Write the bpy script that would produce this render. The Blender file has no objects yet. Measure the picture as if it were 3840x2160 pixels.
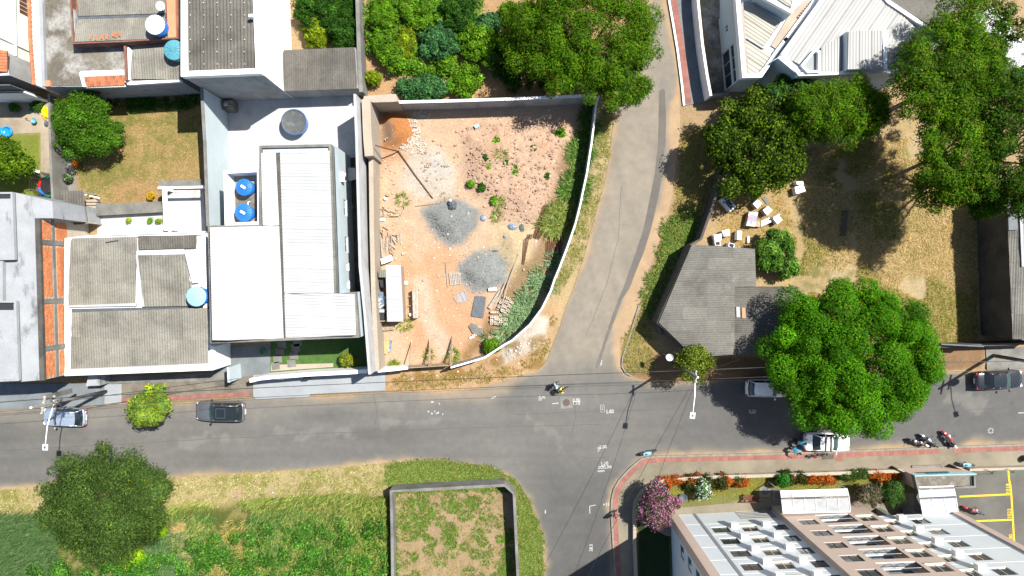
import bpy, bmesh, math, random
import numpy as np
from mathutils import Vector, Matrix
R = math.radians
random.seed(7); rng = np.random.RandomState(11)
scn = bpy.context.scene
col = scn.collection
# ------------------------------------------------------------------ camera: a drone 64 m up, almost straight down
H = 64.0; FPX = 2560.0; NADIR_V = 1030.0
TILT = math.atan((1080 - NADIR_V) / FPX)
cam = bpy.data.objects.new('camera', bpy.data.cameras.new('camera')); col.objects.link(cam)
cam.data.sensor_width = 36; cam.data.lens = 24
cam.location = (0, 0, H); cam.rotation_euler = (-TILT, 0, 0)
cam.data.clip_start = 0.5; cam.data.clip_end = 2000
scn.camera = cam
# ------------------------------------------------------------------ sky and sun
SUN = Vector((0.525, 0.33, 1.0)).normalized()
w = bpy.data.worlds.new('World'); scn.world = w; w.use_nodes = True
nt = w.node_tree; nt.nodes.clear()
sky = nt.nodes.new('ShaderNodeTexSky'); sky.sky_type = 'NISHITA'; sky.sun_disc = False
sky.sun_elevation = math.asin(SUN.z); sky.sun_rotation = math.atan2(SUN.x, SUN.y)
bg = nt.nodes.new('ShaderNodeBackground'); bg.inputs[1].default_value = 0.08
wo = nt.nodes.new('ShaderNodeOutputWorld')
nt.links.new(sky.outputs[0], bg.inputs[0]); nt.links.new(bg.outputs[0], wo.inputs[0])
sl = bpy.data.lights.new('sun', 'SUN'); sl.energy = 5.0; sl.angle = R(0.53); sl.color = (1.0, 0.955, 0.88)
so = bpy.data.objects.new('sun', sl); col.objects.link(so); so.location = SUN * 120
so.rotation_euler = SUN.to_track_quat('Z', 'Y').to_euler()
scn.view_settings.view_transform = 'Standard'; scn.view_settings.look = 'None'
scn.view_settings.exposure = 1.15; scn.view_settings.gamma = 1.0
scn.view_settings.use_curve_mapping = False
scn.cycles.max_bounces = 6; scn.cycles.transparent_max_bounces = 8
# ------------------------------------------------------------------ photo pixel -> place on a level z
def W(u, v, z=0.0):
    dx = (u - 1920) / FPX; dy = -(v - 1080) / FPX
    c, s = math.cos(TILT), math.sin(TILT)
    y = dy * c - s; zz = -dy * s - c
    k = (H - z) / -zz
    return Vector((dx * k, y * k, z))
def tile(c, r): return lambda *p: [(c * 960 + x / 2.68333, r * 540 + y / 2.68333) for x, y in p]
T = [[tile(c, r) for r in range(4)] for c in range(4)]
def zoomf(x0, y0, s): return lambda *p: [(x0 + x / s, y0 + y / s) for x, y in p]
def F(*p): return [(x * 1.49068, y * 1.49068) for x, y in p]
def WP(pts, z=0.0): return [W(u, v, z) for u, v in pts]
# ------------------------------------------------------------------ mesh helpers
class MB:
    def __init__(s): s.v = []; s.f = []
    def add(s, vs, fs):
        n = len(s.v); s.v += [tuple(p) for p in vs]; s.f += [tuple(i + n for i in f) for f in fs]; return s
    def box(s, x0, x1, y0, y1, z0, z1):
        return s.add([(x0,y0,z0),(x1,y0,z0),(x1,y1,z0),(x0,y1,z0),(x0,y0,z1),(x1,y0,z1),(x1,y1,z1),(x0,y1,z1)],
                     [(3,2,1,0),(4,5,6,7),(0,1,5,4),(1,2,6,5),(2,3,7,6),(3,0,4,7)])
    def obox(s, c, ax, hx, hy, z0, z1):           # box turned about z: centre, direction, half sizes
        ax = Vector((ax[0], ax[1], 0)).normalized(); ay = Vector((-ax.y, ax.x, 0)); c = Vector((c[0], c[1], 0))
        p = [c + ax*a*hx + ay*b*hy for a, b in ((-1,-1),(1,-1),(1,1),(-1,1))]
        return s.prism(p, z0, z1)
    def prism(s, pts, z0, z1, cap=True):
        pts = [(p[0], p[1]) for p in pts]; n = len(pts)
        a = sum(pts[i][0]*pts[(i+1)%n][1] - pts[(i+1)%n][0]*pts[i][1] for i in range(n))
        if a < 0: pts = pts[::-1]
        vs = [(x, y, z0) for x, y in pts] + [(x, y, z1) for x, y in pts]
        fs = [(i, (i+1)%n, n+(i+1)%n, n+i) for i in range(n)]
        if cap: fs += [tuple(range(n, 2*n)), tuple(range(n-1, -1, -1))]
        return s.add(vs, fs)
    def ring(s, pts, wd, z0, z1):                 # rim of width wd inside a polygon
        pts = [Vector((p[0], p[1])) for p in pts]; inn = inset(pts, wd); n = len(pts)
        vs = [(p.x,p.y,z0) for p in pts] + [(p.x,p.y,z1) for p in pts] + [(p.x,p.y,z0) for p in inn] + [(p.x,p.y,z1) for p in inn]
        fs = []
        for i in range(n):
            j = (i+1) % n
            fs += [(i,j,n+j,n+i), (n+i,n+j,3*n+j,3*n+i), (3*n+i,3*n+j,2*n+j,2*n+i), (2*n+i,2*n+j,j,i)]
        return s.add(vs, fs)
    def band(s, line, wd, z0, z1, side=0):        # wall of thickness wd along an open line of points
        L = [Vector((p[0], p[1])) for p in line]; n = len(L); off = []
        for i in range(n):
            d = (L[min(i+1,n-1)] - L[max(i-1,0)]).normalized(); off.append(Vector((-d.y, d.x)))
        a = [L[i] + off[i]*wd*(0.5+side*0.5) for i in range(n)]; b = [L[i] - off[i]*wd*(0.5-side*0.5) for i in range(n)]
        vs = []
        for i in range(n): vs += [(a[i].x,a[i].y,z0),(b[i].x,b[i].y,z0),(b[i].x,b[i].y,z1),(a[i].x,a[i].y,z1)]
        fs = [(0,1,2,3), tuple(4*(n-1)+k for k in (3,2,1,0))]
        for i in range(n-1):
            for k in range(4): fs.append((4*i+k, 4*i+4+k, 4*i+4+(k+1)%4, 4*i+(k+1)%4))
        return s.add(vs, fs)
    def tube(s, line, r, n=6, r2=None, cap=True):
        L = [Vector(p) for p in line]; m = len(L); vs = []; fs = []
        for i in range(m):
            d = (L[min(i+1,m-1)] - L[max(i-1,0)])
            d = d.normalized() if d.length > 1e-6 else Vector((0,0,1))
            u = d.cross(Vector((0,0,1)) if abs(d.z) < .9 else Vector((1,0,0))).normalized(); q = d.cross(u)
            rr = r if r2 is None else r + (r2 - r) * i / (m-1)
            for k in range(n):
                a = 2*math.pi*k/n; vs.append(L[i] + (u*math.cos(a) + q*math.sin(a))*rr)
        for i in range(m-1):
            for k in range(n): fs.append((i*n+k, i*n+(k+1)%n, (i+1)*n+(k+1)%n, (i+1)*n+k))
        if cap: fs += [tuple(range(n-1,-1,-1)), tuple(range((m-1)*n, m*n))]
        return s.add(vs, fs)
    def lathe(s, c, prof, n=24, axis='z', cap=True):        # prof: list of (r, h)
        vs = []; fs = []; c = Vector(c)
        for r, h in prof:
            for k in range(n):
                a = 2*math.pi*k/n; x, y = r*math.cos(a), r*math.sin(a)
                vs.append(c + (Vector((x,y,h)) if axis == 'z' else Vector((x,h,y)) if axis == 'y' else Vector((h,x,y))))
        m = len(prof)
        for i in range(m-1):
            for k in range(n): fs.append((i*n+k, i*n+(k+1)%n, (i+1)*n+(k+1)%n, (i+1)*n+k))
        if cap: fs += [tuple(range(n-1,-1,-1)), tuple(range((m-1)*n, m*n))]
        return s.add(vs, fs)
    def quad(s, a, b, c, d): return s.add([a, b, c, d], [(0,1,2,3)])
    def build(s, name, mat, parent=None, smooth=False, bevel=0):
        off = world_off(parent)
        me = bpy.data.meshes.new(name)
        me.from_pydata([(x-off[0], y-off[1], z-off[2]) for x, y, z in s.v], [], s.f)
        me.materials.append(mat if not isinstance(mat, str) else M[mat])
        if smooth: me.shade_smooth()
        o = bpy.data.objects.new(name, me); col.objects.link(o)
        if parent: o.parent = parent
        if bevel:
            b = o.modifiers.new('b', 'BEVEL'); b.width = bevel; b.segments = 2; b.limit_method = 'ANGLE'
        return o
def inset(pts, wd):
    n = len(pts); a = sum(pts[i].x*pts[(i+1)%n].y - pts[(i+1)%n].x*pts[i].y for i in range(n)); sg = 1 if a > 0 else -1
    out = []
    for i in range(n):
        p, q, r = pts[i-1], pts[i], pts[(i+1)%n]
        d1 = (q-p).normalized(); d2 = (r-q).normalized()
        n1 = Vector((-d1.y, d1.x))*sg; n2 = Vector((-d2.y, d2.x))*sg
        b = (n1+n2); b = b / max(b.length, .3); k = wd / max(b.dot(n1), .35)
        out.append(q + b*k)
    return out
def world_off(p):
    o = Vector((0,0,0))
    while p is not None: o = o + Vector(p.location); p = p.parent
    return o
def tag(o, label=None, cat=None, group=None, kind=None):
    if label: o['label'] = label
    if cat: o['category'] = cat
    if group: o['group'] = group
    if kind: o['kind'] = kind
    return o
def thing(name, label, cat, loc=(0,0,0), rz=0, group=None):
    o = bpy.data.objects.new(name, None); col.objects.link(o); o.empty_display_size = .3
    o.location = loc; o.rotation_euler = (0,0,rz); return tag(o, label, cat, group)
def solo(mb, name, mat, label, cat, group=None, smooth=False, bevel=0):
    """one mesh thing, its origin put at the middle of its base"""
    v = np.array(mb.v); c = (v.min(0)+v.max(0))/2; c[2] = v[:,2].min()
    s = MB(); s.v = [tuple(p) for p in (v-c)]; s.f = mb.f
    o = s.build(name, mat, None, smooth, bevel); o.location = tuple(c); return tag(o, label, cat, group)
def struct(mb, name, mat): return tag(mb.build(name, mat), kind='structure')
def dup(root, loc, rz, label=None, group=None):
    r = root.copy(); col.objects.link(r); r.location = loc; r.rotation_euler = (0,0,rz); tag(r, label, None, group)
    for ch in list(root.children):
        c = ch.copy(); col.objects.link(c); c.parent = r
        for g in list(ch.children):
            d = g.copy(); col.objects.link(d); d.parent = c
    return r
def npmesh(name, v, f, mat, parent=None, colr=None, smooth=False):
    """big meshes from numpy arrays: v (n,3), f (m,k)"""
    off = np.array(world_off(parent)); v = np.asarray(v, np.float64) - off; f = np.asarray(f, np.int32)
    me = bpy.data.meshes.new(name); k = f.shape[1]
    me.vertices.add(len(v)); me.vertices.foreach_set('co', v.astype(np.float32).ravel())
    me.loops.add(f.size); me.loops.foreach_set('vertex_index', f.ravel())
    me.polygons.add(len(f)); me.polygons.foreach_set('loop_start', np.arange(0, f.size, k, dtype=np.int32))
    me.update(calc_edges=True)
    if colr is not None:
        at = me.attributes.new('col', 'FLOAT_COLOR', 'POINT')
        at.data.foreach_set('color', np.concatenate([np.asarray(colr, np.float32), np.ones((len(v),1), np.float32)], 1).ravel())
    if smooth: me.shade_smooth()
    me.materials.append(M[mat] if isinstance(mat, str) else mat)
    o = bpy.data.objects.new(name, me); col.objects.link(o)
    if parent: o.parent = parent
    return o
# ------------------------------------------------------------------ numpy noise and polygon distance
_tab = np.random.RandomState(3).rand(8, 256, 256)
def noise2(x, y, scale, seed=0, octv=3):
    o = np.zeros_like(x); a = 1.0; t = 0
    for k in range(octv):
        X = x*scale*(2**k) + 37.7*seed + 500; Y = y*scale*(2**k) + 91.3*seed + 500
        i = np.floor(X).astype(int); j = np.floor(Y).astype(int); fx = X-i; fy = Y-j
        fx = fx*fx*(3-2*fx); fy = fy*fy*(3-2*fy); tb = _tab[(seed+k) % 8]
        g = lambda p, q: tb[p & 255, q & 255]
        o += a*((g(i,j)*(1-fx)+g(i+1,j)*fx)*(1-fy) + (g(i,j+1)*(1-fx)+g(i+1,j+1)*fx)*fy); t += a; a *= .5
    return o/t - .5
def sdf(poly, x, y):
    """signed distance to a polygon, positive inside"""
    P = np.array([(p[0], p[1]) for p in poly]); d = np.full(x.shape, 1e9); ins = np.zeros(x.shape, bool); n = len(P)
    for i in range(n):
        a, b = P[i], P[(i+1) % n]; e = b-a; wx = x-a[0]; wy = y-a[1]
        t = np.clip((wx*e[0]+wy*e[1])/max(e@e, 1e-9), 0, 1)
        d = np.minimum(d, (wx-e[0]*t)**2+(wy-e[1]*t)**2)
        c = ((a[1] > y) != (b[1] > y))
        with np.errstate(divide='ignore', invalid='ignore'):
            xc = (b[0]-a[0])*(y-a[1])/(b[1]-a[1] if b[1] != a[1] else 1e-9)+a[0]
        ins ^= c & (x < xc)
    return np.where(ins, 1, -1)*np.sqrt(d)
def sstep(a, b, x): t = np.clip((x-a)/(b-a), 0, 1); return t*t*(3-2*t)
def lin(r, g, b):
    f = lambda c: (c/255/12.92 if c <= 10 else ((c/255+.055)/1.055)**2.4)
    return np.array([f(r), f(g), f(b)])
# ------------------------------------------------------------------ materials
M = {}
def newmat(name):
    m = bpy.data.materials.new(name); m.use_nodes = True; nt = m.node_tree
    b = nt.nodes['Principled BSDF']; M[name] = m; return m, nt, b
def nd(nt, t, **k):
    n = nt.nodes.new(t)
    for a, v in k.items():
        if a.startswith('i_'): n.inputs[int(a[2:])].default_value = v
        else: setattr(n, a, v)
    return n
def c4(c): return (c[0], c[1], c[2], 1)
def mix(nt, fac, a, b, mode='MIX'):
    n = nd(nt, 'ShaderNodeMix', data_type='RGBA', blend_type=mode)
    for s, v in ((0, fac), (6, a), (7, b)):
        if hasattr(v, 'is_linked') or hasattr(v, 'links'): nt.links.new(v, n.inputs[s])
        else: n.inputs[s].default_value = v if s == 0 else c4(v)
    return n.outputs[2]
def noisen(nt, vec, scale, detail=4, rough=.6, lo=.35, hi=.65):
    n = nd(nt, 'ShaderNodeTexNoise'); n.inputs['Scale'].default_value = scale; n.inputs['Detail'].default_value = detail; n.inputs['Roughness'].default_value = rough
    if vec is not None: nt.links.new(vec, n.inputs['Vector'])
    r = nd(nt, 'ShaderNodeMapRange', i_1=lo, i_2=hi); nt.links.new(n.outputs[0], r.inputs[0]); return r.outputs[0]
def mat(name, c, c2=None, s1=.6, stain=None, s2=.25, slo=.5, shi=.7, grain=.25, gs=14, rough=.85, metal=0, bump=.15, bs=30, world=True, stretch=None, var=0, spec=.4):
    """paint/plaster/metal: base colour, slow variation, stains, grain, bump"""
    m, nt, b = newmat(name)
    if world: vec = nd(nt, 'ShaderNodeNewGeometry').outputs['Position']
    else: vec = nd(nt, 'ShaderNodeTexCoord').outputs['Object']
    if stretch:
        mp = nd(nt, 'ShaderNodeMapping'); mp.inputs['Scale'].default_value = stretch; nt.links.new(vec, mp.inputs[0]); vec2 = mp.outputs[0]
    else: vec2 = vec
    out = c4(c)
    cc = mix(nt, noisen(nt, vec, s1), c, c2 if c2 is not None else [x*.85 for x in c])
    if stain is not None: cc = mix(nt, noisen(nt, vec2, s2, 6, .65, slo, shi), cc, stain)
    if grain:
        g = noisen(nt, vec, gs, 3, .6, .3, .7)
        r = nd(nt, 'ShaderNodeMapRange', i_3=1-grain, i_4=1+grain*.5); nt.links.new(g, r.inputs[0])
        v = nd(nt, 'ShaderNodeVectorMath', operation='SCALE'); nt.links.new(cc, v.inputs[0]); nt.links.new(r.outputs[0], v.inputs[3]); cc = v.outputs[0]
    if var:
        oi = nd(nt, 'ShaderNodeObjectInfo'); r = nd(nt, 'ShaderNodeMapRange', i_3=1-var, i_4=1+var); nt.links.new(oi.outputs['Random'], r.inputs[0])
        v = nd(nt, 'ShaderNodeVectorMath', operation='SCALE'); nt.links.new(cc, v.inputs[0]); nt.links.new(r.outputs[0], v.inputs[3]); cc = v.outputs[0]
    nt.links.new(cc, b.inputs['Base Color']); b.inputs['Roughness'].default_value = rough; b.inputs['Metallic'].default_value = metal
    b.inputs['Specular IOR Level'].default_value = spec
    if bump:
        n = nd(nt, 'ShaderNodeTexNoise'); n.inputs['Scale'].default_value = bs; nt.links.new(vec, n.inputs['Vector'])
        bm_ = nd(nt, 'ShaderNodeBump', i_0=bump, i_1=.03); nt.links.new(n.outputs[0], bm_.inputs[2] if bm_.inputs[2].name == 'Height' else bm_.inputs['Height']); nt.links.new(bm_.outputs[0], b.inputs['Normal'])
    return m
def vmat(name, rough=.95, gs=5, grain=.3, gs2=22, bump=.5, bs=9, spec=.2):
    """colour from the mesh attribute col, broken up by two grains"""
    m, nt, b = newmat(name); vec = nd(nt, 'ShaderNodeNewGeometry').outputs['Position']
    a = nd(nt, 'ShaderNodeAttribute', attribute_name='col'); cc = a.outputs[0]
    for s, g in ((gs, grain), (gs2, grain)):
        n = noisen(nt, vec, s, 5, .7, .3, .7); r = nd(nt, 'ShaderNodeMapRange', i_3=1-g, i_4=1+g*.8); nt.links.new(n, r.inputs[0])
        v = nd(nt, 'ShaderNodeVectorMath', operation='SCALE'); nt.links.new(cc, v.inputs[0]); nt.links.new(r.outputs[0], v.inputs[3]); cc = v.outputs[0]
    nt.links.new(cc, b.inputs['Base Color']); b.inputs['Roughness'].default_value = rough; b.inputs['Specular IOR Level'].default_value = spec
    if bump:
        n = nd(nt, 'ShaderNodeTexNoise'); n.inputs['Scale'].default_value = bs; n.inputs['Detail'].default_value = 6; nt.links.new(vec, n.inputs['Vector'])
        q = nd(nt, 'ShaderNodeBump', i_0=bump, i_1=.08); nt.links.new(n.outputs[0], q.inputs['Height']); nt.links.new(q.outputs[0], b.inputs['Normal'])
    return m
def leafmat(name, trans=.35, rough=.65):
    m, nt, b = newmat(name); a = nd(nt, 'ShaderNodeAttribute', attribute_name='col')
    nt.links.new(a.outputs[0], b.inputs['Base Color']); b.inputs['Roughness'].default_value = rough; b.inputs['Specular IOR Level'].default_value = .07
    tr = nd(nt, 'ShaderNodeBsdfTranslucent'); g = mix(nt, 1.0, a.outputs[0], (1.1, 1.15, .4), 'MULTIPLY'); nt.links.new(g, tr.inputs[0])
    mx = nd(nt, 'ShaderNodeMixShader', i_0=trans); nt.links.new(b.outputs[0], mx.inputs[1]); nt.links.new(tr.outputs[0], mx.inputs[2])
    nt.links.new(mx.outputs[0], nt.nodes['Material Output'].inputs[0]); return m
def flat(name, c, rough=.5, metal=0, spec=.5, coat=0, emit=None, alpha=1, trans=0):
    m, nt, b = newmat(name); b.inputs['Base Color'].default_value = c4(c); b.inputs['Roughness'].default_value = rough
    b.inputs['Metallic'].default_value = metal; b.inputs['Specular IOR Level'].default_value = spec; b.inputs['Coat Weight'].default_value = coat
    b.inputs['Alpha'].default_value = alpha; b.inputs['Transmission Weight'].default_value = trans
    vec = nd(nt, 'ShaderNodeTexCoord').outputs['Object']
    cc = mix(nt, noisen(nt, vec, 6, 3), c, [x*.86 for x in c]); nt.links.new(cc, b.inputs['Base Color']); return m
# ================================================================== materials
def A(r, g, b): return np.clip(lin(r, g, b)/3.0, 0, .8)
leafmat('leaf'); leafmat('blade', .3, .7)
vmat('soil', bump=.35, grain=.24); vmat('asphalt', .9, 1.6, .10, 26, .35, 60, .25)
mat('concrete', A(190,188,180), A(150,148,140), stain=A(105,103,98), s2=.5, slo=.55, shi=.8, bump=.3)
mat('concrete_brown', A(176,168,152), A(142,133,118), stain=A(222,219,212), s2=.42, slo=.47, shi=.60, grain=.3, gs=6, bump=.3)
mat('concrete_dark', A(135,130,122), A(105,100,95), stain=A(80,78,76), s2=.4, bump=.3)
mat('plaster_grey', (.30,.30,.295), (.22,.22,.215), stain=(.10,.10,.10), s2=.5, slo=.52, shi=.75, stretch=(1,1,.25))
mat('plaster_cream', A(246,230,208), A(234,216,192), stain=A(205,190,168), s2=.4, slo=.58, shi=.85)
mat('white_wall', (.74,.74,.725), (.68,.68,.67), stain=(.5,.5,.48), s2=.5, slo=.6, shi=.9, grain=.06, bump=.1)
mat('white_stained', A(232,236,240), A(214,219,224), stain=A(96,96,96), s2=.7, slo=.56, shi=.72, grain=.15, stretch=(1,.35,1))
mat('blue_grey_wall', (.40,.46,.48), (.36,.42,.45), grain=.06, bump=.08)
mat('pale_floor', (.36,.365,.37), (.32,.325,.33), stain=(.27,.27,.26), s2=.6, grain=.1)
mat('green_wall', (.62,.68,.58), (.58,.64,.54), stain=(.4,.44,.36), s2=.4, slo=.6, shi=.85, grain=.05)
mat('pink_wall', (.50,.39,.32), (.47,.365,.30), grain=.06, bump=.05)
mat('apartment_white', (.56,.59,.60), (.53,.56,.57), grain=.05, bump=.05)
mat('apartment_grey', (.22,.235,.235), (.2,.21,.21), grain=.05)
mat('fibre', A(198,194,178), A(180,176,162), stain=A(142,138,128), s2=.5, slo=.48, shi=.75, grain=.25, gs=9, bump=.1, var=.11)
mat('fibre_old', A(170,167,157), A(152,149,140), stain=A(118,115,108), s2=.5, slo=.5, shi=.8, grain=.28, gs=9, bump=.1, var=.13)
mat('fibre_dark', A(152,147,137), A(132,127,118), stain=A(108,104,96), s2=.35, grain=.3, gs=8, bump=.15, var=.1)
mat('fibre_white', (.33,.335,.34), (.29,.295,.3), grain=.15, bump=.05)
mat('metal_bright', (.36,.365,.36), (.325,.33,.325), stain=(.26,.26,.25), s2=.5, slo=.55, shi=.85, grain=.07, bump=0, rough=.5, var=.05)
mat('metal_hall', A(216,216,213), A(206,206,203), grain=.05, bump=0, rough=.5, var=.02)
mat('metal_white', (.37,.375,.37), (.335,.34,.335), grain=.05, bump=0, rough=.5, var=.04, stain=(.27,.27,.26), s2=.5, slo=.56, shi=.85)
mat('metal_cream', A(232,226,208), A(220,213,194), grain=.08, bump=0, rough=.5, var=.03)
mat('zinc', (.50,.54,.57), (.42,.46,.5), grain=.15, rough=.5, metal=.15, bump=0)
mat('brick', (.52,.19,.075), (.42,.14,.055), s1=3, stain=(.55,.30,.17), s2=2, slo=.6, shi=.8, grain=.3, gs=20, var=.16)
mat('mortar', (.40,.36,.30), (.34,.30,.25), grain=.3)
mat('clay_tile', (.40,.15,.07), (.32,.11,.05), s1=4, stain=(.12,.07,.05), s2=2.5, slo=.52, shi=.75, grain=.25, var=.18)
mat('red_render', A(188,132,112), A(166,112,94), s1=2, grain=.25, stain=A(205,170,150), s2=.8)
mat('orange_paint', (.52,.21,.11), (.46,.18,.10), grain=.12)
mat('red_tile', A(214,146,130), A(196,128,114), s1=2, grain=.25, gs=18, var=.12)
mat('kerb', A(205,198,184), A(170,162,150), s1=2, grain=.25)
mat('white_paint', (.42,.42,.42), (.30,.30,.30), s1=4, grain=.4, gs=30, bump=0); mat('yellow_paint', (.60,.38,.01), (.52,.32,.01), grain=.2, bump=0)
mat('timber', (.36,.27,.18), (.25,.18,.12), s1=5, grain=.35, gs=25, var=.2); mat('timber_grey', (.36,.32,.27), (.26,.23,.19), s1=5, grain=.35, gs=25, var=.15)
mat('rust', (.17,.075,.04), (.10,.05,.03), s1=6, grain=.4, gs=30, var=.2); mat('block', (.55,.47,.38), (.47,.40,.32), s1=4, grain=.3, var=.15)
mat('rubble', (.52,.46,.40), (.42,.36,.3), s1=3, grain=.3, var=.2)
mat('bark', (.13,.10,.075), (.09,.07,.05), s1=5, grain=.4, gs=25)
mat('tarp_blue', (.16,.21,.28), (.10,.13,.18), s1=3, grain=.2, rough=.4); mat('slate', (.085,.095,.105), (.06,.07,.08), s1=3, grain=.3, rough=.6)
mat('pool_cover', (.075,.08,.085), (.055,.06,.062), s1=3, grain=.25, rough=.5, stain=(.14,.14,.145), s2=1.2, slo=.55, shi=.75)
flat('black_plastic', (.015,.015,.016), .45); flat('rubber', (.02,.02,.02), .8); flat('steel', (.45,.45,.46), .35, .9); flat('chrome', (.7,.7,.7), .15, 1)
flat('glass_dark', (.012,.016,.018), .08, 0, .8); flat('glass_teal', (.02,.05,.055), .08, 0, .8); flat('glass_blue', (.03,.10,.14), .1, 0, .8)
flat('window_glass', (.035,.045,.045), .1, 0, .7); flat('white_plastic', (.76,.76,.76), .4); flat('cream_frame', (.66,.60,.48), .5)
flat('tank_blue', (.015,.13,.42), .35); flat('tank_pale', (.24,.43,.62), .4); flat('tank_teal', (.07,.24,.29), .4); flat('tank_white', (.72,.73,.72), .4)
flat('pool_blue', (.01,.22,.62), .25); flat('red_paint', (.50,.015,.02), .3, 0, .5, .5); flat('green_pad', (.01,.20,.09), .5); flat('yellow_plastic', (.80,.52,.0), .4)
flat('car_silver', (.40,.47,.56), .28, .55, .5, .8); flat('car_grey', (.17,.18,.19), .3, .6, .5, .8); flat('car_white', (.78,.78,.77), .3, 0, .5, .8); flat('car_black', (.012,.011,.012), .22, 0, .5, .9)
flat('lamp_red', (.35,.01,.01), .2); flat('lamp_clear', (.6,.6,.6), .1); flat('skin', (.32,.17,.10), .6); flat('hair', (.015,.012,.01), .7)
for n, c in (('shirt_yellow', (.62,.58,.10)), ('shirt_white', (.66,.68,.76)), ('shirt_cyan', (.02,.27,.46)), ('shirt_pink', (.56,.16,.19)), ('trousers_dark', (.02,.022,.03)), ('jeans', (.05,.08,.14)), ('cap_blue', (.20,.44,.60)), ('scooter_blue', (.20,.42,.62)), ('scooter_dark', (.01,.04,.10)), ('card', (.42,.28,.13)), ('brown_door', (.10,.035,.02)), ('dark_recess', (.02,.022,.025)), ('sign_teal', (.32,.55,.56)), ('sign_dark', (.02,.10,.12))):
    mat(n, c, [x*.8 for x in c], s1=5, grain=.1, bump=.05, bs=20, world=False)
# ================================================================== the lie of the land
ROAD = [(-200,1548),(0,1539),(320,1526),(455,1512),(652,1504),(950,1493),(1161,1489),(1300,1478),(1444,1468),(1556,1468),(1668,1472),(1780,1458),(1870,1435),(1960,1408),(2013,1392),(2047,1360),
        (2069,1304),(2099,1229),(2121,1155),(2151,1080),(2188,969),(2218,857),(2248,749),(2270,670),(2287,577),(2294,503),(2311,373),(2340,250),(2390,100),(2425,0),(2480,-200),
        (2470+100,-200),(2496,0),(2516,112),(2531,205),(2546,335),(2551,484),(2540,577),(2531,670),(2513,764),(2494,838),(2468,920),(2434,1006),(2416,1080),(2401,1155),(2378,1184),(2349,1274),(2325,1350),(2328,1385),(2348,1408),
        (2442,1434),(2516,1436),(2591,1430),(2677,1426),(3100,1408),(3551,1390),(3840,1380),(4100,1370),(4100,1653),(3840,1665),(3253,1687),(2880,1700),(2453,1710),(2404,1719),(2360,1756),(2322,1797),(2300,1834),(2291,1875),(2289,1920),(2296,2032),(2304,2160),(2314,2360),
        (2045,2360),(2039,2160),(2032,1993),(2013,1937),(1976,1862),(1942,1806),(1905,1775),(1854,1757),(1754,1736),(1631,1729),(1444,1737),(1295,1749),(960,1769),(615,1793),(186,1816),(0,1838),(-200,1850)]
road_w = [(p.x, p.y) for p in WP(ROAD)]
LOT = [(1432,415),(1860,400),(2236,386),(2232,560),(2150,850),(2052,1085),(1960,1195),(1840,1300),(1700,1368),(1440,1378),(1418,900),(1432,600)]
def axis(lo, hi, st, far):
    a = list(np.arange(lo, hi+st/2, st)); k = st*2; x = hi
    up = []; dn = []
    while x < far: x += k; up.append(x); k *= 1.6
    k = st*2; x = lo
    while x > -far: x -= k; dn.append(x); k *= 1.6
    return np.array(dn[::-1]+a+up)
gx, gy = axis(-60, 60, .2, 500), axis(-36, 34, .2, 500)
GX, GY = np.meshgrid(gx, gy); X, Y = GX.ravel(), GY.ravel()
C = np.zeros((len(X),3)) + A(222,190,145)
N1 = noise2(X, Y, .5, 1, 4); N2 = noise2(X, Y, 1.3, 2, 4); N3 = noise2(X, Y, .17, 5, 3); N4 = noise2(X, Y, 2.6, 4, 3)
C *= (1 + .35*N3 + .25*N2)[:,None]
def paint(poly, c, soft=.5, amt=1.0, nz=.6, thr=None, nn=None, grow=0):
    """lay one kind of soil over a region; thr turns it into patches of it"""
    global C
    d = sdf([(p.x,p.y) for p in WP(poly)], X, Y) + nz*2*N1 + grow
    a = sstep(-soft, soft, d)*amt
    if thr is not None: a = a*sstep(thr-.06, thr+.06, N2*.6+N1*.4 if nn is None else nn)
    C = C*(1-a[:,None]) + np.asarray(c)*(1+.3*N2[:,None])*a[:,None]
# north lot and construction lot
paint([(1365,-300),(2450,-300),(2311,373),(1500,376),(1370,366)], A(230,186,136))
paint(LOT, A(252,216,180), .3, nz=.1)
paint([(1434,425),(1548,425),(1562,500),(1520,560),(1434,562)], A(224,152,92), .3)
paint([(1434,470),(1470,470),(1475,530),(1434,535)], A(186,170,150), .3, .7)
paint([(1434,540),(1500,545),(1520,600),(1434,610)], A(232,170,120), .4, .6)
paint([(1430,880),(1500,900),(1500,1010),(1520,1330),(1700,1350),(1800,1320),(1850,1180),(1780,1010),(1690,900),(1560,980),(1480,860)], A(252,196,150), .8, .8)
paint([(1545,1050),(1600,1040),(1640,1200),(1720,1340),(1650,1350),(1570,1200)], A(255,228,200), .5, .8, .3)
paint([(1540,560),(1640,540),(1700,640),(1700,740),(1560,750),(1500,700)], A(240,232,216), .5, .8)
paint([(1600,590),(1660,585),(1690,640),(1610,650)], A(240,236,228), .4, .8)
paint([(1720,480),(2000,440),(2190,470),(2150,700),(2000,850),(1880,830),(1740,700)], A(246,208,178), .8, .8)
paint([(1720,470),(2180,450),(2160,720),(1900,850),(1740,720)], A(214,164,128), .5, .5, .5, .08)
paint([(1860,850),(2010,830),(1990,1010),(1900,1040),(1830,980)], A(242,220,172), .5, .8)
GR1 = T[1][1]((1705,690),(1760,630),(1900,590),(2080,620),(2190,680),(2180,800),(2120,900),(2060,990),(1960,1010),(1860,930),(1790,840))
GR2 = [(1722,996),(1790,955),(1855,950),(1890,985),(1888,1040),(1840,1085),(1775,1085),(1730,1040)]
paint(GR1, A(168,174,172), .4, .95, .45, grow=.3); paint(GR2, A(174,180,178), .4, .95, .45, grow=.4)
paint([(2100,560),(2200,500),(2130,800),(2040,1040),(1950,1180),(1800,1310),(1740,1330),(1800,1240),(1880,1100),(1990,960),(2060,760)], A(150,120,70), .6, .7)
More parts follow.
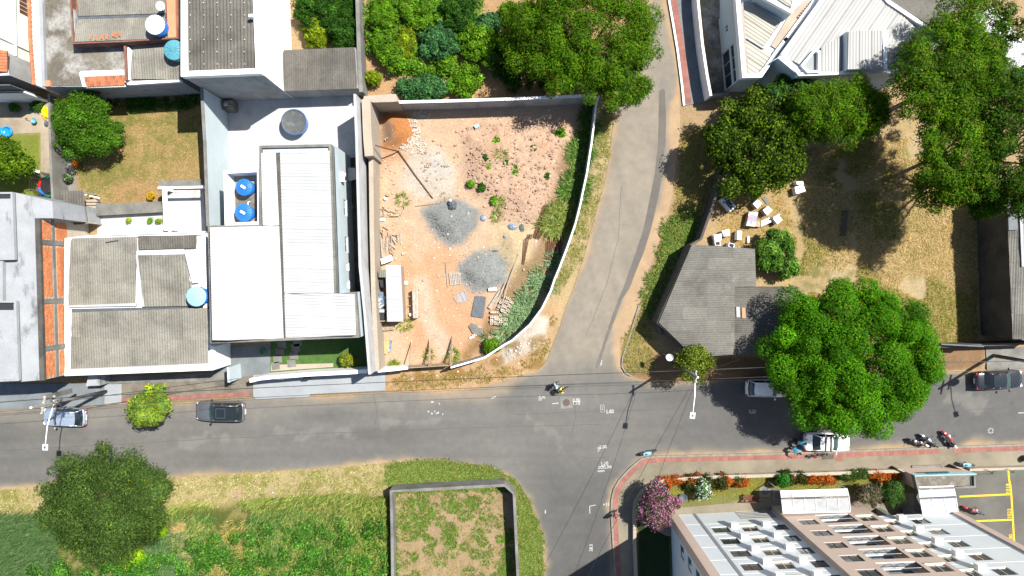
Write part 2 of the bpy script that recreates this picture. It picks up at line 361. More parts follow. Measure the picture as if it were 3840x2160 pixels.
# verges
paint([(2240,380),(2311,373),(2294,503),(2248,749),(2188,969),(2130,1130),(2069,1304),(2020,1390),(1870,1435),(1700,1400),(1900,1280),(2056,1090),(2160,850),(2238,560)], A(224,200,150), .4, .9, .2)
paint([(2240,380),(2300,380),(2250,749),(2180,950),(2110,1080),(2056,1090),(2160,850),(2238,560)], A(160,156,84), .4, .8, .2, .08)
paint([(1444,1385),(1700,1375),(1860,1310),(2030,1150),(2110,1130),(2060,1300),(2010,1392),(1870,1435),(1668,1472),(1444,1468)], A(238,196,150), .3, .9, .2)
paint([(1880,1300),(2020,1180),(2055,1195),(2040,1290),(1960,1330),(1880,1370)], A(254,240,222), .3, 1, .15)
paint([(1444,1400),(2050,1250),(2040,1380),(1444,1470)], A(170,130,62), .3, .8, .2, .06)
paint([(2551,470),(2720,480),(2715,640),(2660,790),(2500,1090),(2450,1240),(2520,1430),(2348,1408),(2325,1350),(2378,1184),(2416,1080),(2494,838),(2540,577)], A(198,172,112), .4, .95, .2)
paint([(2480,800),(2640,760),(2510,1060),(2430,1200),(2400,1400),(2330,1380),(2420,1080)], A(112,124,56), .5, .85, .3, .02)
paint([(2520,480),(2555,480),(2540,700),(2470,960),(2430,1080),(2330,1350),(2300,1360),(2390,1100),(2470,870)], A(226,190,146), .4, .9, .2)
# east lot
EAST = [(2740,400),(3680,380),(3668,1292),(2990,1300),(2850,1090),(2830,930),(2670,915),(2690,790),(2735,640)]
paint(EAST, A(222,194,140), .5, .95, .3)
paint([(2990,600),(3668,520),(3668,1290),(3000,1290)], A(140,138,74), .6, .8, .4, .04)
paint([(2990,560),(3668,480),(3668,1290),(3000,1290)], A(238,212,168), .6, .7, .4, .1, nn=N3*.7+N1*.5)
paint([(2690,560),(2960,560),(2960,900),(2690,910)], A(216,180,125), .6, .7)
paint([(2345,1404),(2440,1325),(2700,1345),(3560,1300),(3700,1300),(3680,1385),(3100,1412),(2680,1430),(2440,1437)], A(176,140,105), .3, .95, .2)
# south-west lot and the walled plot
paint([(-200,1848),(615,1796),(1444,1740),(1490,1850),(1500,2400),(-200,2400)], A(222,202,146), .3, .95, .2)
paint([(-200,1848),(615,1800),(1444,1745),(1490,1850),(1480,1900),(-200,1960)], A(160,156,74), .3, .85, .2, .04)
paint([(860,1840),(960,1830),(980,1900),(900,1925)], A(232,190,168), .4, .9, .3)
paint([(-200,1930),(200,1940),(650,1900),(1000,1880),(1480,1850),(1500,2400),(-200,2400)], A(150,146,74), 1.2, .8, 1)
paint([(-200,1940),(200,1950),(650,1930),(1000,1900),(1480,1870),(1500,2400),(-200,2400)], A(92,112,46), 1.2, .9, 1, -.02)
paint([(1440,1740),(1631,1732),(1754,1738),(1854,1762),(1942,1806),(1976,1862),(2032,1993),(2045,2360),(1950,2360),(1936,1845),(1480,1845)], A(128,142,58), .3, .95, .15)
paint([(1440,1740),(1942,1806),(2032,1993),(2045,2360),(1950,2360),(1936,1845),(1480,1845)], A(214,186,136), .3, .8, .15, .12)
paint([(1488,1850),(1925,1842),(1940,2300),(1495,2300)], A(206,178,138), .3, 1, .1)
# yards
paint([(285,370),(760,365),(770,700),(600,770),(290,770)], A(200,170,112), .5, 1, .2)
paint([(300,400),(560,380),(750,400),(750,700),(600,770),(300,770)], A(148,144,72), .6, .75, .4, .03)
paint([(440,700),(610,690),(600,765),(430,760)], A(214,168,120), .6, .8)
paint([(0,500),(154,500),(156,760),(-100,760),(-100,500)], A(152,165,66), .3, 1, .05)
paint([(2380,1830),(2470,1775),(3420,1755),(3440,1850),(2800,1870),(2400,2000)], A(150,150,86), .3, 1, .1)
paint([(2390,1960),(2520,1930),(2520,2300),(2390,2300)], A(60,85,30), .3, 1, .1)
# relief
rd = sdf(road_w, X, Y)
Z = np.where(rd > -.3, -.05, .0) + .05*sstep(-1.2, -.3, -rd)*0
Z = -.05 + .07*sstep(.1, .7, -rd) + .05*np.maximum(N2, -.2)*sstep(.3, 1, -rd)
def heap(poly, h, soft, rough=0):
    global Z
    d = sdf([(p.x,p.y) for p in WP(poly)], X, Y) + .5*N1
    a = sstep(-.2, soft, d); Z = Z + a*h*(1+.5*N1) + a*rough*np.abs(N4)
heap([(1434,425),(1548,425),(1562,500),(1520,560),(1434,562)], .8, 1.6, .1)
heap(GR1, .35, 1.4, .12); heap(GR2, .4, 1.4, .12)
heap([(1720,480),(2000,440),(2190,470),(2150,700),(2000,850),(1880,830),(1740,700)], .45, 2.5, .5)
heap([(1870,850),(2000,840),(1980,1000),(1900,1030)], .3, 1.2, .05)
heap([(1890,1300),(2020,1190),(2050,1200),(2030,1290),(1900,1370)], .25, .8, .2)
heap(EAST, .03, 1, .14); heap([(-200,1900),(1480,1850),(1500,2400),(-200,2400)], .05, 1, .2)
ny, nx = GX.shape; idx = np.arange(nx*ny).reshape(ny, nx)
fq = np.stack([idx[:-1,:-1].ravel(), idx[:-1,1:].ravel(), idx[1:,1:].ravel(), idx[1:,:-1].ravel()], 1)
ground = tag(npmesh('ground', np.stack([X,Y,Z],1), fq, 'soil', None, np.clip(C, .01, .7), True), kind='structure')
_zi = Z.reshape(ny, nx)
def gz(x, y):
    """height of the ground at a place"""
    i = np.clip(np.searchsorted(gx, x), 1, nx-1); j = np.clip(np.searchsorted(gy, y), 1, ny-1)
    return _zi[j, i]
def sheet(name, poly, z, res, colf, matn):
    """a level sheet cut to an outline, coloured per vertex"""
    P = np.array(poly); x0, y0 = P.min(0)-res; x1, y1 = P.max(0)+res
    xs = np.arange(x0, x1+res, res); ys = np.arange(y0, y1+res, res); gx_, gy_ = np.meshgrid(xs, ys)
    x, y = gx_.ravel(), gy_.ravel(); d = sdf(poly, x, y); n, m = gx_.shape; ix = np.arange(n*m).reshape(n, m)
    a, b, c, e = ix[:-1,:-1].ravel(), ix[:-1,1:].ravel(), ix[1:,1:].ravel(), ix[1:,:-1].ravel()
    tri = np.concatenate([np.stack([a,b,c],1), np.stack([a,c,e],1)]); pos = (d[tri] >= 0).sum(1)
    V = [np.stack([x, y], 1)]; nv = len(x); keep = [tri[pos == 3]]; ex = []; exv = []; cut = {}
    def ip(p, q):
        nonlocal nv
        k = (min(p,q), max(p,q))
        if k not in cut:
            t = d[p]/(d[p]-d[q]); exv.append((x[p]+(x[q]-x[p])*t, y[p]+(y[q]-y[p])*t)); cut[k] = nv; nv += 1
        return cut[k]
    for t in tri[(pos == 1) | (pos == 2)]:
        out = []
        for k in range(3):
            p, q = t[k], t[(k+1) % 3]
            if d[p] >= 0: out.append(p)
            if (d[p] >= 0) != (d[q] >= 0): out.append(ip(p, q))
        for k in range(1, len(out)-1): ex.append((out[0], out[k], out[k+1]))
    f = np.concatenate([keep[0], np.array(ex, int).reshape(-1,3)]); v = np.concatenate([V[0], np.array(exv).reshape(-1,2)])
    used, inv = np.unique(f, return_inverse=True); v = v[used]; f = inv.reshape(-1,3)
    c = colf(v[:,0], v[:,1], sdf(poly, v[:,0], v[:,1]))
    return tag(npmesh(name, np.column_stack([v, np.full(len(v), z)]), f, matn, None, c), kind='structure')
def wxy(p, z=0): return [(q.x, q.y) for q in WP(p, z)]
def road_col(x, y, d):
    n1 = noise2(x, y, .35, 1, 4); n2 = noise2(x, y, 1.2, 2, 4); st = noise2(x*.12, y*1.4, 1, 6, 3); n5 = noise2(x, y, .12, 3, 2)
    c = np.zeros((len(x),3)) + A(147,145,140); c *= (1 + .34*st + .2*n1 + .12*n2 + .3*n5)[:,None]
    def lay(a, k):
        nonlocal c
        a = np.clip(a, 0, 1)[:,None]; c = c*(1-a) + np.asarray(k)*(1+.25*n2[:,None])*a
    side = sdf(wxy([(2013,1380),(2151,1080),(2294,503),(2425,0),(2480,-200),(2570,-200),(2496,0),(2551,484),(2416,1080),(2325,1350)]), x, y)
    st2 = noise2((x+.25*y)*1.6, y*.12, 1, 3, 3)
    lay(sstep(-2.5, 2.0, side)*.9*(1+st2*.9), A(196,184,166))
    so = sdf(wxy([(2060,1790),(2290,1790),(2310,2360),(2045,2360)]), x, y); lay(sstep(-5, 2, so)*.75, A(118,117,115))
    r = sdf(wxy([(2560,1440),(3840,1390),(3840,1660),(2560,1700)]), x, y); lay(sstep(-6, 3, r)*.75, A(128,127,126))
    # dust and sand along the edges
    lay(sstep(1.0, 0, d + n1*1.6 + .2)*.75, A(200,182,152)); lay(sstep(.35, -.1, d + n1*1.2)*.9, A(226,194,152))
    sn = sdf(wxy([(2560,300),(2535,700),(2480,880),(2430,1020),(2400,1160),(2360,1270),(2335,1380),(2318,1365),(2303,1320),(2310,1220),(2350,1130),(2372,1060),(2400,960),(2440,860),(2490,740),(2515,600),(2525,400)]), x, y)
    lay(sstep(-.3, .3, sn + .25 + n1*.7), A(232,198,158))
    lay(sstep(-.8, .8, sdf(wxy([(-200,1540),(950,1495),(1900,1420),(1900,1500),(950,1560),(-200,1600)]), x, y)+n1*2)*.5, A(176,170,158))
    for q, k, am in (([(2170,760),(2250,740),(2225,860),(2190,900),(2165,980),(2150,960)], A(222,186,150), .8), ([(2310,420),(2335,420),(2260,760),(2235,770)], A(206,182,150), .5), ([(1556,1468),(1870,1435),(1960,1410),(1900,1470),(1680,1500)], A(214,190,160), .6),
                     ([(2044,1080),(2090,1090),(2060,1240),(1990,1390),(1960,1380),(2020,1260)], A(214,186,156), .5)):
        lay(sstep(-.6, .6, sdf(wxy(q), x, y) + n1*1.5)*am, k)
    for q in ([(1020,1600),(1160,1590),(1320,1600),(1330,1640),(1160,1660),(1010,1640)], [(640,1640),(900,1610),(920,1660),(700,1680)], [(1400,1570),(1660,1560),(1650,1600),(1420,1610)], [(1980,1560),(2120,1590),(2100,1680),(1990,1620)], [(3500,1470),(3720,1470),(3700,1560),(3560,1520)], [(1420,1500),(1560,1490),(1530,1530),(1430,1525)]):
        lay(sstep(-.2, .25, sdf(wxy(q), x, y) - .25 + n2*1.9)*.4, A(180,178,170))
    for q in ([(1180,1615),(1260,1605),(1250,1650),(1190,1655)], [(1330,1600),(1560,1590),(1540,1640),(1340,1650)]):
        lay(sstep(-.1, .1, sdf(wxy(q), x, y) + n2*.5)*.45, A(134,132,128))
    return np.clip(c, .01, .6)
road = sheet('road', road_w, .0, .25, road_col, 'asphalt')
# resurfaced trench along the side road and across the junction
def patch_col(k): return lambda x, y, d: np.clip((np.zeros((len(x),3))+k)*(1+.3*noise2(x,y,.8,2,3)+.2*noise2(x,y,.2,1,2))[:,None], .02, .6)
TR = T[2][0]((1480,880),(1540,900),(1550,1200),(1545,1449)) + T[2][1]((1525,120),(1510,320),(1480,500),(1440,680),(1400,850),(1330,1080),(1260,1250),(1185,1449)) + T[2][2]((1110,110),(1030,330),(960,520),(890,740),(850,830),(825,820),(870,700),(940,480),(1010,270),(1080,90),(1120,0)) + T[2][1]((1170,1300),(1250,1080),(1320,860),(1360,680),(1400,480),(1440,280),(1455,120)) + T[2][0]((1470,1449),(1475,1200))
tag(sheet('asphalt_patch', wxy(TR), .005, .3, patch_col(A(150,144,136)), 'asphalt'), kind='structure')
tag(sheet('asphalt_patch', wxy(T[2][2]((770,905),(890,900),(850,1150),(830,1230),(740,1200),(760,1050))), .004, .3, patch_col(A(152,149,143)), 'asphalt'), kind='structure')
# ------------------------------------------------------------------ pavements
def pave_mat(name, c, bw, bh, rot=0, mort=.5):
    m, nt, b = newmat(name); vec = nd(nt, 'ShaderNodeNewGeometry').outputs['Position']
    mp = nd(nt, 'ShaderNodeMapping'); mp.inputs['Rotation'].default_value = (0,0,rot); nt.links.new(vec, mp.inputs[0])
    br = nd(nt, 'ShaderNodeTexBrick'); nt.links.new(mp.outputs[0], br.inputs[0]); br.inputs['Scale'].default_value = 1; br.inputs['Brick Width'].default_value = bw; br.inputs['Row Height'].default_value = bh; br.inputs['Mortar Size'].default_value = .012
    br.inputs[1].default_value = c4(c); br.inputs[2].default_value = c4([x*.84 for x in c]); br.inputs[3].default_value = c4([x*mort for x in c])
    cc = mix(nt, noisen(nt, vec, .7, 5, .65, .42, .72), br.outputs[0], [x*.62 for x in c]); cc = mix(nt, noisen(nt, vec, .25, 4, .6, .4, .7), cc, [x*1.12 for x in c])
    nt.links.new(cc, b.inputs['Base Color']); b.inputs['Roughness'].default_value = .9
    q = nd(nt, 'ShaderNodeBump', i_0=.4, i_1=.02); nt.links.new(br.outputs[1], q.inputs['Height']); q.invert = True; nt.links.new(q.outputs[0], b.inputs['Normal']); return m
pave_mat('pavers', A(190,178,152), .22, .11, .1); pave_mat('pavers_dark', A(142,138,128), .2, .1, 1.6); pave_mat('yard_tiles', A(222,204,176), .45, .45, 0, .75); pave_mat('block_path', A(178,174,164), .4, .2, 1.57, .75)
mat('pave_white', A(218,224,229), A(206,212,217), stain=A(200,204,206), s2=.5, grain=.12); mat('pave_blue', A(172,180,184), A(150,158,162), stain=A(120,124,126), s2=.5, slo=.55, shi=.8, grain=.15); mat('pave_brown', A(176,166,148), A(150,140,124), grain=.3, stain=A(130,122,110), s2=.6)
def offs(L, d):
    L = [Vector((p[0], p[1])) for p in L]; n = len(L); o = []
    for i in range(n):
        t = (L[min(i+1,n-1)] - L[max(i-1,0)]).normalized(); o.append(L[i] + Vector((-t.y, t.x))*d)
    return o
def resample(L, st):
    L = [Vector((p[0], p[1])) for p in L]; out = [L[0]]; acc = 0; need = st
    for a, b in zip(L, L[1:]):
        d = (b-a).length; p = need-acc
        while p <= d: out.append(a + (b-a)*(p/d)); p += st
        acc = (d - (p-st)); need = st
    return out
# south-east pavement round the corner
KERB = wxy([(4100,1653),(3840,1664),(3253,1686),(2880,1699),(2453,1709),(2404,1718),(2360,1755),(2322,1796),(2300,1833),(2291,1874),(2289,1919),(2296,2031),(2304,2160),(2314,2360)], .12)
INNER = wxy([(4100,1738),(3840,1749),(3620,1755)]+T[3][3]((1310,372),(760,392),(0,417))+T[2][3]((2000,434),(1530,462),(1400,512),(1300,592),(1235,690),(1222,800),(1222,1100),(1237,1449))+[(2385,2360)], .12)
kerb = struct(MB().band(KERB, .16, -.1, .15, 1), 'kerb', 'kerb')
pv = struct(MB().prism(offs(KERB, .16)+[Vector(p) for p in INNER[::-1]], -.1, .13), 'pavement', 'pavers')
strip = resample(offs(KERB, .20), .4)
for i in range(len(strip)-1):
    a, b = strip[i], strip[i+1]
    if 27 < a.x and a.x < 34 and False: continue
    d = (b-a).normalized(); nrm = Vector((-d.y, d.x))
    if 40.3 < a.x < 41.6: continue
    MB().prism([a+d*.008, b-d*.008, b-d*.008+nrm*.44, a+d*.008+nrm*.44], .12, .140 + random.uniform(0,.004)).build('tile', 'red_tile' if a.x < 43.2 or True else 'kerb', pv)
# small plates let into it
for nm, q, mt in (('drain_grate', T[3][3]((368,235),(425,232),(428,272),(370,276)), 'slate'), ('service_cover', T[3][3]((545,222),(660,222),(660,272),(545,275)), 'concrete_dark'), ('meter_cover', T[3][3]((682,255),(748,252),(750,295),(685,298)), 'red_tile'), ('drain_hole', [(2302,1911),(2313,1911),(2313,1920),(2302,1920)], 'dark_recess')):
    MB().prism(wxy(q, .13), .11, .148).build(nm, mt, pv)
# left pavement under the houses, in its different finishes
for nm, q, mt in (('grey', [(-60,1440),(340,1438),(392,1440),(392,1516),(320,1524),(0,1537),(-60,1540)], 'pave_blue'), ('pale', [(392,1440),(456,1440),(456,1509),(392,1515)], 'pave_white'),
                  ('brown', [(456,1436),(950,1412),(950,1486),(652,1501),(456,1510)], 'pave_brown'), ('white', [(950,1406),(1300,1396),(1445,1388),(1445,1464),(1163,1478),(1161,1489),(960,1498),(950,1486)], 'pave_white')):
    struct(MB().prism(wxy(q, .12), -.1, .12 if nm != 'white' else .16), 'pavement', mt)
pl = wxy([(456,1508),(652,1499),(950,1484)], .12)
L = resample(offs(pl, .02), .5)
pvb = bpy.data.objects['pavement.003']
for a, b in zip(L, L[1:]):
    d = (b-a).normalized(); nrm = Vector((-d.y, d.x))
    MB().prism([a+d*.01, b-d*.01, b-d*.01+nrm*.36, a+d*.01+nrm*.36], .10, .135).build('tile', 'red_tile', pvb)
# north-east pavement by the commercial building
NEK = wxy(T[2][0]((1545,-300),(1570,0),(1610,230),(1655,500),(1700,850),(1722,1062)), .12)
struct(MB().band(NEK, .18, -.1, .15, 1), 'kerb', 'white_wall')
pn = struct(MB().prism(offs(NEK, .18)+[Vector(p) for p in wxy(T[2][0]((1960,1025),(1930,900),(1890,560),(1815,0),(1790,-300)), .12)], -.1, .12), 'pavement', 'pave_blue')
L = resample(offs(NEK, .2), .5)
for a, b in zip(L, L[1:]):
    d = (b-a).normalized(); nrm = Vector((-d.y, d.x))
    MB().prism([a+d*.01, b-d*.01, b-d*.01+nrm*.6, a+d*.01+nrm*.6], .10, .132).build('tile', 'red_tile', pn)
# low stone edging of the grass triangle beside the side road
struct(MB().band(wxy(T[2][2]((1275,180),(1230,340),(1160,560),(1110,700),(1105,790),(1150,860),(1200,880))), .14, -.05, .12), 'kerb', 'kerb')
# parking court and paths of the apartment block
struct(MB().prism(wxy([(3425,1775),(3840,1752),(4100,1742),(4100,2300),(3500,2300),(3430,2000)], .03), -.1, .06), 'parking_court', 'pavers_dark')
struct(MB().prism(wxy([(2400,1955),(2530,1905),(2900,1872),(3430,1850),(3440,2000),(2500,2010)], .03), -.1, .055), 'path', 'pavers')
struct(MB().prism(wxy([(-60,384),(190,384),(212,420),(212,735),(155,735),(153,498),(-60,506)], .02), -.1, .05), 'yard_paving', 'yard_tiles')
struct(MB().prism(wxy([(240,400),(256,500),(283,600),(292,770),(320,900),(258,900)], .02), -.1, .06), 'yard_path', 'block_path')
# ================================================================== building helpers
def block(parent, name, px, z, mt, z0=0.0, zp=None):
    """solid with its top outline read off the photo at height z"""
    return MB().prism(wxy(px, z if zp is None else zp), z0, z).build(name, mt, parent)
def rim(parent, name, px, z, wd, mt, z0):
    return MB().ring(wxy(px, z), wd, z0, z).build(name, mt, parent)
def slope(parent, name, p3, mt, th=.05):
    """a flat panel through 3d points with a little thickness"""
    n = len(p3); v = [Vector(p) for p in p3] + [Vector(p)-Vector((0,0,th)) for p in p3]
    if sum((v[i].x*v[(i+1)%n].y-v[(i+1)%n].x*v[i].y) for i in range(n)) < 0: v = v[:n][::-1]+v[n:][::-1]
    return MB().add(v, [tuple(range(n)), tuple(range(2*n-1, n-1, -1))]+[(i, n+i, n+(i+1)%n, (i+1)%n) for i in range(n)]).build(name, mt, parent)
def corr(parent, p3, across, mt, wl=.2, amp=.028, sw=1.05, sl=2.4, name='roof_sheet', seg=4):
    """corrugated roof: one object per sheet. p3: corners in 3d, across: 2d direction across the waves"""
    P = [Vector(p) for p in p3]; a, b, c = P[0], P[1], P[2]; nn = (b-a).cross(c-a)
    zf = lambda x, y: a.z - (nn.x*(x-a.x)+nn.y*(y-a.y))/nn.z
    ux = Vector((across[0], across[1])).normalized(); uy = Vector((-ux.y, ux.x)); q = [(Vector((p.x,p.y)).dot(ux), Vector((p.x,p.y)).dot(uy)) for p in P]; n = len(q)
    smin = min(s for s, _ in q); smax = max(s for s, _ in q); tmin = min(t for _, t in q); tmax = max(t for _, t in q)
    nc = max(1, round((smax-smin)/sw)); cw = (smax-smin)/nc; nr = max(1, round((tmax-tmin)/sl)); rl = (tmax-tmin)/nr
    per = max(2, round(cw/wl))*seg
    def rng_t(s):
        s = min(max(s, smin+1e-4), smax-1e-4); ts = []
        for i in range(n):
            (s0,t0), (s1,t1) = q[i], q[(i+1)%n]
            if (s0 <= s < s1) or (s1 <= s < s0): ts.append(t0+(t1-t0)*(s-s0)/(s1-s0))
        return (min(ts), max(ts)) if len(ts) > 1 else (0, 0)
    for i in range(nc):
        for j in range(nr):
            t0, t1 = tmin+j*rl, tmin+(j+1)*rl+.06; mb = MB(); prev = None; dz = random.uniform(-.004,.006)
            for k in range(per+1):
                s = smin+(i+k/per)*cw; lo, hi = rng_t(s); lo2, hi2 = max(lo, t0), min(hi, t1)
                if hi2-lo2 < .02: prev = None; continue
                w = amp*math.cos(2*math.pi*k/seg)
                e0 = ux*s+uy*lo2; e1 = ux*s+uy*hi2
                mb.v += [(e0.x, e0.y, zf(e0.x,e0.y)+w+dz+.015), (e1.x, e1.y, zf(e1.x,e1.y)+w+dz)]
                m = len(mb.v)
                if prev == m-4: mb.f.append((m-4, m-2, m-1, m-3))
                prev = m-2
            if mb.f: mb.build(name, mt, parent, smooth=True)
def facade(parent, name, A0, d, L, z0, z1, holes, depth, mt, th=None):
    """wall skin along A0 + s*d with rectangular openings (s0,s1,za,zb) and their reveals; returns point(s, z, into)"""
    d = Vector((d[0], d[1])).normalized(); nrm = Vector((d.y, -d.x)) if th is None else th
    pt = lambda s, z, k=0: (A0[0]+d.x*s-nrm.x*k, A0[1]+d.y*s-nrm.y*k, z)
    ss = sorted({0, L} | {h[0] for h in holes} | {h[1] for h in holes}); zs = sorted({z0, z1} | {h[2] for h in holes} | {h[3] for h in holes}); mb = MB()
    for s0, s1 in zip(ss, ss[1:]):
        for a, b in zip(zs, zs[1:]):
            if any(h[0]-1e-6 <= s0 and s1 <= h[1]+1e-6 and h[2]-1e-6 <= a and b <= h[3]+1e-6 for h in holes): continue
            mb.quad(pt(s0,a), pt(s1,a), pt(s1,b), pt(s0,b))
    for s0, s1, a, b in holes:
        for p, q in (((s0,a),(s1,a)), ((s1,a),(s1,b)), ((s1,b),(s0,b)), ((s0,b),(s0,a))):
            mb.quad(pt(*p), pt(*q), pt(q[0],q[1],depth), pt(p[0],p[1],depth))
    mb.build(name, mt, parent); return pt
def window(parent, pt, s0, s1, a, b, depth, frame='cream_frame', glass='window_glass', sill=True, panes=2, name='window'):
    """sash set back in its opening: frame with mullions, its panes and a sill as pieces of it"""
    t = .05; f = MB(); k0, k1 = depth-.06, depth
    def bar(sa, sb, za, zb, ka=k0, kb=k1, mb=None):
        vs = [pt(s, z, k) for k in (ka, kb) for s, z in ((sa,za),(sb,za),(sb,zb),(sa,zb))]
        (mb or f).add(vs, [(0,1,2,3),(7,6,5,4),(0,4,5,1),(1,5,6,2),(2,6,7,3),(3,7,4,0)])
    bar(s0,s1,a,a+t); bar(s0,s1,b-t,b); bar(s0,s0+t,a+t,b-t); bar(s1-t,s1,a+t,b-t)
    st = (s1-s0-2*t)/panes
    for i in range(1, panes): bar(s0+t+st*i-.02, s0+t+st*i+.02, a+t, b-t)
    fr = f.build(name, frame, parent)
    for i in range(panes):
        m = MB(); bar(s0+t+st*i+(.02 if i else 0), s0+t+st*(i+1)-(.02 if i < panes-1 else 0), a+t, b-t, depth-.03+.012*i, depth-.015+.012*i, m); m.build('pane', glass, fr)
    if sill:
        m = MB(); bar(s0-.05, s1+.05, a-.06, a-.005, -.07, depth-.061, m); m.build('sill', frame, fr)
    return fr
def tank(px, z, r, h, body, lid, label, ribs=12, handle=False, group='round rooftop water tanks', cat='water tank'):
    """round plastic water tank, px is where the middle of its lid shows"""
    c = W(px[0], px[1], z+h); t = thing('water_tank', label, cat, (c.x, c.y, z), 0, group)
    MB().lathe((c.x,c.y,z), [(r*.86,0),(r*.88,.05),(r*.93,h*.45),(r*.91,h*.47),(r*.97,h*.93)], 28).build('body', body, t, True)
    MB().lathe((c.x,c.y,z+h*.93), [(r,0),(r,.05),(r*.93,.09),(r*.5,.17),(r*.16,.2),(r*.15,.23)], 36).build('lid', lid, t, False)
    lidp = t.children[-1]
    for k in range(ribs):
        a = 2*math.pi*k/ribs+.2; e = Vector((math.cos(a), math.sin(a), 0)); b = Vector((c.x,c.y,z+h*.93))
        MB().tube([b+e*r*.95+Vector((0,0,.09)), b+e*r*.5+Vector((0,0,.18)), b+e*r*.15+Vector((0,0,.22))], .025, 4).build('rib', lid, lidp)
    if handle: MB().obox((c.x,c.y), (.8,-.5), .22, .1, z+h*.93+.2, z+h*.93+.3).build('hatch', 'white_plastic', t)
    return t
def at0(px, z=0): p = W(px[0], px[1], z); return (p.x, p.y, 0)
# ================================================================== north side, left to right
# --- green-white house at the left edge
hC = thing('house', 'tall pale green house with a brown shuttered window, cut by the left edge', 'house', at0((40,200)))
SE = W(123,242); NE = W(112,-260)
MB().prism([(SE.x,SE.y),(NE.x,NE.y),(SE.x-14,NE.y),(SE.x-14,SE.y)], 0, 8).build('wall', 'green_wall', hC)
dC = (NE-SE); pC = facade(hC, 'wall_face', (SE.x+.13,SE.y), (dC.x,dC.y), dC.length, .02, 7.9, [(4.1,5.7,.55,1.75)], .12, 'green_wall', Vector((1,0)))
window(hC, pC, 4.1, 5.7, .55, 1.75, .12, 'cream_frame', 'brown_door', True, 4)
MB().tube([(SE.x+.22, SE.y+1.0, .1), (SE.x+.22, SE.y+1.0, 7.8)], .06).build('downpipe', 'white_plastic', hC)
MB().tube([(SE.x+.22, SE.y+6.6, .1), (SE.x+.22, SE.y+6.6, 7.8)], .05).build('downpipe', 'plaster_grey', hC)
MB().prism([(SE.x+.13,SE.y),(NE.x+.13,NE.y),(NE.x+.32,NE.y),(SE.x+.32,SE.y)], 2.45, 2.62).build('ledge', 'white_wall', hC)
# --- grey annex with clay tiles in front of it
hA2 = thing('annex', 'grey plastered annex with a clay tile roof at the left edge', 'house', at0((60,300)))
block(hA2, 'wall', [(30,280),(-260,292),(-260,196),(12,190)], 5.0, 'plaster_grey')
b0 = W(24,272,5.1); b1 = W(10,192,5.1)
for i in range(7):
    for j in range(5):
        y = b0.y + (b1.y-b0.y)*(i+.5)/7; x = b0.x - .1 - j*.42
        MB().tube([(x-.2, y, 5.12+.12*j+.13), (x+.24, y, 5.12+.12*j)], .17, 7).build('clay_tile', 'clay_tile', hA2)
rim(hA2, 'gutter', [(32,282),(-260,294),(-260,190),(14,188)], 5.12, .18, 'zinc', 4.98)
yw = thing('yard_wall', 'shaded white wall closing the tiled yard at the top', 'wall', at0((90,384)))
MB().prism(wxy([(-200,386),(186,383),(186,376),(-200,379)]), 0, 3.2).build('wall', 'white_wall', yw)
MB().prism(wxy([(-200,386.6),(186,383.6),(186,383),(-200,386)]), 3.2, 3.45).build('coping', 'concrete_dark', yw)
MB().prism(wxy([(-200,379),(186,376),(186,372),(-200,375)]), 0, 5.0).build('upper_wall', 'slate', yw)
# --- boundary wall capped with orange tiles
bw = thing('boundary_wall', 'narrow wall capped with one row of orange clay tiles', 'wall', at0((125,150)))
wl = wxy([(128,318),(116,150),(108,-120)], 3.4)
MB().band(wl, .22, 0, 3.4).build('wall', 'white_wall', bw)
for a, b in zip(resample(wl, .42), resample(wl, .42)[1:]):
    d = (b-a); MB().tube([(a.x,a.y,3.44), (b.x+d.x*.06,b.y+d.y*.06,3.49)], .17, 7, .14).build('clay_tile', 'clay_tile', bw)
# --- flat concrete roofed house with the red rimmed upper roof
hB = thing('house', 'low house with stained flat concrete roof and red rimmed upper roof', 'house', at0((420,250)))
OB = [(146,-220),(150,0),(160,325),(322,325),(480,318),(678,305),(678,-220)]
block(hB, 'wall', OB, 4.2, 'white_stained'); block(hB, 'roof_slab', [(150,-220),(154,0),(163,321),(322,321),(470,314),(466,200),(466,-220)], 4.26, 'concrete_brown', 4.2)
MB().band(wxy([(147,-200),(152,0),(162,324)], 4.6), .3, 4.2, 4.6, 0).build('parapet', 'white_stained', hB)
MB().tube([W(158,y,4.5) for y in (-50,60,140,230,300)], .09).build('pipe', 'white_plastic', hB)
block(hB, 'pad', [(158,303),(186,301),(187,323),(160,325)], 4.5, 'orange_paint', 4.2)
UP = [(259,-220),(262,0),(270,165),(466,157),(625,147),(668,145),(668,-220)]
block(hB, 'upper_wall', [(262,-220),(265,0),(273,162),(466,154),(665,143),(665,-220)], 4.9, 'red_render', 4.2)
MB().ring(wxy(UP, 5.5), .12, 4.4, 5.5).build('upper_parapet', 'red_render', hB)
block(hB, 'red_band', [(624,-220),(624,0),(630,141),(660,140),(657,0),(655,-220)], 5.56, 'orange_paint', 5.0)
block(hB, 'side_plaster', [(263,-220),(266,0),(284,70),(275,160),(270,160),(263,0)], 5.3, 'white_stained', 4.9)
z1, z2 = 5.42, 5.05
corr(hB, [W(280,-120,5.5), W(624,-120,5.5), W(622,50,z2), W(293,60,z2)], (1,-.03), 'fibre', .16, .02, 1.05, 1.7)
corr(hB, [W(289,73,z2), W(618,63,z2), W(630,143,z1-.1), W(274,158,z1-.1)], (1,-.03), 'fibre', .16, .02, 1.05, 2.0)
block(hB, 'valley_gutter', [(286,58),(622,49),(622,65),(288,74)], 4.98, 'slate', 4.9)
block(hB, 'court_wall', [(463,160),(471,156),(476,300),(470,302)], 5.0, 'red_render', 4.2)
block(hB, 'white_rim', [(474,165),(492,190),(488,299),(476,301)], 4.75, 'white_wall', 4.2)
corr(hB, [W(497,186,5.0), W(676,172,5.0), W(677,298,4.6), W(489,297,4.6)], (1,-.02), 'fibre', .22, .03)
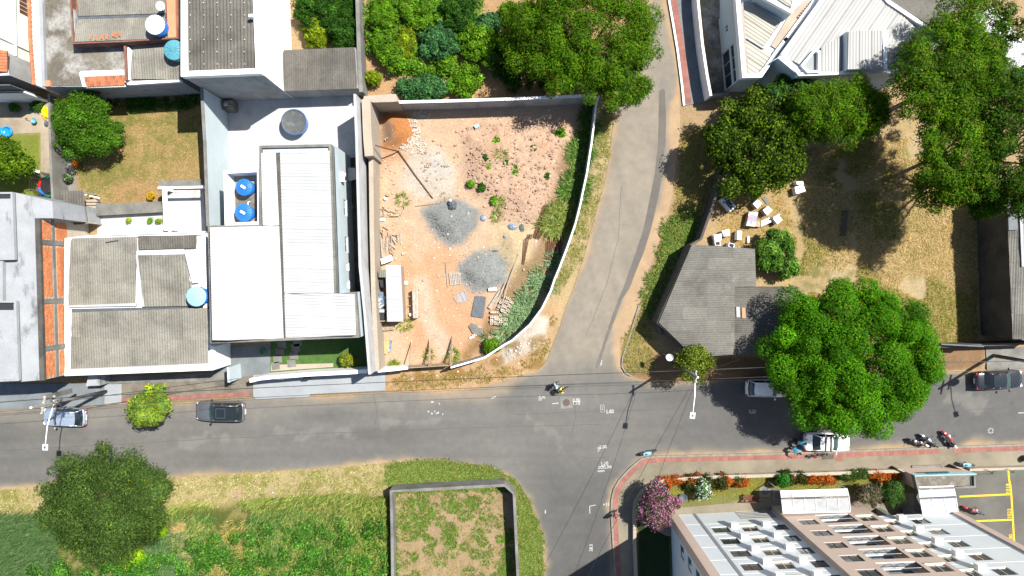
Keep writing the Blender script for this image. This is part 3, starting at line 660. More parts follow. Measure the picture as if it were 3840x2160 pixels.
block(hB, 'white_edge', [(466,305),(678,298),(678,306),(480,318)], 4.55, 'white_wall', 4.2)
# clay tile lean-to
g0, g1 = (318,288), (467,281)
for r in range(2):
    for k in range(17):
        u = 318+(467-318)*(k+.5)/17; v = 288-7*(k+.5)/17 + r*18
        a = W(u, v, 4.75-.12*r); b = W(u+.6, v+20, 4.62-.12*r)
        MB().tube([a, b], .12, 6, .105).build('clay_tile', 'clay_tile', hB)
corr(hB, [W(300,266,4.85), W(467,261,4.85), W(467,284,4.72), W(310,291,4.72)], (1,-.04), 'zinc', .2, .025, 1.0, 2)
block(hB, 'white_flashing', [(296,272),(308,270),(322,324),(310,325)], 4.7, 'white_wall', 4.2)
block(hB, 'eave', [(322,323),(469,318),(469,325),(322,330)], 4.45, 'cream_frame', 4.3)
for i, (x, y) in enumerate(((340,140),(360,142),(382,138),(402,139),(426,129),(435,133),(449,128))):
    a = W(x+1, y-9, 5.36); b = W(x-1, y+9, 5.36)
    solo(MB().tube([a, b], .1, 6, .085), 'loose_clay_tile', 'clay_tile', '%s of the seven loose clay tiles lying on the grey sheets, counted from the left' % ('first','second','third','fourth','fifth','sixth','seventh')[i], 'clay tile', 'loose clay tiles on the sheet roof')
tank((580,92), 5.2, .82, 1.25, 'tank_blue', 'tank_white', 'blue water tank with a white lid beside the orange painted roof band', 8)
tank((651,187), 4.5, .86, 1.2, 'tank_teal', 'tank_teal', 'teal ribbed water tank tucked against the tall grey house', 12)
def dish(px, z, r, tilt, label, base):
    c = W(px[0], px[1], z); t = thing('satellite_dish', label, 'satellite dish', (c.x, c.y, base))
    m = MB(); m.lathe((0,0,0), [(.02,0),(r*.5,.03),(r*.85,.09),(r,.14),(r*1.02,.14),(r*.85,.08),(r*.5,.015),(.02,-.02)], 24)
    rot = Matrix.Rotation(tilt[0], 3, 'X') @ Matrix.Rotation(tilt[1], 3, 'Y'); m.v = [tuple(c + rot @ Vector(p)) for p in m.v]; m.build('reflector', 'white_plastic', t, True)
    MB().tube([(c.x,c.y,base), (c.x,c.y,z)], .03).build('mast', 'steel', t)
    e = c + rot @ Vector((0,0,r*.9)); MB().tube([c + rot @ Vector((0,-r*.9,.1)), e], .015).build('arm', 'steel', t); MB().tube([e, e + rot @ Vector((0,0,.12))], .05).build('receiver', 'black_plastic', t)
dish((598,21), 6.0, .38, (R(35), R(50)), 'white satellite dish on the sheet roof near the top edge', 5.2)
dish((2512,1339), 3.4, .32, (R(10), R(-20)), 'white satellite dish on the corner of the grey sheet shed', .0)
# --- tall house with dark corrugated roof and white flank
hA = thing('house', 'tall house with dark corrugated roof, white parapet and white side wall', 'house', at0((900,200)))
OA = [(680,-240),(680,0),(680,285),(977,273),(966,0),(958,-240)]
block(hA, 'wall', OA, 7.9, 'plaster_grey', 0, 8.3)
e = wxy([(977.5,273),(966.5,0),(958.5,-240)], 8.3); MB().band(e, .03, 0, 8.28, -1).build('painted_wall', 'white_wall', hA)
rim(hA, 'parapet', [(678,-240),(678,0),(678,287),(979,275),(968,0),(960,-240)], 8.55, .42, 'white_wall', 7.9)
corr(hA, [W(702,-200,8.35), W(951,-200,8.35), W(958,258,8.2), W(705,268,8.2)], (1,0), 'fibre_dark', .26, .045, 1.1, 2.4)
sh = hA.children[-1]
for i in range(5):
    for j in range(6):
        p = W(712+i*51+(j%2)*2, 10+j*46, 8.44); MB().lathe(p, [(.035,0),(.03,.03)], 6).build('fixing', 'white_plastic', hA)
block(hA, 'wall_stub', [(932,53),(948,52),(948,62),(932,63)], 9.0, 'white_wall', 8.3)
hX = thing('annex', 'small annex with dark corrugated roof beside the white flank of the tall house', 'house', at0((1200,260)))
block(hX, 'wall', [(1062,190),(1332,178),(1341,330),(1062,341)], 2.6, 'plaster_grey')
corr(hX, [W(1062,188,2.9), W(1330,177,2.9), W(1341,332,2.72), W(1062,342,2.72)], (1,-.03), 'fibre_dark', .17, .03, 1.1, 2.1)
# wall running north between plots, and the lot's own walls
wN = thing('boundary_wall', 'weathered concrete wall running north between the plots', 'wall', at0((1350,150)))
MB().band(wxy([(1338,-200),(1340,0),(1346,200),(1354,345)], 2.2), .34, 0, 2.2).build('wall', 'concrete', wN)
wl2 = thing('boundary_wall', 'tall pale wall between the modern house and the building lot', 'wall', at0((1420,900)))
MB().band(wxy([(1330,352),(1337,520),(1342,700),(1350,1000),(1368,1180),(1386,1404)], 5.2), .22, 0, 5.2).build('wall', 'pale_floor', wl2)
MB().band(wxy([(1372,372),(1378,520),(1384,585)], 4.0), .75, 0, 4.0).build('thick_wall', 'plaster_cream', wl2)
MB().prism(wxy([(1362,372),(1365,360),(1484,352),(1492,380),(1470,382),(1400,384)], 3.7), 0, 3.7).build('return_wall', 'plaster_cream', wl2)
MB().band(wxy([(1391,588),(1394,840),(1400,1100),(1414,1392)], 2.9), .4, 0, 2.9).build('low_wall', 'plaster_cream', wl2)
lw = thing('boundary_wall', 'white topped wall along the north side of the building lot', 'wall', at0((1850,400)))
LN = wxy([(1492,383),(1700,378),(1920,371),(2100,363),(2250,356)], 2.7)
MB().band(LN, .2, -.1, 2.66).build('wall', 'plaster_grey', lw); MB().band(LN, .24, 2.66, 2.72).build('coping', 'white_wall', lw)
le = thing('boundary_wall', 'curving thin white wall between the building lot and the side road', 'wall', at0((2150,900)))
LE = wxy(T[2][0]((875,960),(845,1060),(830,1200),(800,1449))+T[2][1]((790,60),(755,290),(710,500),(690,600),(640,800),(560,1030),(480,1240),(430,1360))+T[2][2]((390,30),(300,210),(180,370),(0,530))+T[1][2]((2500,570),(2300,700),(2100,760),(1960,800)), 2.3)
MB().band(LE, .13, -.1, 2.3).build('wall', 'plaster_grey', le); MB().band(LE, .15, 2.3, 2.36).build('coping', 'white_wall', le)
ls = thing('boundary_wall', 'short white wall at the south-west corner of the building lot', 'wall', at0((1480,1385)))
MB().band(wxy(T[1][2]((1225,836),(1380,822),(1525,805)), 2.2), .25, -.1, 2.2).build('wall', 'white_wall', ls)
# ================================================================== modern white house
hD = thing('house', 'modern white house with ribbed metal roof and grey-blue walls', 'house', at0((1080,950)))
OD = [(779,846),(972,842),(972,546),(1242,540),(1262,1101),(1334,1096),(1347,1266),(789,1288)]
block(hD, 'wall', OD, 6.3, 'blue_grey_wall'); rim(hD, 'parapet', OD, 6.55, .22, 'concrete', 5.9)
ZR = 6.42
corr(hD, [W(979,574,ZR+.3), W(1034,572,ZR), W(1047,845,ZR), W(986,848,ZR+.3)], (.03,1), 'metal_bright', .25, .02, 1.0, 3)
corr(hD, [W(787,853,ZR+1.0), W(1047,847,ZR), W(1064,1268,ZR), W(797,1278,ZR+1.0)], (.03,1), 'metal_bright', .25, .02, 1.0, 7)
corr(hD, [W(1050,574,ZR), W(1236,562,ZR+.55), W(1253,1101,ZR+.55), W(1066,1101,ZR)], (.03,1), 'metal_white', .28, .032, 1.12, 6)
corr(hD, [W(1066,1103,ZR), W(1330,1100,ZR+.7), W(1336,1256,ZR+.7), W(1071,1268,ZR)], (.03,1), 'metal_white', .28, .032, 1.12, 7)
block(hD, 'valley_gutter', [(1034,572),(1050,571),(1072,1268),(1062,1268)], 6.36, 'concrete_dark', 6.3)
# east flank: windows, hoods
ea, eb = W(1242,540,6.3), W(1262,1101,6.3); dE = Vector((eb.x-ea.x, eb.y-ea.y))
pE = facade(hD, 'wall_face', (eb.x+.14,eb.y), (-dE.x,-dE.y), dE.length, .02, 5.85, [(3.6,5.0,2.2,3.3),(6.9,8.3,2.2,3.3),(2.0,2.6,2.4,3.1),(.4,1.0,2.4,3.1)], .13, 'blue_grey_wall', Vector((1,0)))
for s0, s1 in ((3.6,5.0),(6.9,8.3)): window(hD, pE, s0, s1, 2.2, 3.3, .13, 'white_plastic', 'glass_teal')
for s0 in (2.0,.4): window(hD, pE, s0, s0+.6, 2.4, 3.1, .13, 'white_plastic', 'white_plastic', panes=1)
def ac(px, z, label, ax=(0,1), grp='outdoor air conditioner units'):
    c = W(px[0], px[1], z+.6); t = thing('air_conditioner', label, 'air conditioner', (c.x,c.y,z), 0, grp)
    MB().obox((c.x,c.y), ax, .42, .16, z, z+.58).build('case', 'white_plastic', t, bevel=.02)
    n = Vector((ax[1],-ax[0],0)); MB().lathe((0,0,0), [(.2,0),(.2,.02),(.16,.03)], 16, 'x').build('fan_grille', 'steel', t)
    g = t.children[-1]; g.location = n*.165+Vector((-.1*ax[0],-.1*ax[1],.3)); me = g.data
    o = Vector((c.x,c.y,z))
    for v in me.vertices: v.co = v.co + o
    g.rotation_euler = (0,0,math.atan2(n.y,n.x))
    for s in (-1,1): MB().obox((c.x+ax[0]*.3*s,c.y+ax[1]*.3*s), ax, .03, .2, z-.06, z).build('bracket', 'steel', t)
ac((1284,663), 3.6, 'white air conditioner on the upper part of the grey-blue side wall')
ac((1310,1080), .9, 'white air conditioner low in the narrow side passage near the notch')
block(hD, 'hood', [(1303,628),(1332,630),(1335,672),(1304,680)], 1.6, 'fibre_white', 1.45)
struct(MB().prism(wxy([(1300,540),(1416,540),(1416,1290),(1345,1290)], 0), -.08, .03), 'passage_floor', 'concrete_dark')
# terrace with its high west wall
struct(MB().prism(wxy([(840,372),(1336,360),(1345,590),(1000,610),(850,860),(830,600)], .03), -.08, .05), 'terrace_floor', 'pale_floor')
wD = thing('boundary_wall', 'high grey-blue wall on the west side of the white terrace', 'wall', at0((850,500)))
MB().band(wxy([(756,330),(768,540),(779,848)], 5.0), .2, 0, 5.0).build('wall', 'blue_grey_wall', wD); MB().band(wxy([(756,330),(768,540),(779,848)], 5.05), .26, 5.0, 5.06).build('coping', 'concrete', wD)
MB().tube([W(846,555,.3), W(842,560,1.2), W(845,600,1.2), W(850,590,.3)], .02, 5).build('ladder_rail', 'steel', wD)
# niche with two blue tanks
nb = thing('tank_housing', 'raised open box holding two blue tanks at the back of the modern house', 'tank housing', at0((910,750)))
ON = [(838,640),(975,633),(977,842),(843,846)]
block(nb, 'base', ON, 4.5, 'blue_grey_wall', 0, 6.2); rim(nb, 'parapet', ON, 6.2, .25, 'white_wall', 4.4)
MB().prism(offs(wxy(ON, 6.2), 0), 4.5, 4.53).build('floor', 'concrete_brown', nb)
MB().tube([W(938,756,4.9), W(930,758,4.9), W(930,770,4.9)], .04).build('pipe', 'white_plastic', nb)
tank((915,702), 4.55, .72, 1.0, 'tank_blue', 'tank_blue', 'bright blue water tank in the open box, upper of the two', 16, True)
tank((913,797), 4.55, .76, 1.0, 'tank_blue', 'tank_blue', 'bright blue water tank in the open box, lower of the two', 16, True)
# big blue round pool on the terrace
c = W(1103,458,1.0); t = thing('round_pool', 'large round blue tank with dark grey cover on the white terrace', 'pool', (c.x,c.y,.05))
MB().lathe((c.x,c.y,.05), [(1.02,0),(1.06,.1),(1.14,.7),(1.2,.95),(1.2,1.0),(1.1,1.0)], 40, 'z', False).build('wall', 'tank_blue', t, True); MB().lathe((c.x,c.y,.9), [(1.10,.08),(.9,.05),(.5,.03),(.02,.02)], 40, 'z', False).build('cover', 'pool_cover', t, True); MB().lathe((c.x,c.y,1.0), [(1.14,0),(1.16,.05),(1.12,.07),(1.07,.03)], 40, 'z', False).build('rim', 'slate', t, True)
p = W(852,392,1.4); t = thing('extractor', 'small square vent box with round cap in the terrace corner', 'vent', (p.x,p.y,0))
MB().obox((p.x,p.y), (1,0), .48, .42, .05, 1.3).build('box', 'concrete_brown', t)
for k in range(4): MB().obox((p.x+.25+.0,p.y+.3-.2*k), (1,0), .2, .05, 1.3, 1.36).build('slat', 'timber_grey', t)
MB().lathe((p.x-.15,p.y+.05,1.3), [(.22,0),(.22,.12),(.1,.2)], 16).build('cap', 'fibre_white', t, True)
# front garden and front wall
gl = struct(MB().prism(wxy([(1014,1275),(1390,1262),(1392,1392),(1014,1402)], .05), -.08, .06), 'garden_lawn', mat('lawn', (.035,.085,.012), (.05,.11,.018), s1=2, grain=.5, gs=20, bump=.6, bs=60))
for p in ((263,570),(241,642),(221,713),(200,783),(420,545),(402,602),(384,682),(360,757)):
    c = T[1][2](p)[0]; a = W(*c); MB().obox((a.x,a.y), (1,.12), .40 if p[1] != 783 else .38, .36, 0, .09).build('paving_slab', 'concrete', gl)
struct(MB().prism(wxy([(1016,1368),(1250,1362),(1250,1376),(1016,1392)], .05), -.08, .08), 'path', 'plaster_cream')
struct(MB().prism(wxy([(797,1300),(1014,1292),(1014,1402),(850,1420),(797,1400)], .03), -.08, .055), 'driveway', 'pave_blue')
fw = thing('front_wall', 'white front wall of the modern house along the pavement', 'wall', at0((1150,1400)))
fl = wxy([(935,1428),(985,1418),(1160,1404),(1300,1397),(1374,1392)], 2.3)
MB().band(fl, .35, 0, 2.3).build('wall', 'white_wall', fw)
MB().prism(wxy([(938,1430),(1070,1416),(1070,1405),(938,1418)], 2.55), 2.3, 2.55).build('canopy', 'white_wall', fw)
for k in range(22):
    p = W(965+k*4.9, 1424-.28*k, 1.6); MB().obox((p.x, p.y-.02), (1,.05), .03, .02, 1.2, 2.0).build('slat', 'zinc', fw)
block(fw, 'post', [(851,1378),(858,1378),(862,1434),(853,1434)], 2.7, 'blue_grey_wall')
q = W(1148,1417,1.2); solo(MB().obox((q.x,q.y), (1,.05), .28, .16, .8, 1.25), 'letter_box', 'black_plastic', 'black letter box fixed to the white front wall', 'letter box')
q = W(985,1318,.1); solo(sum_tube := MB().tube([(q.x+.35*math.cos(a*.5)*(1-.01*a), q.y+.28*math.sin(a*.5), .1+.004*a) for a in range(60)], .025, 5), 'garden_hose', 'green_pad', 'coiled dark green hose on the driveway', 'hose')
# ================================================================== west house with grey corrugated roofs
hE = thing('house', 'low house with grey corrugated roofs, white gutters and a pale blue tank', 'house', at0((500,1150)))
OE = [(243,893),(369,880),(769,866),(779,1290),(800,1300),(801,1388),(242,1410)]
block(hE, 'wall', OE, 3.7, 'white_wall'); rim(hE, 'parapet', OE, 4.0, .3, 'white_wall', 3.5)
corr(hE, [W(266,893,4.35), W(516,887,4.35), W(508,1137,3.95), W(254,1146,3.95)], (1,-.02), 'fibre', .23, .035, 1.1, 2.4)
corr(hE, [W(517,884,4.2), W(740,881,4.2), W(737,930,4.05), W(516,937,4.05)], (1,-.02), 'fibre_dark', .23, .035, 1.1, 2.4)
corr(hE, [W(516,957,4.6), W(690,953,4.6), W(737,1147,4.1), W(540,1150,4.1)], (1,-.02), 'fibre', .23, .035, 1.1, 2.6)
corr(hE, [W(268,1172,4.5), W(777,1154,4.5), W(786,1362,3.98), W(262,1386,3.98)], (1,-.03), 'fibre', .23, .035, 1.1, 2.4)
slope(hE, 'flashing', [W(508,955,4.5), W(516,955,4.5), W(542,1150,4.15), W(532,1150,4.15)], 'fibre_white'); slope(hE, 'flashing', [W(512,940,4.45), W(690,934,4.45), W(692,953,4.5), W(512,957,4.5)], 'zinc')
slope(hE, 'flashing', [W(690,940,4.4), W(715,938,4.4), W(745,1060,4.2), W(720,1062,4.2)], 'zinc'); block(hE, 'gutter', [(262,1384),(786,1362),(790,1386),(258,1408)], 4.02, 'fibre_white', 3.6)
block(hE, 'gutter', [(254,1146),(510,1136),(510,1148),(254,1152)], 4.0, 'fibre_white', 3.7); block(hE, 'valley', [(268,1158),(780,1148),(780,1160),(268,1172)], 3.86, 'slate', 3.7)
block(hE, 'light_roof', [(742,892),(768,890),(776,1075),(748,1075)], 3.9, 'white_wall', 3.7); block(hE, 'gutter', [(243,893),(262,893),(252,1146),(240,1146)], 4.08, 'white_wall', 3.6); block(hE, 'gutter', [(252,1175),(270,1174),(262,1400),(242,1408)], 4.08, 'white_wall', 3.6)
block(hE, 'north_gutter', [(369,879),(769,866),(769,872),(369,885)], 4.15, 'zinc', 3.8)
MB().tube([W(395,908,4.5), W(443,900,4.5)], .04).build('pipe', 'steel', hE)
tank((735,1112), 4.1, .86, 1.1, 'tank_blue', 'tank_pale', 'pale blue water tank on the grey corrugated roof beside the white roof', 10)
# house front under the eave: darker ground floor
fE = thing('porch', 'recessed grey porch with a low step below the corrugated roof', 'porch', at0((560,1430)))
block(fE, 'slab', [(330,1415),(850,1395),(850,1428),(330,1442)], .18, 'concrete', 0); block(fE, 'pillar', [(333,1404),(372,1402),(374,1446),(322,1448)], 1.7, 'white_stained', 0)
block(fE, 'step', [(418,1436),(560,1425),(560,1430),(420,1440)], .3, 'concrete', 0)
# --- brick flank of the far left block
hF = thing('building', 'white roofed block at the left edge with an exposed orange brick flank', 'building', at0((120,1080)))
OF = [(-200,720),(52,721),(196,755),(200,818),(133,818),(148,1426),(70,1432),(-200,1440)]
block(hF, 'wall', OF, 6.7, 'white_stained')
block(hF, 'high_wall', [(-200,722),(46,720),(55,974),(10,974),(10,1130),(60,1130),(70,1428),(-200,1440)], 7.1, 'white_stained', 6.7)
rim(hF, 'parapet', [(-200,722),(46,720),(55,974),(-200,980)], 7.3, .15, 'white_stained', 7.0); rim(hF, 'parapet', [(-200,1128),(60,1128),(70,1428),(-200,1440)], 7.3, .15, 'white_stained', 7.0)
block(hF, 'dark_recess', [(-100,730),(38,730),(38,744),(-100,746)], 7.14, 'dark_recess', 7.0); block(hF, 'dark_recess', [(-100,1132),(50,1132),(50,1162),(-100,1163)], 7.14, 'dark_recess', 7.0)
block(hF, 'coping', [(130,818),(148,818),(166,1427),(148,1427)], 6.95, 'concrete_dark', 6.73)
# brick wall skin: courses of hollow bricks between concrete beams
bA = W(147,818,6.7); bB = W(165,1424,6.7); Lb = (bB-bA).length; db = (bB-bA).normalized(); zb0, zb1 = 3.2, 6.7
MB().prism([(bA.x,bA.y),(bB.x,bB.y),(bB.x-.12,bB.y),(bA.x-.12,bA.y)], 0, 6.72).build('backing', 'mortar', hF)
beams_s = [0, 2.0, 7.0, 11.0, 15.1]; mids = 4.9
for s in beams_s[1:]: MB().box(bA.x+db.x*s-.05, bA.x+db.x*s+.1, bA.y+db.y*s-.2, bA.y+db.y*s+.2, zb0, zb1-.02).build('beam', 'concrete', hF)
MB().prism([(bA.x+.075,bA.y),(bB.x+.075,bB.y),(bB.x-.1,bB.y),(bA.x-.1,bA.y)], mids, mids+.3).build('beam', 'concrete', hF)
bme = None; cnt = 0; rest = MB()
for ci, z in enumerate(np.arange(zb0, zb1-.2, .215)):
    if mids-.2 < z < mids+.31: continue
    s = -.15*(ci % 2)
    while s < Lb-.3:
        if s > 0 and not any(abs(s+.15-b) < .34 for b in beams_s[1:]):
            x = bA.x+db.x*s; y = bA.y+db.y*s; pr = random.uniform(.03,.055)
            if z > 4.2 and cnt < 300:
                if bme is None:
                    o = MB().box(0, .05, -.285, 0, 0, .2).build('brick', 'brick'); o.parent = hF; bme = o.data
                else: o = bpy.data.objects.new('brick', bme); col.objects.link(o); o.parent = hF
                o.location = Vector((x-.01+pr-.03, y, z)) - Vector(hF.location); cnt += 1
            else: rest.box(x-.01, x-.01+pr, y-.285, y, z, z+.2)
        s += .3
if rest.f: tag(rest.build('brickwork', 'brick', hF), kind='stuff')
# ================================================================== back yards on the left
lwall = thing('yard_wall', 'grey block wall between the tiled yard and the brown lawn', 'wall', at0((210,560)))
MB().band(wxy([(183,355),(186,500),(191,640),(197,760)], 2.2), .2, 0, 2.2).build('wall', 'concrete', lwall)
rw = thing('ramp_wall', 'pale concrete ledge and beam frame at the foot of the brown lawn', 'wall', at0((550,800)))
block(rw, 'ledge', [(358,765),(600,756),(612,795),(360,809)], .8, 'concrete', 0); block(rw, 'upper_ledge', [(596,678),(762,672),(764,698),(594,700)], .8, 'concrete', 0)
block(rw, 'beam', [(592,700),(768,697),(768,705),(592,709)], 2.6, 'white_wall', 2.35); block(rw, 'beam', [(608,712),(622,712),(628,864),(615,864)], 2.6, 'white_wall', 2.35)
for p in ((600,704),(762,700),(620,855)):
    c = W(p[0],p[1],2.3); MB().obox((c.x,c.y), (1,0), .12, .12, 0, 2.36).build('post', 'white_wall', rw)
struct(MB().prism(wxy([(366,790),(615,790),(618,705),(764,702),(772,872),(366,886)], .03), -.08, .05), 'patio', 'pale_floor')
gs = thing('lean_to', 'small lean-to with dark corrugated sheets beside the brown lawn', 'shed', at0((285,790)))
corr(gs, [W(228,716,2.5), W(312,713,2.5), W(332,840,2.2), W(251,844,2.2)], (1,-.05), 'fibre_dark', .25, .035, 1.05, 3.4)
for p in ((236,722),(306,720),(326,834),(258,836)):
    c = W(p[0],p[1],2.3); MB().obox((c.x,c.y), (1,0), .06, .06, 0, 2.2).build('post', 'timber_grey', gs)
st = thing('steps', 'salmon painted steps beside the lean-to', 'steps', at0((340,790)))
for k in range(7): block(st, 'step', [(322,748+k*12),(361,748+k*12),(363,757+k*12),(324,757+k*12)], .15+.1*(6-k), 'orange_paint' if False else 'plaster_cream', 0)
block(st, 'handrail', [(318,727),(372,741),(371,745),(317,731)], 1.0, 'white_wall', .9)
MB().obox(W(371,742).xy, (1,0), .05, .05, 0, .95).build('post', 'white_wall', st)
# ================================================================== north-east: commercial building
G = zoomf(2560, 0, 3.622)
hG = thing('building', 'white commercial building with ribbed roofs meeting at an angle', 'building', at0((3000,150)))
O1 = G((720,-500),(722,0),(812,1058),(1078,1050),(1310,710),(1840,0),(2200,-500))
block(hG, 'wall', O1, 4.6, 'blue_grey_wall'); MB().ring(wxy(O1, 5.0), .35, 4.3, 5.0).build('parapet', 'white_wall', hG)
dv = Vector((W(*G((1330,290))[0]).x-W(*G((905,0))[0]).x, W(*G((1330,290))[0]).y-W(*G((905,0))[0]).y)); ax = (-dv.y, dv.x)
corr(hG, WP(G((826,20),(905,10),(1330,290),(1095,635),(850,490)), 4.85), ax, 'metal_cream', .3, .035, 1.2, 5)
corr(hG, WP(G((856,520),(1235,745),(1025,1010),(893,1030)), 4.75), ax, 'metal_cream', .3, .035, 1.2, 5)
block(hG, 'ridge_tiles', G((780,60),(822,30),(890,1030),(846,1032)), 4.95, 'timber_grey', 4.6)
block(hG, 'gutter', G((850,488),(1090,640),(1096,655),(856,508)), 4.98, 'white_wall', 4.6); block(hG, 'gutter', G((1095,640),(1340,296),(1356,305),(1112,652)), 4.98, 'white_wall', 4.6); block(hG, 'gutter', G((1025,1008),(1235,745),(1250,752),(1040,1014)), 4.98, 'white_wall', 4.6)
block(hG, 'raised_block', G((1040,-300),(1240,-300),(1500,165),(1480,185),(1035,-60)), 6.2, 'blue_grey_wall', 4.6)
corr(hG, WP(G((1270,-60),(1560,-60),(1475,105),(1300,10)), 6.3), ax, 'metal_cream', .3, .03, 1.2, 5); rim(hG, 'raised_parapet', G((1040,-300),(1600,-300),(1500,165),(1480,185),(1035,-60)), 6.4, .25, 'white_wall', 6.0)
block(hG, 'terrace', G((1200,620),(1440,215),(1660,0),(1850,0),(1310,690)), 4.72, 'plaster_cream', 4.6)
for k in range(9):
    p = W(*G((1600+k*26, 245-k*30))[0], 4.72); MB().obox((p.x,p.y), (1,-.3), .3, .05, 4.72, 4.86).build('timber_prop', 'timber', hG)
q = W(*G((1388,545))[0], 4.8); MB().obox((q.x,q.y), (.7,.7), .2, .13, 4.72, 5.0).build('roof_box', 'white_plastic', hG)
# warehouse part
T3 = T[3][0]
O2 = T3((20,590),(130,545),(520,-10),(560,-500),(1400,-500))+T3((1230,-10),(1790,375),(1480,715),(310,760),(90,590))
O2 = T3((135,555),(525,0),(700,-300),(1150,-300),(1225,0),(1790,378),(1480,705),(310,762),(400,700))
O2 = T3((130,545),(525,0),(700,-300),(1000,-300),(1225,0),(1790,378),(1485,725),(312,764))
block(hG, 'hall_wall', O2, 5.5, 'apartment_white'); MB().ring(wxy(O2, 5.95), .3, 5.2, 5.95).build('hall_parapet', 'white_wall', hG)
dw = W(*T3((520,0))[0])-W(*T3((145,540))[0]); aw = (-dw.y, dw.x)
corr(hG, WP(T3((150,560),(540,15),(650,-200),(980,-200),(1640,430),(1420,690),(790,700),(320,650)), 5.75), aw, 'metal_hall', .3, .03, 1.2, 30)
block(hG, 'front_block', T3((0,640),(100,585),(310,760),(330,690),(135,555)), 5.9, 'blue_grey_wall', 0)
block(hG, 'small_roof', T3((800,312),(1150,303),(1168,692),(798,700)), 6.6, 'apartment_white', 5.5)
corr(hG, WP(T3((805,312),(1148,305),(1165,690),(800,698)), 6.68), (1,0), 'metal_hall', .24, .03, 1.2, 5); block(hG, 'roof_edge', T3((1150,303),(1190,300),(1200,700),(1170,695)), 6.75, 'white_wall', 6.0)
corr(hG, WP(T3((530,480),(735,365),(735,725),(535,728)), 5.95), (1,0), 'metal_hall', .24, .03, 1.2, 5); rim(hG, 'light_well', T3((330,655),(470,490),(530,510),(530,728),(400,735)), 6.2, .2, 'white_wall', 5.7)
block(hG, 'light_well_floor', T3((345,655),(470,500),(520,515),(520,720),(400,728)), 5.8, 'apartment_grey', 5.6)
# west front: openings under the parapet
wa, wb = W(*G((722,0))[0], 4.6), W(*G((812,1058))[0], 4.6); dW = Vector((wb.x-wa.x, wb.y-wa.y))
pW = facade(hG, 'wall_face', (wa.x-.12+0,wa.y), (dW.x,dW.y), dW.length, .05, 4.25, [(3.3,6.6,.1,2.2),(3.3,6.6,2.5,3.4),(1.2,1.8,1.6,2.4)], .11, 'blue_grey_wall', Vector((-1,0)))
window(hG, pW, 3.3, 6.6, .1, 2.2, .11, 'zinc', 'glass_dark', False, 3, 'shop_front'); window(hG, pW, 3.3, 6.6, 2.5, 3.4, .11, 'zinc', 'glass_dark', False, 3, 'transom'); window(hG, pW, 1.2, 1.8, 1.6, 2.4, .11, 'white_plastic', 'window_glass')
sg = W(*G((1405,965))[0], 3.0); MB().obox((sg.x,sg.y), (1,-.6), .32, .05, 2.7, 3.2).build('meter_box', 'dark_recess', hG)
struct(MB().prism(wxy(G((215,-500),(240,0),(400,1270),(620,1270),(640,1100),(600,0),(580,-500)), .02), -.08, .05), 'forecourt', 'concrete_brown')
gw = thing('forecourt_wall', 'low white wall between pavement and forecourt of the commercial building', 'wall', at0((2650,200)))
MB().band(wxy(G((195,-500),(210,0),(270,600),(330,1000),(385,1300)), 1.9), .22, 0, 1.9).build('wall', 'white_wall', gw)
MB().band(wxy(G((385,1295),(640,1262)), 1.5), .2, 0, 1.5).build('return_wall', 'concrete', gw)
tr = thing('low_building', 'grey roofed building with white painted strip in the top right corner', 'building', at0((3700,80)))
block(tr, 'wall', [(3330,-200),(3330,0),(3470,90),(3520,105),(3640,-10),(3700,-200)], 4.0, 'concrete'); block(tr, 'wall_east', [(3640,60),(3720,20),(3860,180),(3900,300),(3790,250)], 4.4, 'white_wall')
block(tr, 'roof', [(3335,-200),(3335,0),(3472,85),(3515,100),(3632,-12),(3690,-200)], 4.1, 'fibre_dark', 4.0)
corr(tr, WP([(3648,62),(3718,30),(3850,185),(3880,290),(3792,245)], 4.5), (.7,-.7), 'metal_white', .25, .03, 1.1, 6)
# ================================================================== right edge shed and the east lot's walls
hH = thing('shed', 'long shed with dark corrugated roof along the right edge', 'shed', at0((3800,900)))
OH = [(3774,715),(4000,700),(4000,1265),(3795,1270)]
block(hH, 'wall', OH, 4.0, 'concrete_dark')
corr(hH, [W(3773,713,4.2), W(4000,700,4.6), W(4000,1268,4.6), W(3796,1272,4.2)], (1,-.02), 'fibre_old', .2, .035, 1.1, 2.4)
block(hH, 'roof_patch', [(3781,804),(3815,803),(3817,862),(3783,863)], 4.42, 'slate', 4.2); slope(hH, 'translucent_sheet', [W(3824,800,4.45), W(3836,800,4.47), W(3842,1000,4.47), W(3832,1000,4.45)], 'fibre_white')
hw = thing('boundary_wall', 'dark wall closing the dry grass lot along the bottom', 'wall', at0((3650,1296)))
MB().band(wxy([(3470,1302),(3600,1297),(3800,1290),(3900,1287)], 2.0), .2, 0, 2.0).build('wall', 'concrete_dark', hw)
MB().band(wxy([(3530,1291),(3690,1299)], 2.6), .12, 2.0, 2.6).build('fallen_beam', 'slate', hw)
struct(MB().prism(wxy([(3695,1308),(3900,1300),(3900,1382),(3700,1386)], .05), -.1, .11), 'pavement', 'concrete')
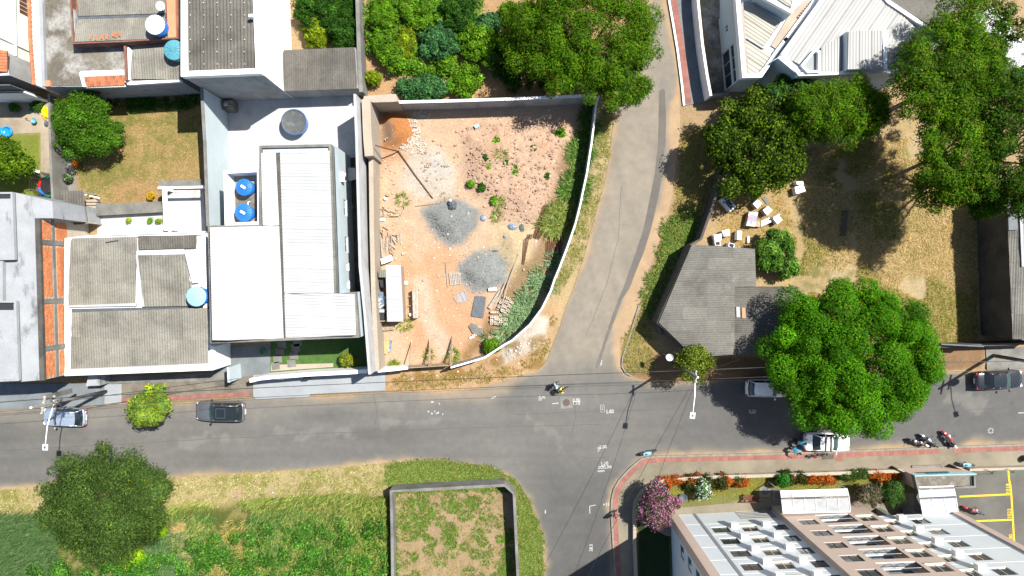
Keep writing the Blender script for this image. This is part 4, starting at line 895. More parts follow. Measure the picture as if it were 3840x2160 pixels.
# --- shed with pointed corrugated roof in the middle right
hJ = thing('shed', 'angular shed with weathered grey corrugated roof beside the side road', 'shed', at0((2700,1180)))
OJ = F((1652,812),(1738,616),(1898,626),(1901,722),(2008,722),(1998,889),(1745,896))
block(hJ, 'wall', OJ, 2.9, 'concrete_dark')
corr(hJ, WP(F((1657,811),(1741,614),(1899,626),(1902,720),(1848,722),(1848,892),(1746,898)), 3.05), (.02,1), 'fibre_old', .17, .03, 1.1, 2.4)
corr(hJ, WP(F((1846,721),(2008,720),(2000,890),(1846,893)), 3.0), (.02,1), 'fibre_dark', .17, .03, 1.1, 2.4)
for i, (x, y) in enumerate(((1852,772),(1866,774))): slope(hJ, 'patch_sheet', [W(*F((x,y))[0],3.1), W(*F((x+9,y))[0],3.1), W(*F((x+10,y+26))[0],3.1), W(*F((x+1,y+26))[0],3.1)], 'fibre_white' if i == 0 else 'orange_paint', .02)
jw = thing('boundary_wall', 'brown concrete wall of the dry lot beside the side road verge', 'wall', at0((2650,750)))
MB().band(wxy(T[2][1]((2140,245),(2010,655),(1900,960))+F((1738,616),(1655,810),(1668,840)), 2.1), .22, 0, 2.1).build('wall', 'concrete_dark', jw)
# --- walled plot at the bottom
pw = thing('plot_wall', 'grey block wall round the small weedy plot at the bottom', 'wall', at0((1700,1840)))
MB().band(wxy([(1482,2400),(1472,2160),(1470,1990),(1466,1842),(1560,1838),(1892,1820),(1928,1852),(1942,2160),(1950,2400)], 1.9), .26, -.1, 1.9).build('wall', 'concrete', pw)
# ================================================================== apartment block
A0 = W(2514,1930); P1 = W(2876,1914); da = Vector((P1.x-A0.x, P1.y-A0.y)).normalized(); nrm = Vector((-da.y, da.x))   # nrm points north
AH = 22.0
hK = thing('apartment_block', 'tall apartment block in white and dusty pink at the lower right', 'building', (A0.x, A0.y, 0))
def S(x): return (x-A0.x)/da.x
LK = S(40.3); so_ = Vector((da.y, -da.x))
def along(s, k=0): return Vector((A0.x, A0.y)) + da*s + nrm*k
MB().prism([along(.1,-.32), along(LK-.1,-.32), along(LK-.1,-14), along(.1,-14)], 3.0, AH).build('core', 'apartment_white', hK)
MB().prism([along(.1,-.32), along(S(32),-.32), along(S(32),-14), along(.1,-14)], 0, 3.0).build('ground_floor', 'apartment_white', hK)
for s in (S(34.5), S(37), LK-.4): MB().obox(along(s,-.5), da, .2, .3, 0, 3.0).build('pier', 'apartment_grey', hK)
MB().prism([along(S(32),-4), along(LK,-4), along(LK,-4.3), along(S(32),-4.3)], 0, 3.0).build('back_wall', 'apartment_grey', hK)
ROWS = [3.55+2.55*k for k in range(5)]
def wing(x0, x1, wins, z0, name, proud=0, mt='apartment_white'):
    s0 = S(x0); holes = []
    for a, b, c, dd in wins:
        holes += [(S(a)-s0, S(b)-s0, r+c, r+dd) for r in ROWS]
    o = along(s0, proud); return facade(hK, name, (o.x,o.y), (da.x,da.y), S(x1)-s0, z0, AH, holes, .11, mt, nrm), s0
LW = [(17.7,19.2,0,1.3),(20.3,21.7,0,1.3),(23.1,24.3,0,1.3)]
ptl, sl0 = wing(14.85, 24.5, LW, 0.02, 'facade')
for i, (a, b, c, dd) in enumerate(LW):
    for r in ROWS: window(hK, ptl, S(a)-sl0, S(b)-sl0, r+c, r+dd, .11, 'slate' if i != 1 else 'cream_frame', 'window_glass', i == 1)
RW = [(33.0,34.1,.2,1.3),(35.3,36.7,0,1.3)]
ptr, sr0 = wing(32.5, 40.3, RW, 2.6, 'facade')
for i, (a, b, c, dd) in enumerate(RW):
    for r in ROWS: window(hK, ptr, S(a)-sr0, S(b)-sr0, r+c, r+dd, .11, 'cream_frame', 'window_glass', i == 0)
# pink bay with balconies
bx0, bx1 = 24.5, 32.5; pr = .45
s0 = S(bx0); o = along(s0, pr)
BW = [(25.3,26.8,.35,1.55),(30.7,32.1,.0,1.3)]; BB = (27.3,30.3,-.65,1.35)
holes = [(S(a)-s0, S(b)-s0, r+c, r+dd) for a, b, c, dd in BW for r in ROWS] + [(S(BB[0])-s0, S(BB[1])-s0, r+BB[2], r+BB[3]) for r in ROWS]
ptb = facade(hK, 'bay_facade', (o.x,o.y), (da.x,da.y), S(bx1)-s0, .02, AH, holes, .11, 'pink_wall', nrm)
for s in (S(bx0), S(bx1)): MB().prism([along(s,-.32), along(s,pr), along(s+(.02 if s < S(30) else -.02),pr-.001), along(s+(.02 if s < S(30) else -.02),-.32)], .02, AH).build('bay_side', 'pink_wall', hK)
for i, (a, b, c, dd) in enumerate(BW):
    for r in ROWS: window(hK, ptb, S(a)-s0, S(b)-s0, r+c, r+dd, .11, 'slate' if i == 0 else 'cream_frame', 'window_glass', i == 1)
for r in ROWS:
    a, b = S(BB[0])-s0, S(BB[1])-s0; z0, z1 = r+BB[2], r+BB[3]
    MB().prism([ptb(a,0,.17)[:2], ptb(b,0,.17)[:2], ptb(b,0,.72)[:2], ptb(a,0,.72)[:2]], z0-.12, z0).build('balcony_floor', 'apartment_white', hK)
    MB().quad(ptb(a,z0,.70), ptb(b,z0,.70), ptb(b,z1,.70), ptb(a,z1,.70)).build('balcony_wall', 'apartment_white', hK)
    m = MB(); m.quad(ptb(a+1.0,z0,.69), ptb(b-.3,z0,.69), ptb(b-.3,z0+1.9,.69), ptb(a+1.0,z0+1.9,.69)); bd = m.build('balcony_door', 'window_glass', hK)
    m = MB(); top = [ptb(a,z0+1.0,.06), ptb(b,z0+1.0,.06)]
    m.tube(top, .03, 5); m.tube([ptb(a,z0+.12,.06), ptb(b,z0+.12,.06)], .025, 5); rl = m.build('balcony_rail', 'black_plastic', hK)
    for k in range(25):
        s = a+(b-a)*(k+.5)/25; MB().tube([ptb(s,z0+.12,.06), ptb(s,z0+1.0,.06)], .02 if k % 8 else .035, 4).build('baluster', 'black_plastic', rl)
    MB().prism([ptb(a,0,.02)[:2], ptb(b,0,.02)[:2], ptb(b,0,.14)[:2], ptb(a,0,.14)[:2]], z0, z0+.1).build('balcony_kerb', 'white_wall', hK)
# balcony side returns give depth behind the bay skin
for x in (BB[0], BB[1]):
    s = S(x); MB().quad((*along(s,pr-.17), 2.8), (*along(s,pr-.75), 2.8), (*along(s,pr-.75), AH), (*along(s,pr-.17), AH)).build('balcony_return', 'pink_wall', hK)
# service boxes for the air conditioners, concrete hoods fixed to the wall
for pt_, sb, xs in ((ptl, sl0, (19.75, 22.55)), (ptr, sr0, (34.6,))):
    for x in xs:
        for r in ROWS:
            s = S(x)-sb; w_ = .31
            vs = [pt_(s+e*w_, z, k) for k in (0,-.42) for e, z in ((-1,r-.05),(1,r-.05),(1,r+.5),(-1,r+.5))]
            MB().add(vs, [(3,2,1,0),(4,5,6,7),(0,1,5,4),(1,2,6,5),(2,3,7,6),(3,0,4,7)]).build('air_conditioner_box', 'white_wall', hK)
# pilasters, drain strip, joints between floors
MB().prism([along(-.02,.16), along(.62,.16), along(.62,.003), along(-.02,.003)], 0, AH).build('pilaster', 'pink_wall', hK)
MB().prism([along(LK-.62,.16), along(LK+.02,.16), along(LK+.02,.003), along(LK-.62,.003)], 2.6, AH).build('pilaster', 'pink_wall', hK)
MB().prism([along(S(17.05),.03), along(S(17.32),.03), along(S(17.32),.003), along(S(17.05),.003)], .1, AH).build('drain_strip', 'apartment_grey', hK)
for z in [2.75+2.55*k for k in range(6)]:
    for xa, xb in ((15.6,24.4),(32.6,39.6)): MB().prism([along(S(xa),.012), along(S(xb),.012), along(S(xb),.002), along(S(xa),.002)], z, z+.03).build('joint', 'white_wall', hK)
# garage opening in the left wing
MB().prism([along(S(21),.02), along(S(24.3),.02), along(S(24.3),.004), along(S(21),.004)], .05, 1.9).build('garage_door', 'metal_cream', hK)
for k in range(5): MB().prism([along(S(21),.035), along(S(24.3),.035), along(S(24.3),.021), along(S(21),.021)], .05+.37*k, .09+.37*k).build('door_rib', 'zinc', hK.children[-1] if k == 0 else [c for c in hK.children if c.name.startswith('garage_door')][0])
# west face
wo_ = along(0); pwf = facade(hK, 'west_face', (along(0,-.0).x,along(0,0).y), (so_.x,so_.y), 14, .02, AH, [(a, a+1.2, r, r+1.2) for a in (1.3, 5.0, 9.0) for r in ROWS], .12, 'apartment_white', Vector((-da.x,-da.y)))
for a in (1.3, 5.0, 9.0):
    for r in ROWS: window(hK, pwf, a, a+1.2, r, r+1.2, .12, 'slate', 'glass_blue', False)
MB().prism([along(-.16,.16), along(-.16,-.75), along(-.003,-.75), along(-.003,.16)], .02, AH).build('pilaster', 'pink_wall', hK)
# polycarbonate canopies
def canopy(q, ridge, z, nx_, label):
    """gable of clear panels: q corners left-top, right-top, right-bottom, left-bottom; ridge left/right points"""
    a, b, c, d = [W(p[0],p[1],z) for p in q]; e, f = [W(p[0],p[1],z+.55) for p in ridge]
    t = thing('canopy', label, 'canopy', ((a.x+c.x)/2, (a.y+c.y)/2, 0), 0, 'clear entrance canopies')
    for (p0, p1, p2, p3) in ((a,b,f,e), (e,f,c,d)):
        for i in range(nx_):
            L0 = p0.lerp(p1, i/nx_); L1 = p0.lerp(p1, (i+1)/nx_); U0 = p3.lerp(p2, i/nx_); U1 = p3.lerp(p2, (i+1)/nx_)
            slope(t, 'panel', [L0.lerp(L1,.03), L0.lerp(L1,.97), U0.lerp(U1,.97), U0.lerp(U1,.03)], 'polycarbonate', .02)
        for i in range(nx_+1): MB().tube([p0.lerp(p1,i/nx_)+Vector((0,0,.01)), p3.lerp(p2,i/nx_)+Vector((0,0,.01))], .04, 5).build('frame_bar', 'white_plastic', t)
    MB().tube([e,f], .09, 6).build('ridge', 'chrome', t); MB().tube([a,b], .06, 6).build('edge_bar', 'white_plastic', t); MB().tube([d,c], .06, 6).build('edge_bar', 'white_plastic', t)
    for p in (a,b): MB().tube([(p.x,p.y,.05), p], .05, 6).build('post', 'white_plastic', t)
m, nt_, b_ = newmat('polycarbonate'); b_.inputs['Base Color'].default_value = (.42,.435,.45,1); b_.inputs['Roughness'].default_value = .22; b_.inputs['Alpha'].default_value = .88; b_.inputs['Specular IOR Level'].default_value = .7
cc = mix(nt_, noisen(nt_, nd(nt_,'ShaderNodeNewGeometry').outputs['Position'], 1.5, 4, .6, .35, .7), (.42,.435,.45), (.32,.335,.35)); nt_.links.new(cc, b_.inputs['Base Color'])
K3 = T[3][3]
canopy(K3((125,595),(795,575),(828,800),(150,816)), K3((135,672),(815,655)), 2.9, 6, 'long clear panelled canopy in front of the pink bay of the apartments')
canopy(K3((1512,556),(1865,546),(1920,870),(1565,874)), K3((1528,672),(1890,655)), 2.7, 3, 'wider clear canopy behind the gatehouse at the apartment entrance')
# gatehouse
GH = zoomf(3360,1600,4.025)
gh = thing('gatehouse', 'flat roofed gatehouse with teal sign edge at the apartment entrance', 'gatehouse', at0((3560,1810)))
OG = GH((278,742),(1200,716),(1210,920),(330,962))
block(gh, 'wall', OG, 2.6, 'pink_wall'); rim(gh, 'roof_rim', OG, 2.85, .16, 'concrete', 2.3); block(gh, 'roof', GH((300,770),(1185,740),(1190,915),(335,935)), 2.64, 'concrete_brown', 2.6); block(gh, 'hatch', GH((1118,755),(1188,752),(1195,905),(1125,905)), 2.68, 'dark_recess', 2.64)
sgn = MB().band(wxy(GH((272,736),(1200,708)), 2.8), .06, 2.35, 2.95).build('sign_board', 'sign_teal', gh)
for k in range(14):
    p = W(*GH((500+k*24, 722-.7*k))[0], 2.9); MB().obox((p.x, p.y+.08), (1,.03), .08, .03, 2.45, 2.45+.2+.12*(k % 3)).build('letter', 'sign_dark', sgn)
ra = thing('entrance_ramp', 'grey concrete ramp and side walls in front of the gatehouse', 'ramp', at0((3480,1760)))
block(ra, 'ramp', GH((240,590),(690,578),(700,700),(265,712)), .25, 'concrete', 0); block(ra, 'slot', GH((684,610),(704,608),(706,700),(690,702)), .3, 'dark_recess', 0)
block(ra, 'side_wall', GH((20,640),(40,632),(265,735),(240,740)), 1.2, 'plaster_cream', 0); block(ra, 'side_wall', GH((905,610),(925,604),(1150,690),(1120,696)), 1.2, 'plaster_cream', 0); block(ra, 'landing', GH((710,620),(900,612),(900,690),(720,700)), .2, 'pave_white', 0)
cwl = thing('garden_wall', 'low cream wall curving along the apartment garden', 'wall', at0((2900,1790)))
INW = [Vector(p) for p in INNER]
MB().band(INW[3:], .24, .1, .75).build('wall', 'plaster_cream', cwl); MB().band(INW[3:], .3, .75, .82).build('coping', 'plaster_cream', cwl)
cw2 = thing('garden_wall', 'low cream wall in front of the parking court with green fence', 'wall', at0((3740,1752)))
MB().band(INW[:3], .24, .1, .75).build('wall', 'plaster_cream', cw2)
for k in range(6):
    a = INW[2].lerp(INW[0], .12+.16*k); MB().tube([(a.x,a.y,.7),(a.x,a.y-.1,1.9)], .03, 5).build('fence_post', 'green_pad', cw2)
    if k: MB().tube([(pa.x,pa.y-.1,1.85),(a.x,a.y-.1,1.85)], .02, 4).build('fence_rail', 'green_pad', cw2)
    pa = a
# painted parking bays and numbers
pc = bpy.data.objects['parking_court']
def stripe(pts, wd, mt, parent, z, name='marking'): return MB().band(wxy(pts, z), wd, z-.002, z+.004).build(name, mt, parent)
PK = zoomf(3740,1800,5.175)
stripe([(3781,1757),(3784,1800)]+PK((250,80),(275,330),(300,760),(335,1320)), .17, 'yellow_paint', pc, .066); stripe(GH((958,1056),(1728,1020)), .16, 'yellow_paint', pc, .071); stripe(GH((1010,1432),(1760,1405)), .16, 'yellow_paint', pc, .071); stripe(PK((200,1262),(320,1262)), .14, 'yellow_paint', pc, .071)
def text(s, px, size, rz, mt, parent, z, name='lettering'):
    cu = bpy.data.curves.new(name, 'FONT'); cu.body = s; cu.size = size; cu.align_x = 'CENTER'; cu.align_y = 'CENTER'; cu.offset = .006; cu.extrude = .001
    cu.materials.append(M[mt]); o = bpy.data.objects.new(name, cu); col.objects.link(o); p = W(px[0],px[1],z); o.location = Vector((p.x,p.y,z)) - world_off(parent); o.rotation_euler = (0,0,rz); o.parent = parent; return o
for s, p in (('1018', (208,170)), ('1023', (235,655)), ('1030', (262,1155))): text(s, PK(p)[0], .5, R(90), 'yellow_paint', pc, .068)
# ================================================================== vegetation
def AL(r, g, b): return np.clip(lin(r, g, b)/1.6, .002, .6)
def unit(a): return a/np.maximum(np.linalg.norm(a, axis=1, keepdims=True), 1e-9)
def leafquads(P, D, N, L, Wd):
    Sd = unit(np.cross(D, N)); n = len(P); L = L[:,None]; Wd = Wd[:,None]
    v = np.stack([P-D*L*.5, P+Sd*Wd*.5+N*Wd*.12, P+D*L*.5, P-Sd*Wd*.5+N*Wd*.12], 1).reshape(-1,3)
    return v, np.arange(4*n).reshape(n,4)
def pick(pal, n, r, jit=.18):
    cs = np.array([p[0] for p in pal]); w = np.array([p[1] for p in pal], float); c = cs[r.choice(len(pal), n, p=w/w.sum())]
    return np.clip(c*(1+jit*r.randn(n,1)), .002, .7)
def lobes(r, n, rad, lr, low=-.25, kin=.62):
    i = np.arange(n)+.5; z = 1-(1-low)*i/n; ph = i*2.39996+r.rand()*6
    d = np.stack([np.sqrt(1-z*z)*np.cos(ph), np.sqrt(1-z*z)*np.sin(ph), z], 1) + r.randn(n,3)*.10
    R_ = np.array(rad); k = r.uniform(kin,.98,(n,1)); c = d*k*(R_-lr*.75)
    return c, lr*r.uniform(.5,1.45,n)
def foliage(r, c, rr, n, ll, lw, pal, up=.55, droop=.15, tail=.42):
    """leaves over the outside of round clumps"""
    p = rr**2/np.sum(rr**2); k = r.choice(len(rr), n, p=p); d = unit(r.randn(n,3)); d[:,2] = np.where(d[:,2] < -.35, -d[:,2], d[:,2])
    u_ = r.rand(n); rad = rr[k]*(.68+.38*u_**.7+tail*u_**9); P = c[k]+d*rad[:,None]
    N = unit(d*1.15+np.array([0,0,up*.7])+r.randn(n,3)*.36); D = unit(np.cross(N, r.randn(n,3))+d*.3+np.array([0,0,-droop]))
    col_ = pick(pal, n, r)*(1+.16*np.random.RandomState(5).randn(len(rr))[k]*1.3)[:,None]
    v, f = leafquads(P, D, N, ll*r.uniform(.65,1.3,n), lw*r.uniform(.7,1.3,n))
    return v, f, np.repeat(np.clip(col_,.002,.6), 4, 0)
def tree(name, label, px, zc, rad, nl, lr, nleaf, ll, lw, pal, seed, cat='tree', group=None, base=None, tr=.22, low=-.25, lift=0, extra=None, up=.55, limbs=9, kin=.62, tail=.42):
    dim = .8 if name == 'mango_tree' else 1.0 if name == 'street_tree' else .72 if 'tree' in name else .78 if name == 'bush' else 1.0
    pal = [(np.array(c)*dim*np.array([1.06,1,.8]), w) for c, w in pal] if dim < 1 else pal
    r = np.random.RandomState(seed); ctr = W(px[0], px[1], zc); b = ctr if base is None else W(base[0], base[1])
    g = float(gz(b.x, b.y)); t = thing(name, label, cat, (b.x, b.y, g), 0, group)
    c, rr = lobes(r, nl, rad, lr, low, kin); c = c+np.array(ctr); v, f, cl = foliage(r, c, rr, nleaf, ll, lw, pal, up, .15, tail)
    if extra is not None:
        for e in extra:
            o = W(e[0][0], e[0][1], e[1]); c2, r2 = lobes(r, e[3], e[2], e[4], low); c2 = c2+np.array(o); v2, f2, cl2 = foliage(r, c2, r2, e[5], ll, lw, pal, up)
            f = np.concatenate([f, f2+len(v)]); v = np.concatenate([v, v2]); cl = np.concatenate([cl, cl2]); c = np.concatenate([c, c2]); rr = np.concatenate([rr, r2])
    npmesh('crown', v, f, 'leaf', t, cl)
    m = MB(); fk = Vector((b.x+(ctr.x-b.x)*.5, b.y+(ctr.y-b.y)*.5, g+(zc-g)*.5)); m.tube([(b.x,b.y,g-.1), (b.x+.03,b.y,g+.3), fk], tr, 7, tr*.7)
    for i in r.choice(len(c), min(limbs, len(c)), replace=False):
        e = Vector(c[i]); mid = fk.lerp(e, .5)+Vector((0,0,.15*zc*.3)); m.tube([fk-Vector((0,0,.1)), mid, e], tr*.5, 5, tr*.12)
    m.build('trunk', 'bark', t, True); return t
MANGO = [(AL(84,152,14),5), (AL(60,124,12),4), (AL(112,172,20),2), (AL(170,150,30),.10)]
FEATH = [(AL(96,148,14),5), (AL(68,118,12),4), (AL(124,165,24),1.6), (AL(132,104,56),.55)]
tree('mango_tree', 'big round dense bright green tree overhanging the main road', (3194,1347), 5.6, (7.4,6.4,3.9), 185, .92, 112000, .24, .085, MANGO, 1, kin=.86, tail=.05, extra=[((3194,1347),5.2,(6.2,5.3,3.2),60,1.2,22000)], tr=.42, base=(3130,1330))
tree('feathery_tree', 'wide feathery tree overhanging the top of the side road', (2200,135), 5.0, (6.8,5.7,2.8), 230, .72, 62000, .26, .08, FEATH, 2, group='feathery trees', tr=.3, base=(2230,210), extra=[((2330,330),4.2,(2.7,2.3,1.4),30,.6,9000), ((2000,110),3.6,(3.4,3.0,1.6),40,.6,11000)])
tree('feathery_tree', 'feathery tree standing between the white building and the dark leaved tree', (3130,420), 6.2, (4.5,3.0,2.0), 110, .6, 26000, .26, .08, FEATH, 3, group='feathery trees', extra=[((3010,470),5.4,(2.4,2.0,1.3),26,.5,6000), ((3240,400),5.8,(2.2,1.9,1.2),24,.5,6000)])
tree('feathery_tree', 'tall feathery tree covering the corner of the ribbed white roof', (3560,290), 9.6, (4.9,5.0,2.6), 170, .66, 44000, .26, .08, FEATH, 4, group='feathery trees', tr=.3, base=(3420,370), extra=[((3650,100),9,(3.2,3.6,1.8),44,.55,9000)])
tree('feathery_tree', 'drooping feathery tree at the upper right over the dry grass', (3590,560), 9.6, (3.7,4.8,2.4), 120, .64, 30000, .26, .08, FEATH, 5, group='feathery trees', base=(3460,610), extra=[((3520,680),8.0,(2.6,2.8,1.4),34,.52,7500)])
tree('feathery_tree', 'sparse dark feathery tree cut by the right edge above the shed', (3800,560), 10.5, (3.4,5.9,2.6), 130, .64, 34000, .26, .08, [(AL(70,120,20),4), (AL(48,92,16),4), (AL(110,150,30),1.5), (AL(110,90,50),.7)], 6, group='feathery trees', base=(3660,640), extra=[((3680,760),8.4,(1.7,1.7,1.1),18,.5,5000), ((3800,200),10,(2.6,4.2,1.6),26,.45,4800)])
tree('broadleaf_tree', 'dark round leaved tree between the side road and the discarded appliances', (2840,545), 4.0, (4.7,4.5,2.6), 110, .75, 32000, .24, .15, [(AL(118,148,30),3), (AL(66,98,22),5), (AL(40,68,16),3)], 7, tr=.28, extra=[((2880,410),3.6,(3.4,2.4,1.8),14,.8,8000)])
tree('palm_leaved_tree', 'glossy star leaved tree tucked below the white building corner', (2960,350), 3.8, (2.6,1.6,1.5), 16, .6, 7000, .42, .10, [(AL(80,135,55),4), (AL(120,170,90),1.5), (AL(40,80,30),3)], 8)
tree('street_tree', 'small rounded olive green tree by the pavement in front of the grey shed', (2600,1360), 3.2, (1.75,1.7,1.3), 22, .55, 9000, .20, .10, [(AL(140,155,50),4), (AL(96,116,36),4), (AL(60,84,26),2)], 9, group='young street trees', base=(2575,1375), tr=.1)
tree('street_tree', 'small yellow green tree on the kerb between two parked cars', (560,1530), 3.6, (1.9,1.85,1.0), 26, .48, 5200, .40, .12, [(AL(132,158,60),4), (AL(98,132,58),4), (AL(172,180,20),1.3)], 10, group='young street trees', base=(640,1497), tr=.1, extra=[((585,1480),3.6,(.9,1.0,.7),8,.4,1500)])
tree('spreading_tree', 'large grey green tree leaning over the lower left of the main road', (402,1880), 4.6, (5.8,5.2,2.9), 190, .8, 62000, .28, .07, [(AL(108,140,72),4), (AL(82,116,56),5), (AL(58,88,42),2.5), (AL(180,190,40),.12)], 11, tr=.35, extra=[((560,1830),4.2,(2.2,2.4,1.8),12,.8,8000), ((300,1960),3.6,(3.0,2.6,1.8),14,.8,9000)])
tree('yard_tree', 'bushy green tree beside the brown lawn of the back yard', (318,470), 2.3, (3.0,3.0,2.0), 70, .6, 20000, .24, .09, [(AL(92,148,36),4), (AL(70,120,28),4), (AL(120,165,60),1.5)], 12, tr=.18, extra=[((400,510),2.6,(1.8,1.8,1.3),10,.6,5000)])
tree('yard_tree', 'bright green tree on the small lawn at the left edge', (40,585), 2.8, (2.2,1.9,1.5), 16, .6, 6000, .34, .13, [(AL(130,165,40),4), (AL(90,130,30),4), (AL(60,100,24),2)], 13, tr=.14)
tree('mango_sapling', 'young mango tree between the appliances and the grey shed', (2905,940), 1.6, (2.2,2.0,1.2), 22, .5, 6500, .36, .09, [(AL(96,145,45),4), (AL(62,105,32),4), (AL(150,170,80),1)], 14, tr=.09, extra=[((2950,1000),1.4,(1.3,1.2,.8),8,.45,2200)])
# flowering and garden shrubs by the apartments
BOU = [(AL(190,118,160),3), (AL(160,88,128),2.5), (AL(212,150,184),1.5), (AL(80,100,52),4), (AL(60,78,40),3)]
tree('bougainvillea', 'tall pink flowering bush at the corner of the apartment garden', (2462,1905), 2.4, (1.7,2.5,1.5), 26, .55, 10000, .17, .12, BOU, 15, cat='bush', tr=.1, extra=[((2540,1885),2.0,(.7,.55,.6),5,.35,1200)])
tree('flowering_bush', 'green bush covered in large white flowers on the garden lawn', (2632,1838), 1.1, (.75,1.05,.7), 12, .35, 2200, .20, .13, [(AL(235,238,232),3), (AL(90,130,60),4), (AL(60,100,44),3)], 16, cat='bush', tr=.05)
tree('garden_bush', 'compact bright green bush beside the garden wall', (2934,1798), 1.0, (.72,.68,.7), 10, .3, 2400, .15, .08, [(AL(66,132,44),4), (AL(44,100,32),3)], 17, cat='bush', tr=.05)
tree('flowering_bush', 'grey pink flowering bush beside the long clear canopy', (3248,1850), 1.4, (1.3,1.1,1.0), 16, .45, 4800, .15, .09, [(AL(150,122,118),3), (AL(100,96,70),3), (AL(72,92,46),3)], 18, cat='bush', tr=.07)
tree('garden_bush', 'rounded dark green bush between the two canopies', (3340,1848), 1.4, (1.2,1.35,1.0), 16, .45, 4800, .15, .08, [(AL(84,120,52),4), (AL(56,88,36),4)], 19, cat='bush', tr=.07)
tree('garden_bush', 'bushy plant with yellow flowers in the shaded front garden', (1300,1350), .8, (.85,.6,.6), 10, .3, 2200, .14, .09, [(AL(190,185,30),2), (AL(130,150,50),4), (AL(80,100,40),2)], 20, cat='bush', tr=.05)
tree('flower_pot_plant', 'small shrub with white flowers on the grey block path', (258,668), .6, (.42,.4,.4), 6, .2, 500, .16, .10, [(AL(60,86,40),5), (AL(90,115,60),3), (AL(235,235,235),.8)], 21, cat='shrub', tr=.03)
tree('orange_shrub', 'small orange leaved shrub beside the yard tree', (288,614), .3, (.32,.4,.3), 5, .16, 260, .26, .07, [(AL(235,150,40),4), (AL(200,110,30),2)], 22, cat='shrub', tr=.02)
tree('orange_shrub', 'small yellow leaved shrub at the foot of the brown lawn', (566,738), .4, (.4,.5,.4), 6, .18, 360, .26, .08, [(AL(240,190,40),4), (AL(215,150,30),2), (AL(120,130,50),1)], 23, cat='shrub', tr=.02)
for i, (x, y, rx, lab) in enumerate(((2520,1802,1.0,'red orange flowering hedge section beside the pink bush'),(2600,1800,.9,'orange flowering hedge section just left of the white flowers'),(2715,1795,.9,'rusty red hedge section right of the white flowers'),(2780,1805,.6,'small dark orange shrub on the lawn edge'),(3070,1795,1.3,'bright orange hedge section in front of the long canopy'),(3180,1782,.9,'green hedge section between two orange ones'),(3310,1783,1.4,'bright orange hedge section nearest the gatehouse'),(3225,1776,.7,'dark green hedge section against the cream wall'))):
    gp = [(AL(226,104,36),4), (AL(196,80,30),2), (AL(90,92,36),3)] if 'orange' in lab and 'green' not in lab or 'red' in lab else [(AL(80,104,40),4), (AL(56,78,30),3)]
    tree('hedge_plant', lab, (x,y), .5, (rx*1.45,.55,.5), 16, .26, 2200, .13, .08, gp, 30+i, cat='hedge', group='flowering hedge along the cream wall', tr=.03, limbs=4)
# plants of the north lot
NB = [(1600,190,1.5,1.5,'b','large blue green leafy plant in the middle of the north lot'), (1660,300,1.0,1.1,'b2','x'), ]
GRB = [(AL(84,142,92),4), (AL(58,112,68),4), (AL(110,165,100),1.5)]; GRG = [(AL(112,166,38),4), (AL(84,138,30),4), (AL(150,190,50),1)]; GRY = [(AL(150,176,36),4), (AL(120,148,34),4)]; GRD = [(AL(60,110,34),4), (AL(44,84,26),4), (AL(84,130,40),1.5)]
NB = [(1642,158,1.6,1.5,GRB,'tall blue green leafy plant in the middle of the north lot'), (1585,335,2.1,1.1,GRB,'low blue green plant just above the white topped wall'), (1745,308,1.1,1.4,GRG,'bright green bush above the wall, right of the blue green one'), (1800,165,1.6,1.8,GRG,'light green bush in the north lot left of the big feathery tree'),
      (1525,160,.95,1.4,GRY,'yellow green bush in the middle of the north lot'), (1440,150,1.2,1.6,GRG,'rounded green bush against the plot boundary wall'), (1440,60,1.5,1.5,GRG,'green bush at the top against the plot boundary wall'), (1560,50,1.6,1.4,GRG,'broad bright green bush at the top of the north lot'),
      (1720,60,1.5,1.6,GRD,'dark green bush at the top centre of the north lot'), (1830,100,1.1,1.1,GRB,'small blue green bush near the bare soil at the top'), (1880,215,1.5,2.0,GRD,'dark shaded bush under the feathery tree'), (1400,295,.7,.6,GRY,'small yellow green tuft beside the wall corner'), (1905,50,.8,.8,GRG,'small green bush on bare soil at the top'), (1680,240,.8,.8,GRG,'green plant between the two blue green ones'), (1480,215,1.1,1.2,GRG,'grassy green bush left of the blue green plant'), (1330-60,60,1.6,2.2,GRD,'tangled green bush behind the small annex'), (1180,40,1.6,1.8,GRD,'shaded green bush beside the white flank wall'), (1190,120,1.2,1.4,GRY,'sunlit yellow green bush above the small annex'), (1290,140,1.1,1.2,GRD,'dark bush above the right end of the small annex')]
for i, (x, y, rx, ry, pal, lab) in enumerate(NB):
    rx *= 1.12; ry *= 1.12; h = .45*min(rx, ry)+.3
    tree('bush', lab, (x,y), h, (rx,ry,h), int(26+16*rx), .34, int(2600*rx*ry)+500, .26 if pal is not GRB else .3, .12, pal, 60+i, cat='bush', group='bushes of the north lot', tr=.04, limbs=5)
# small plants on the mound: each bush a thing
for i, (x, y, s) in enumerate(((1825,592,.45),(1832,625,.35),(1885,570,.4),(1862,530,.35),(2000,560,.5),(2100,500,.6),(1900,610,.3),(1762,690,.3),(1806,703,.4),(1850,750,.45),(2055,660,.35),(1930,640,.55))):
    tree('weed_bush', ('%s of the small green weeds on the soil mound, counted from the top' % ('tenth','eleventh','eighth','third','fourth','first','ninth','sixteenth','seventeenth','eighteenth','fifteenth','thirteenth')[i]) if False else ['small weed low on the left flank of the mound','smaller weed just below the left flank one','weed left of the mound crest','weed at the upper left of the mound','weed near the middle top of the mound','broad weed patch at the upper right of the mound','tiny weed in the middle of the mound','tiny weed at the lower left of the mound','dark weed at the lower left of the mound','weed pair at the foot of the mound','weed near the right flank of the mound','tall weed right of the middle of the mound'][i], (x,y), .3, (s,s,.3), 6, .2, 420, .2, .1, GRG if i % 2 else GRD, 90+i, cat='weed', group='weeds on the soil mound', tr=.02, limbs=3)
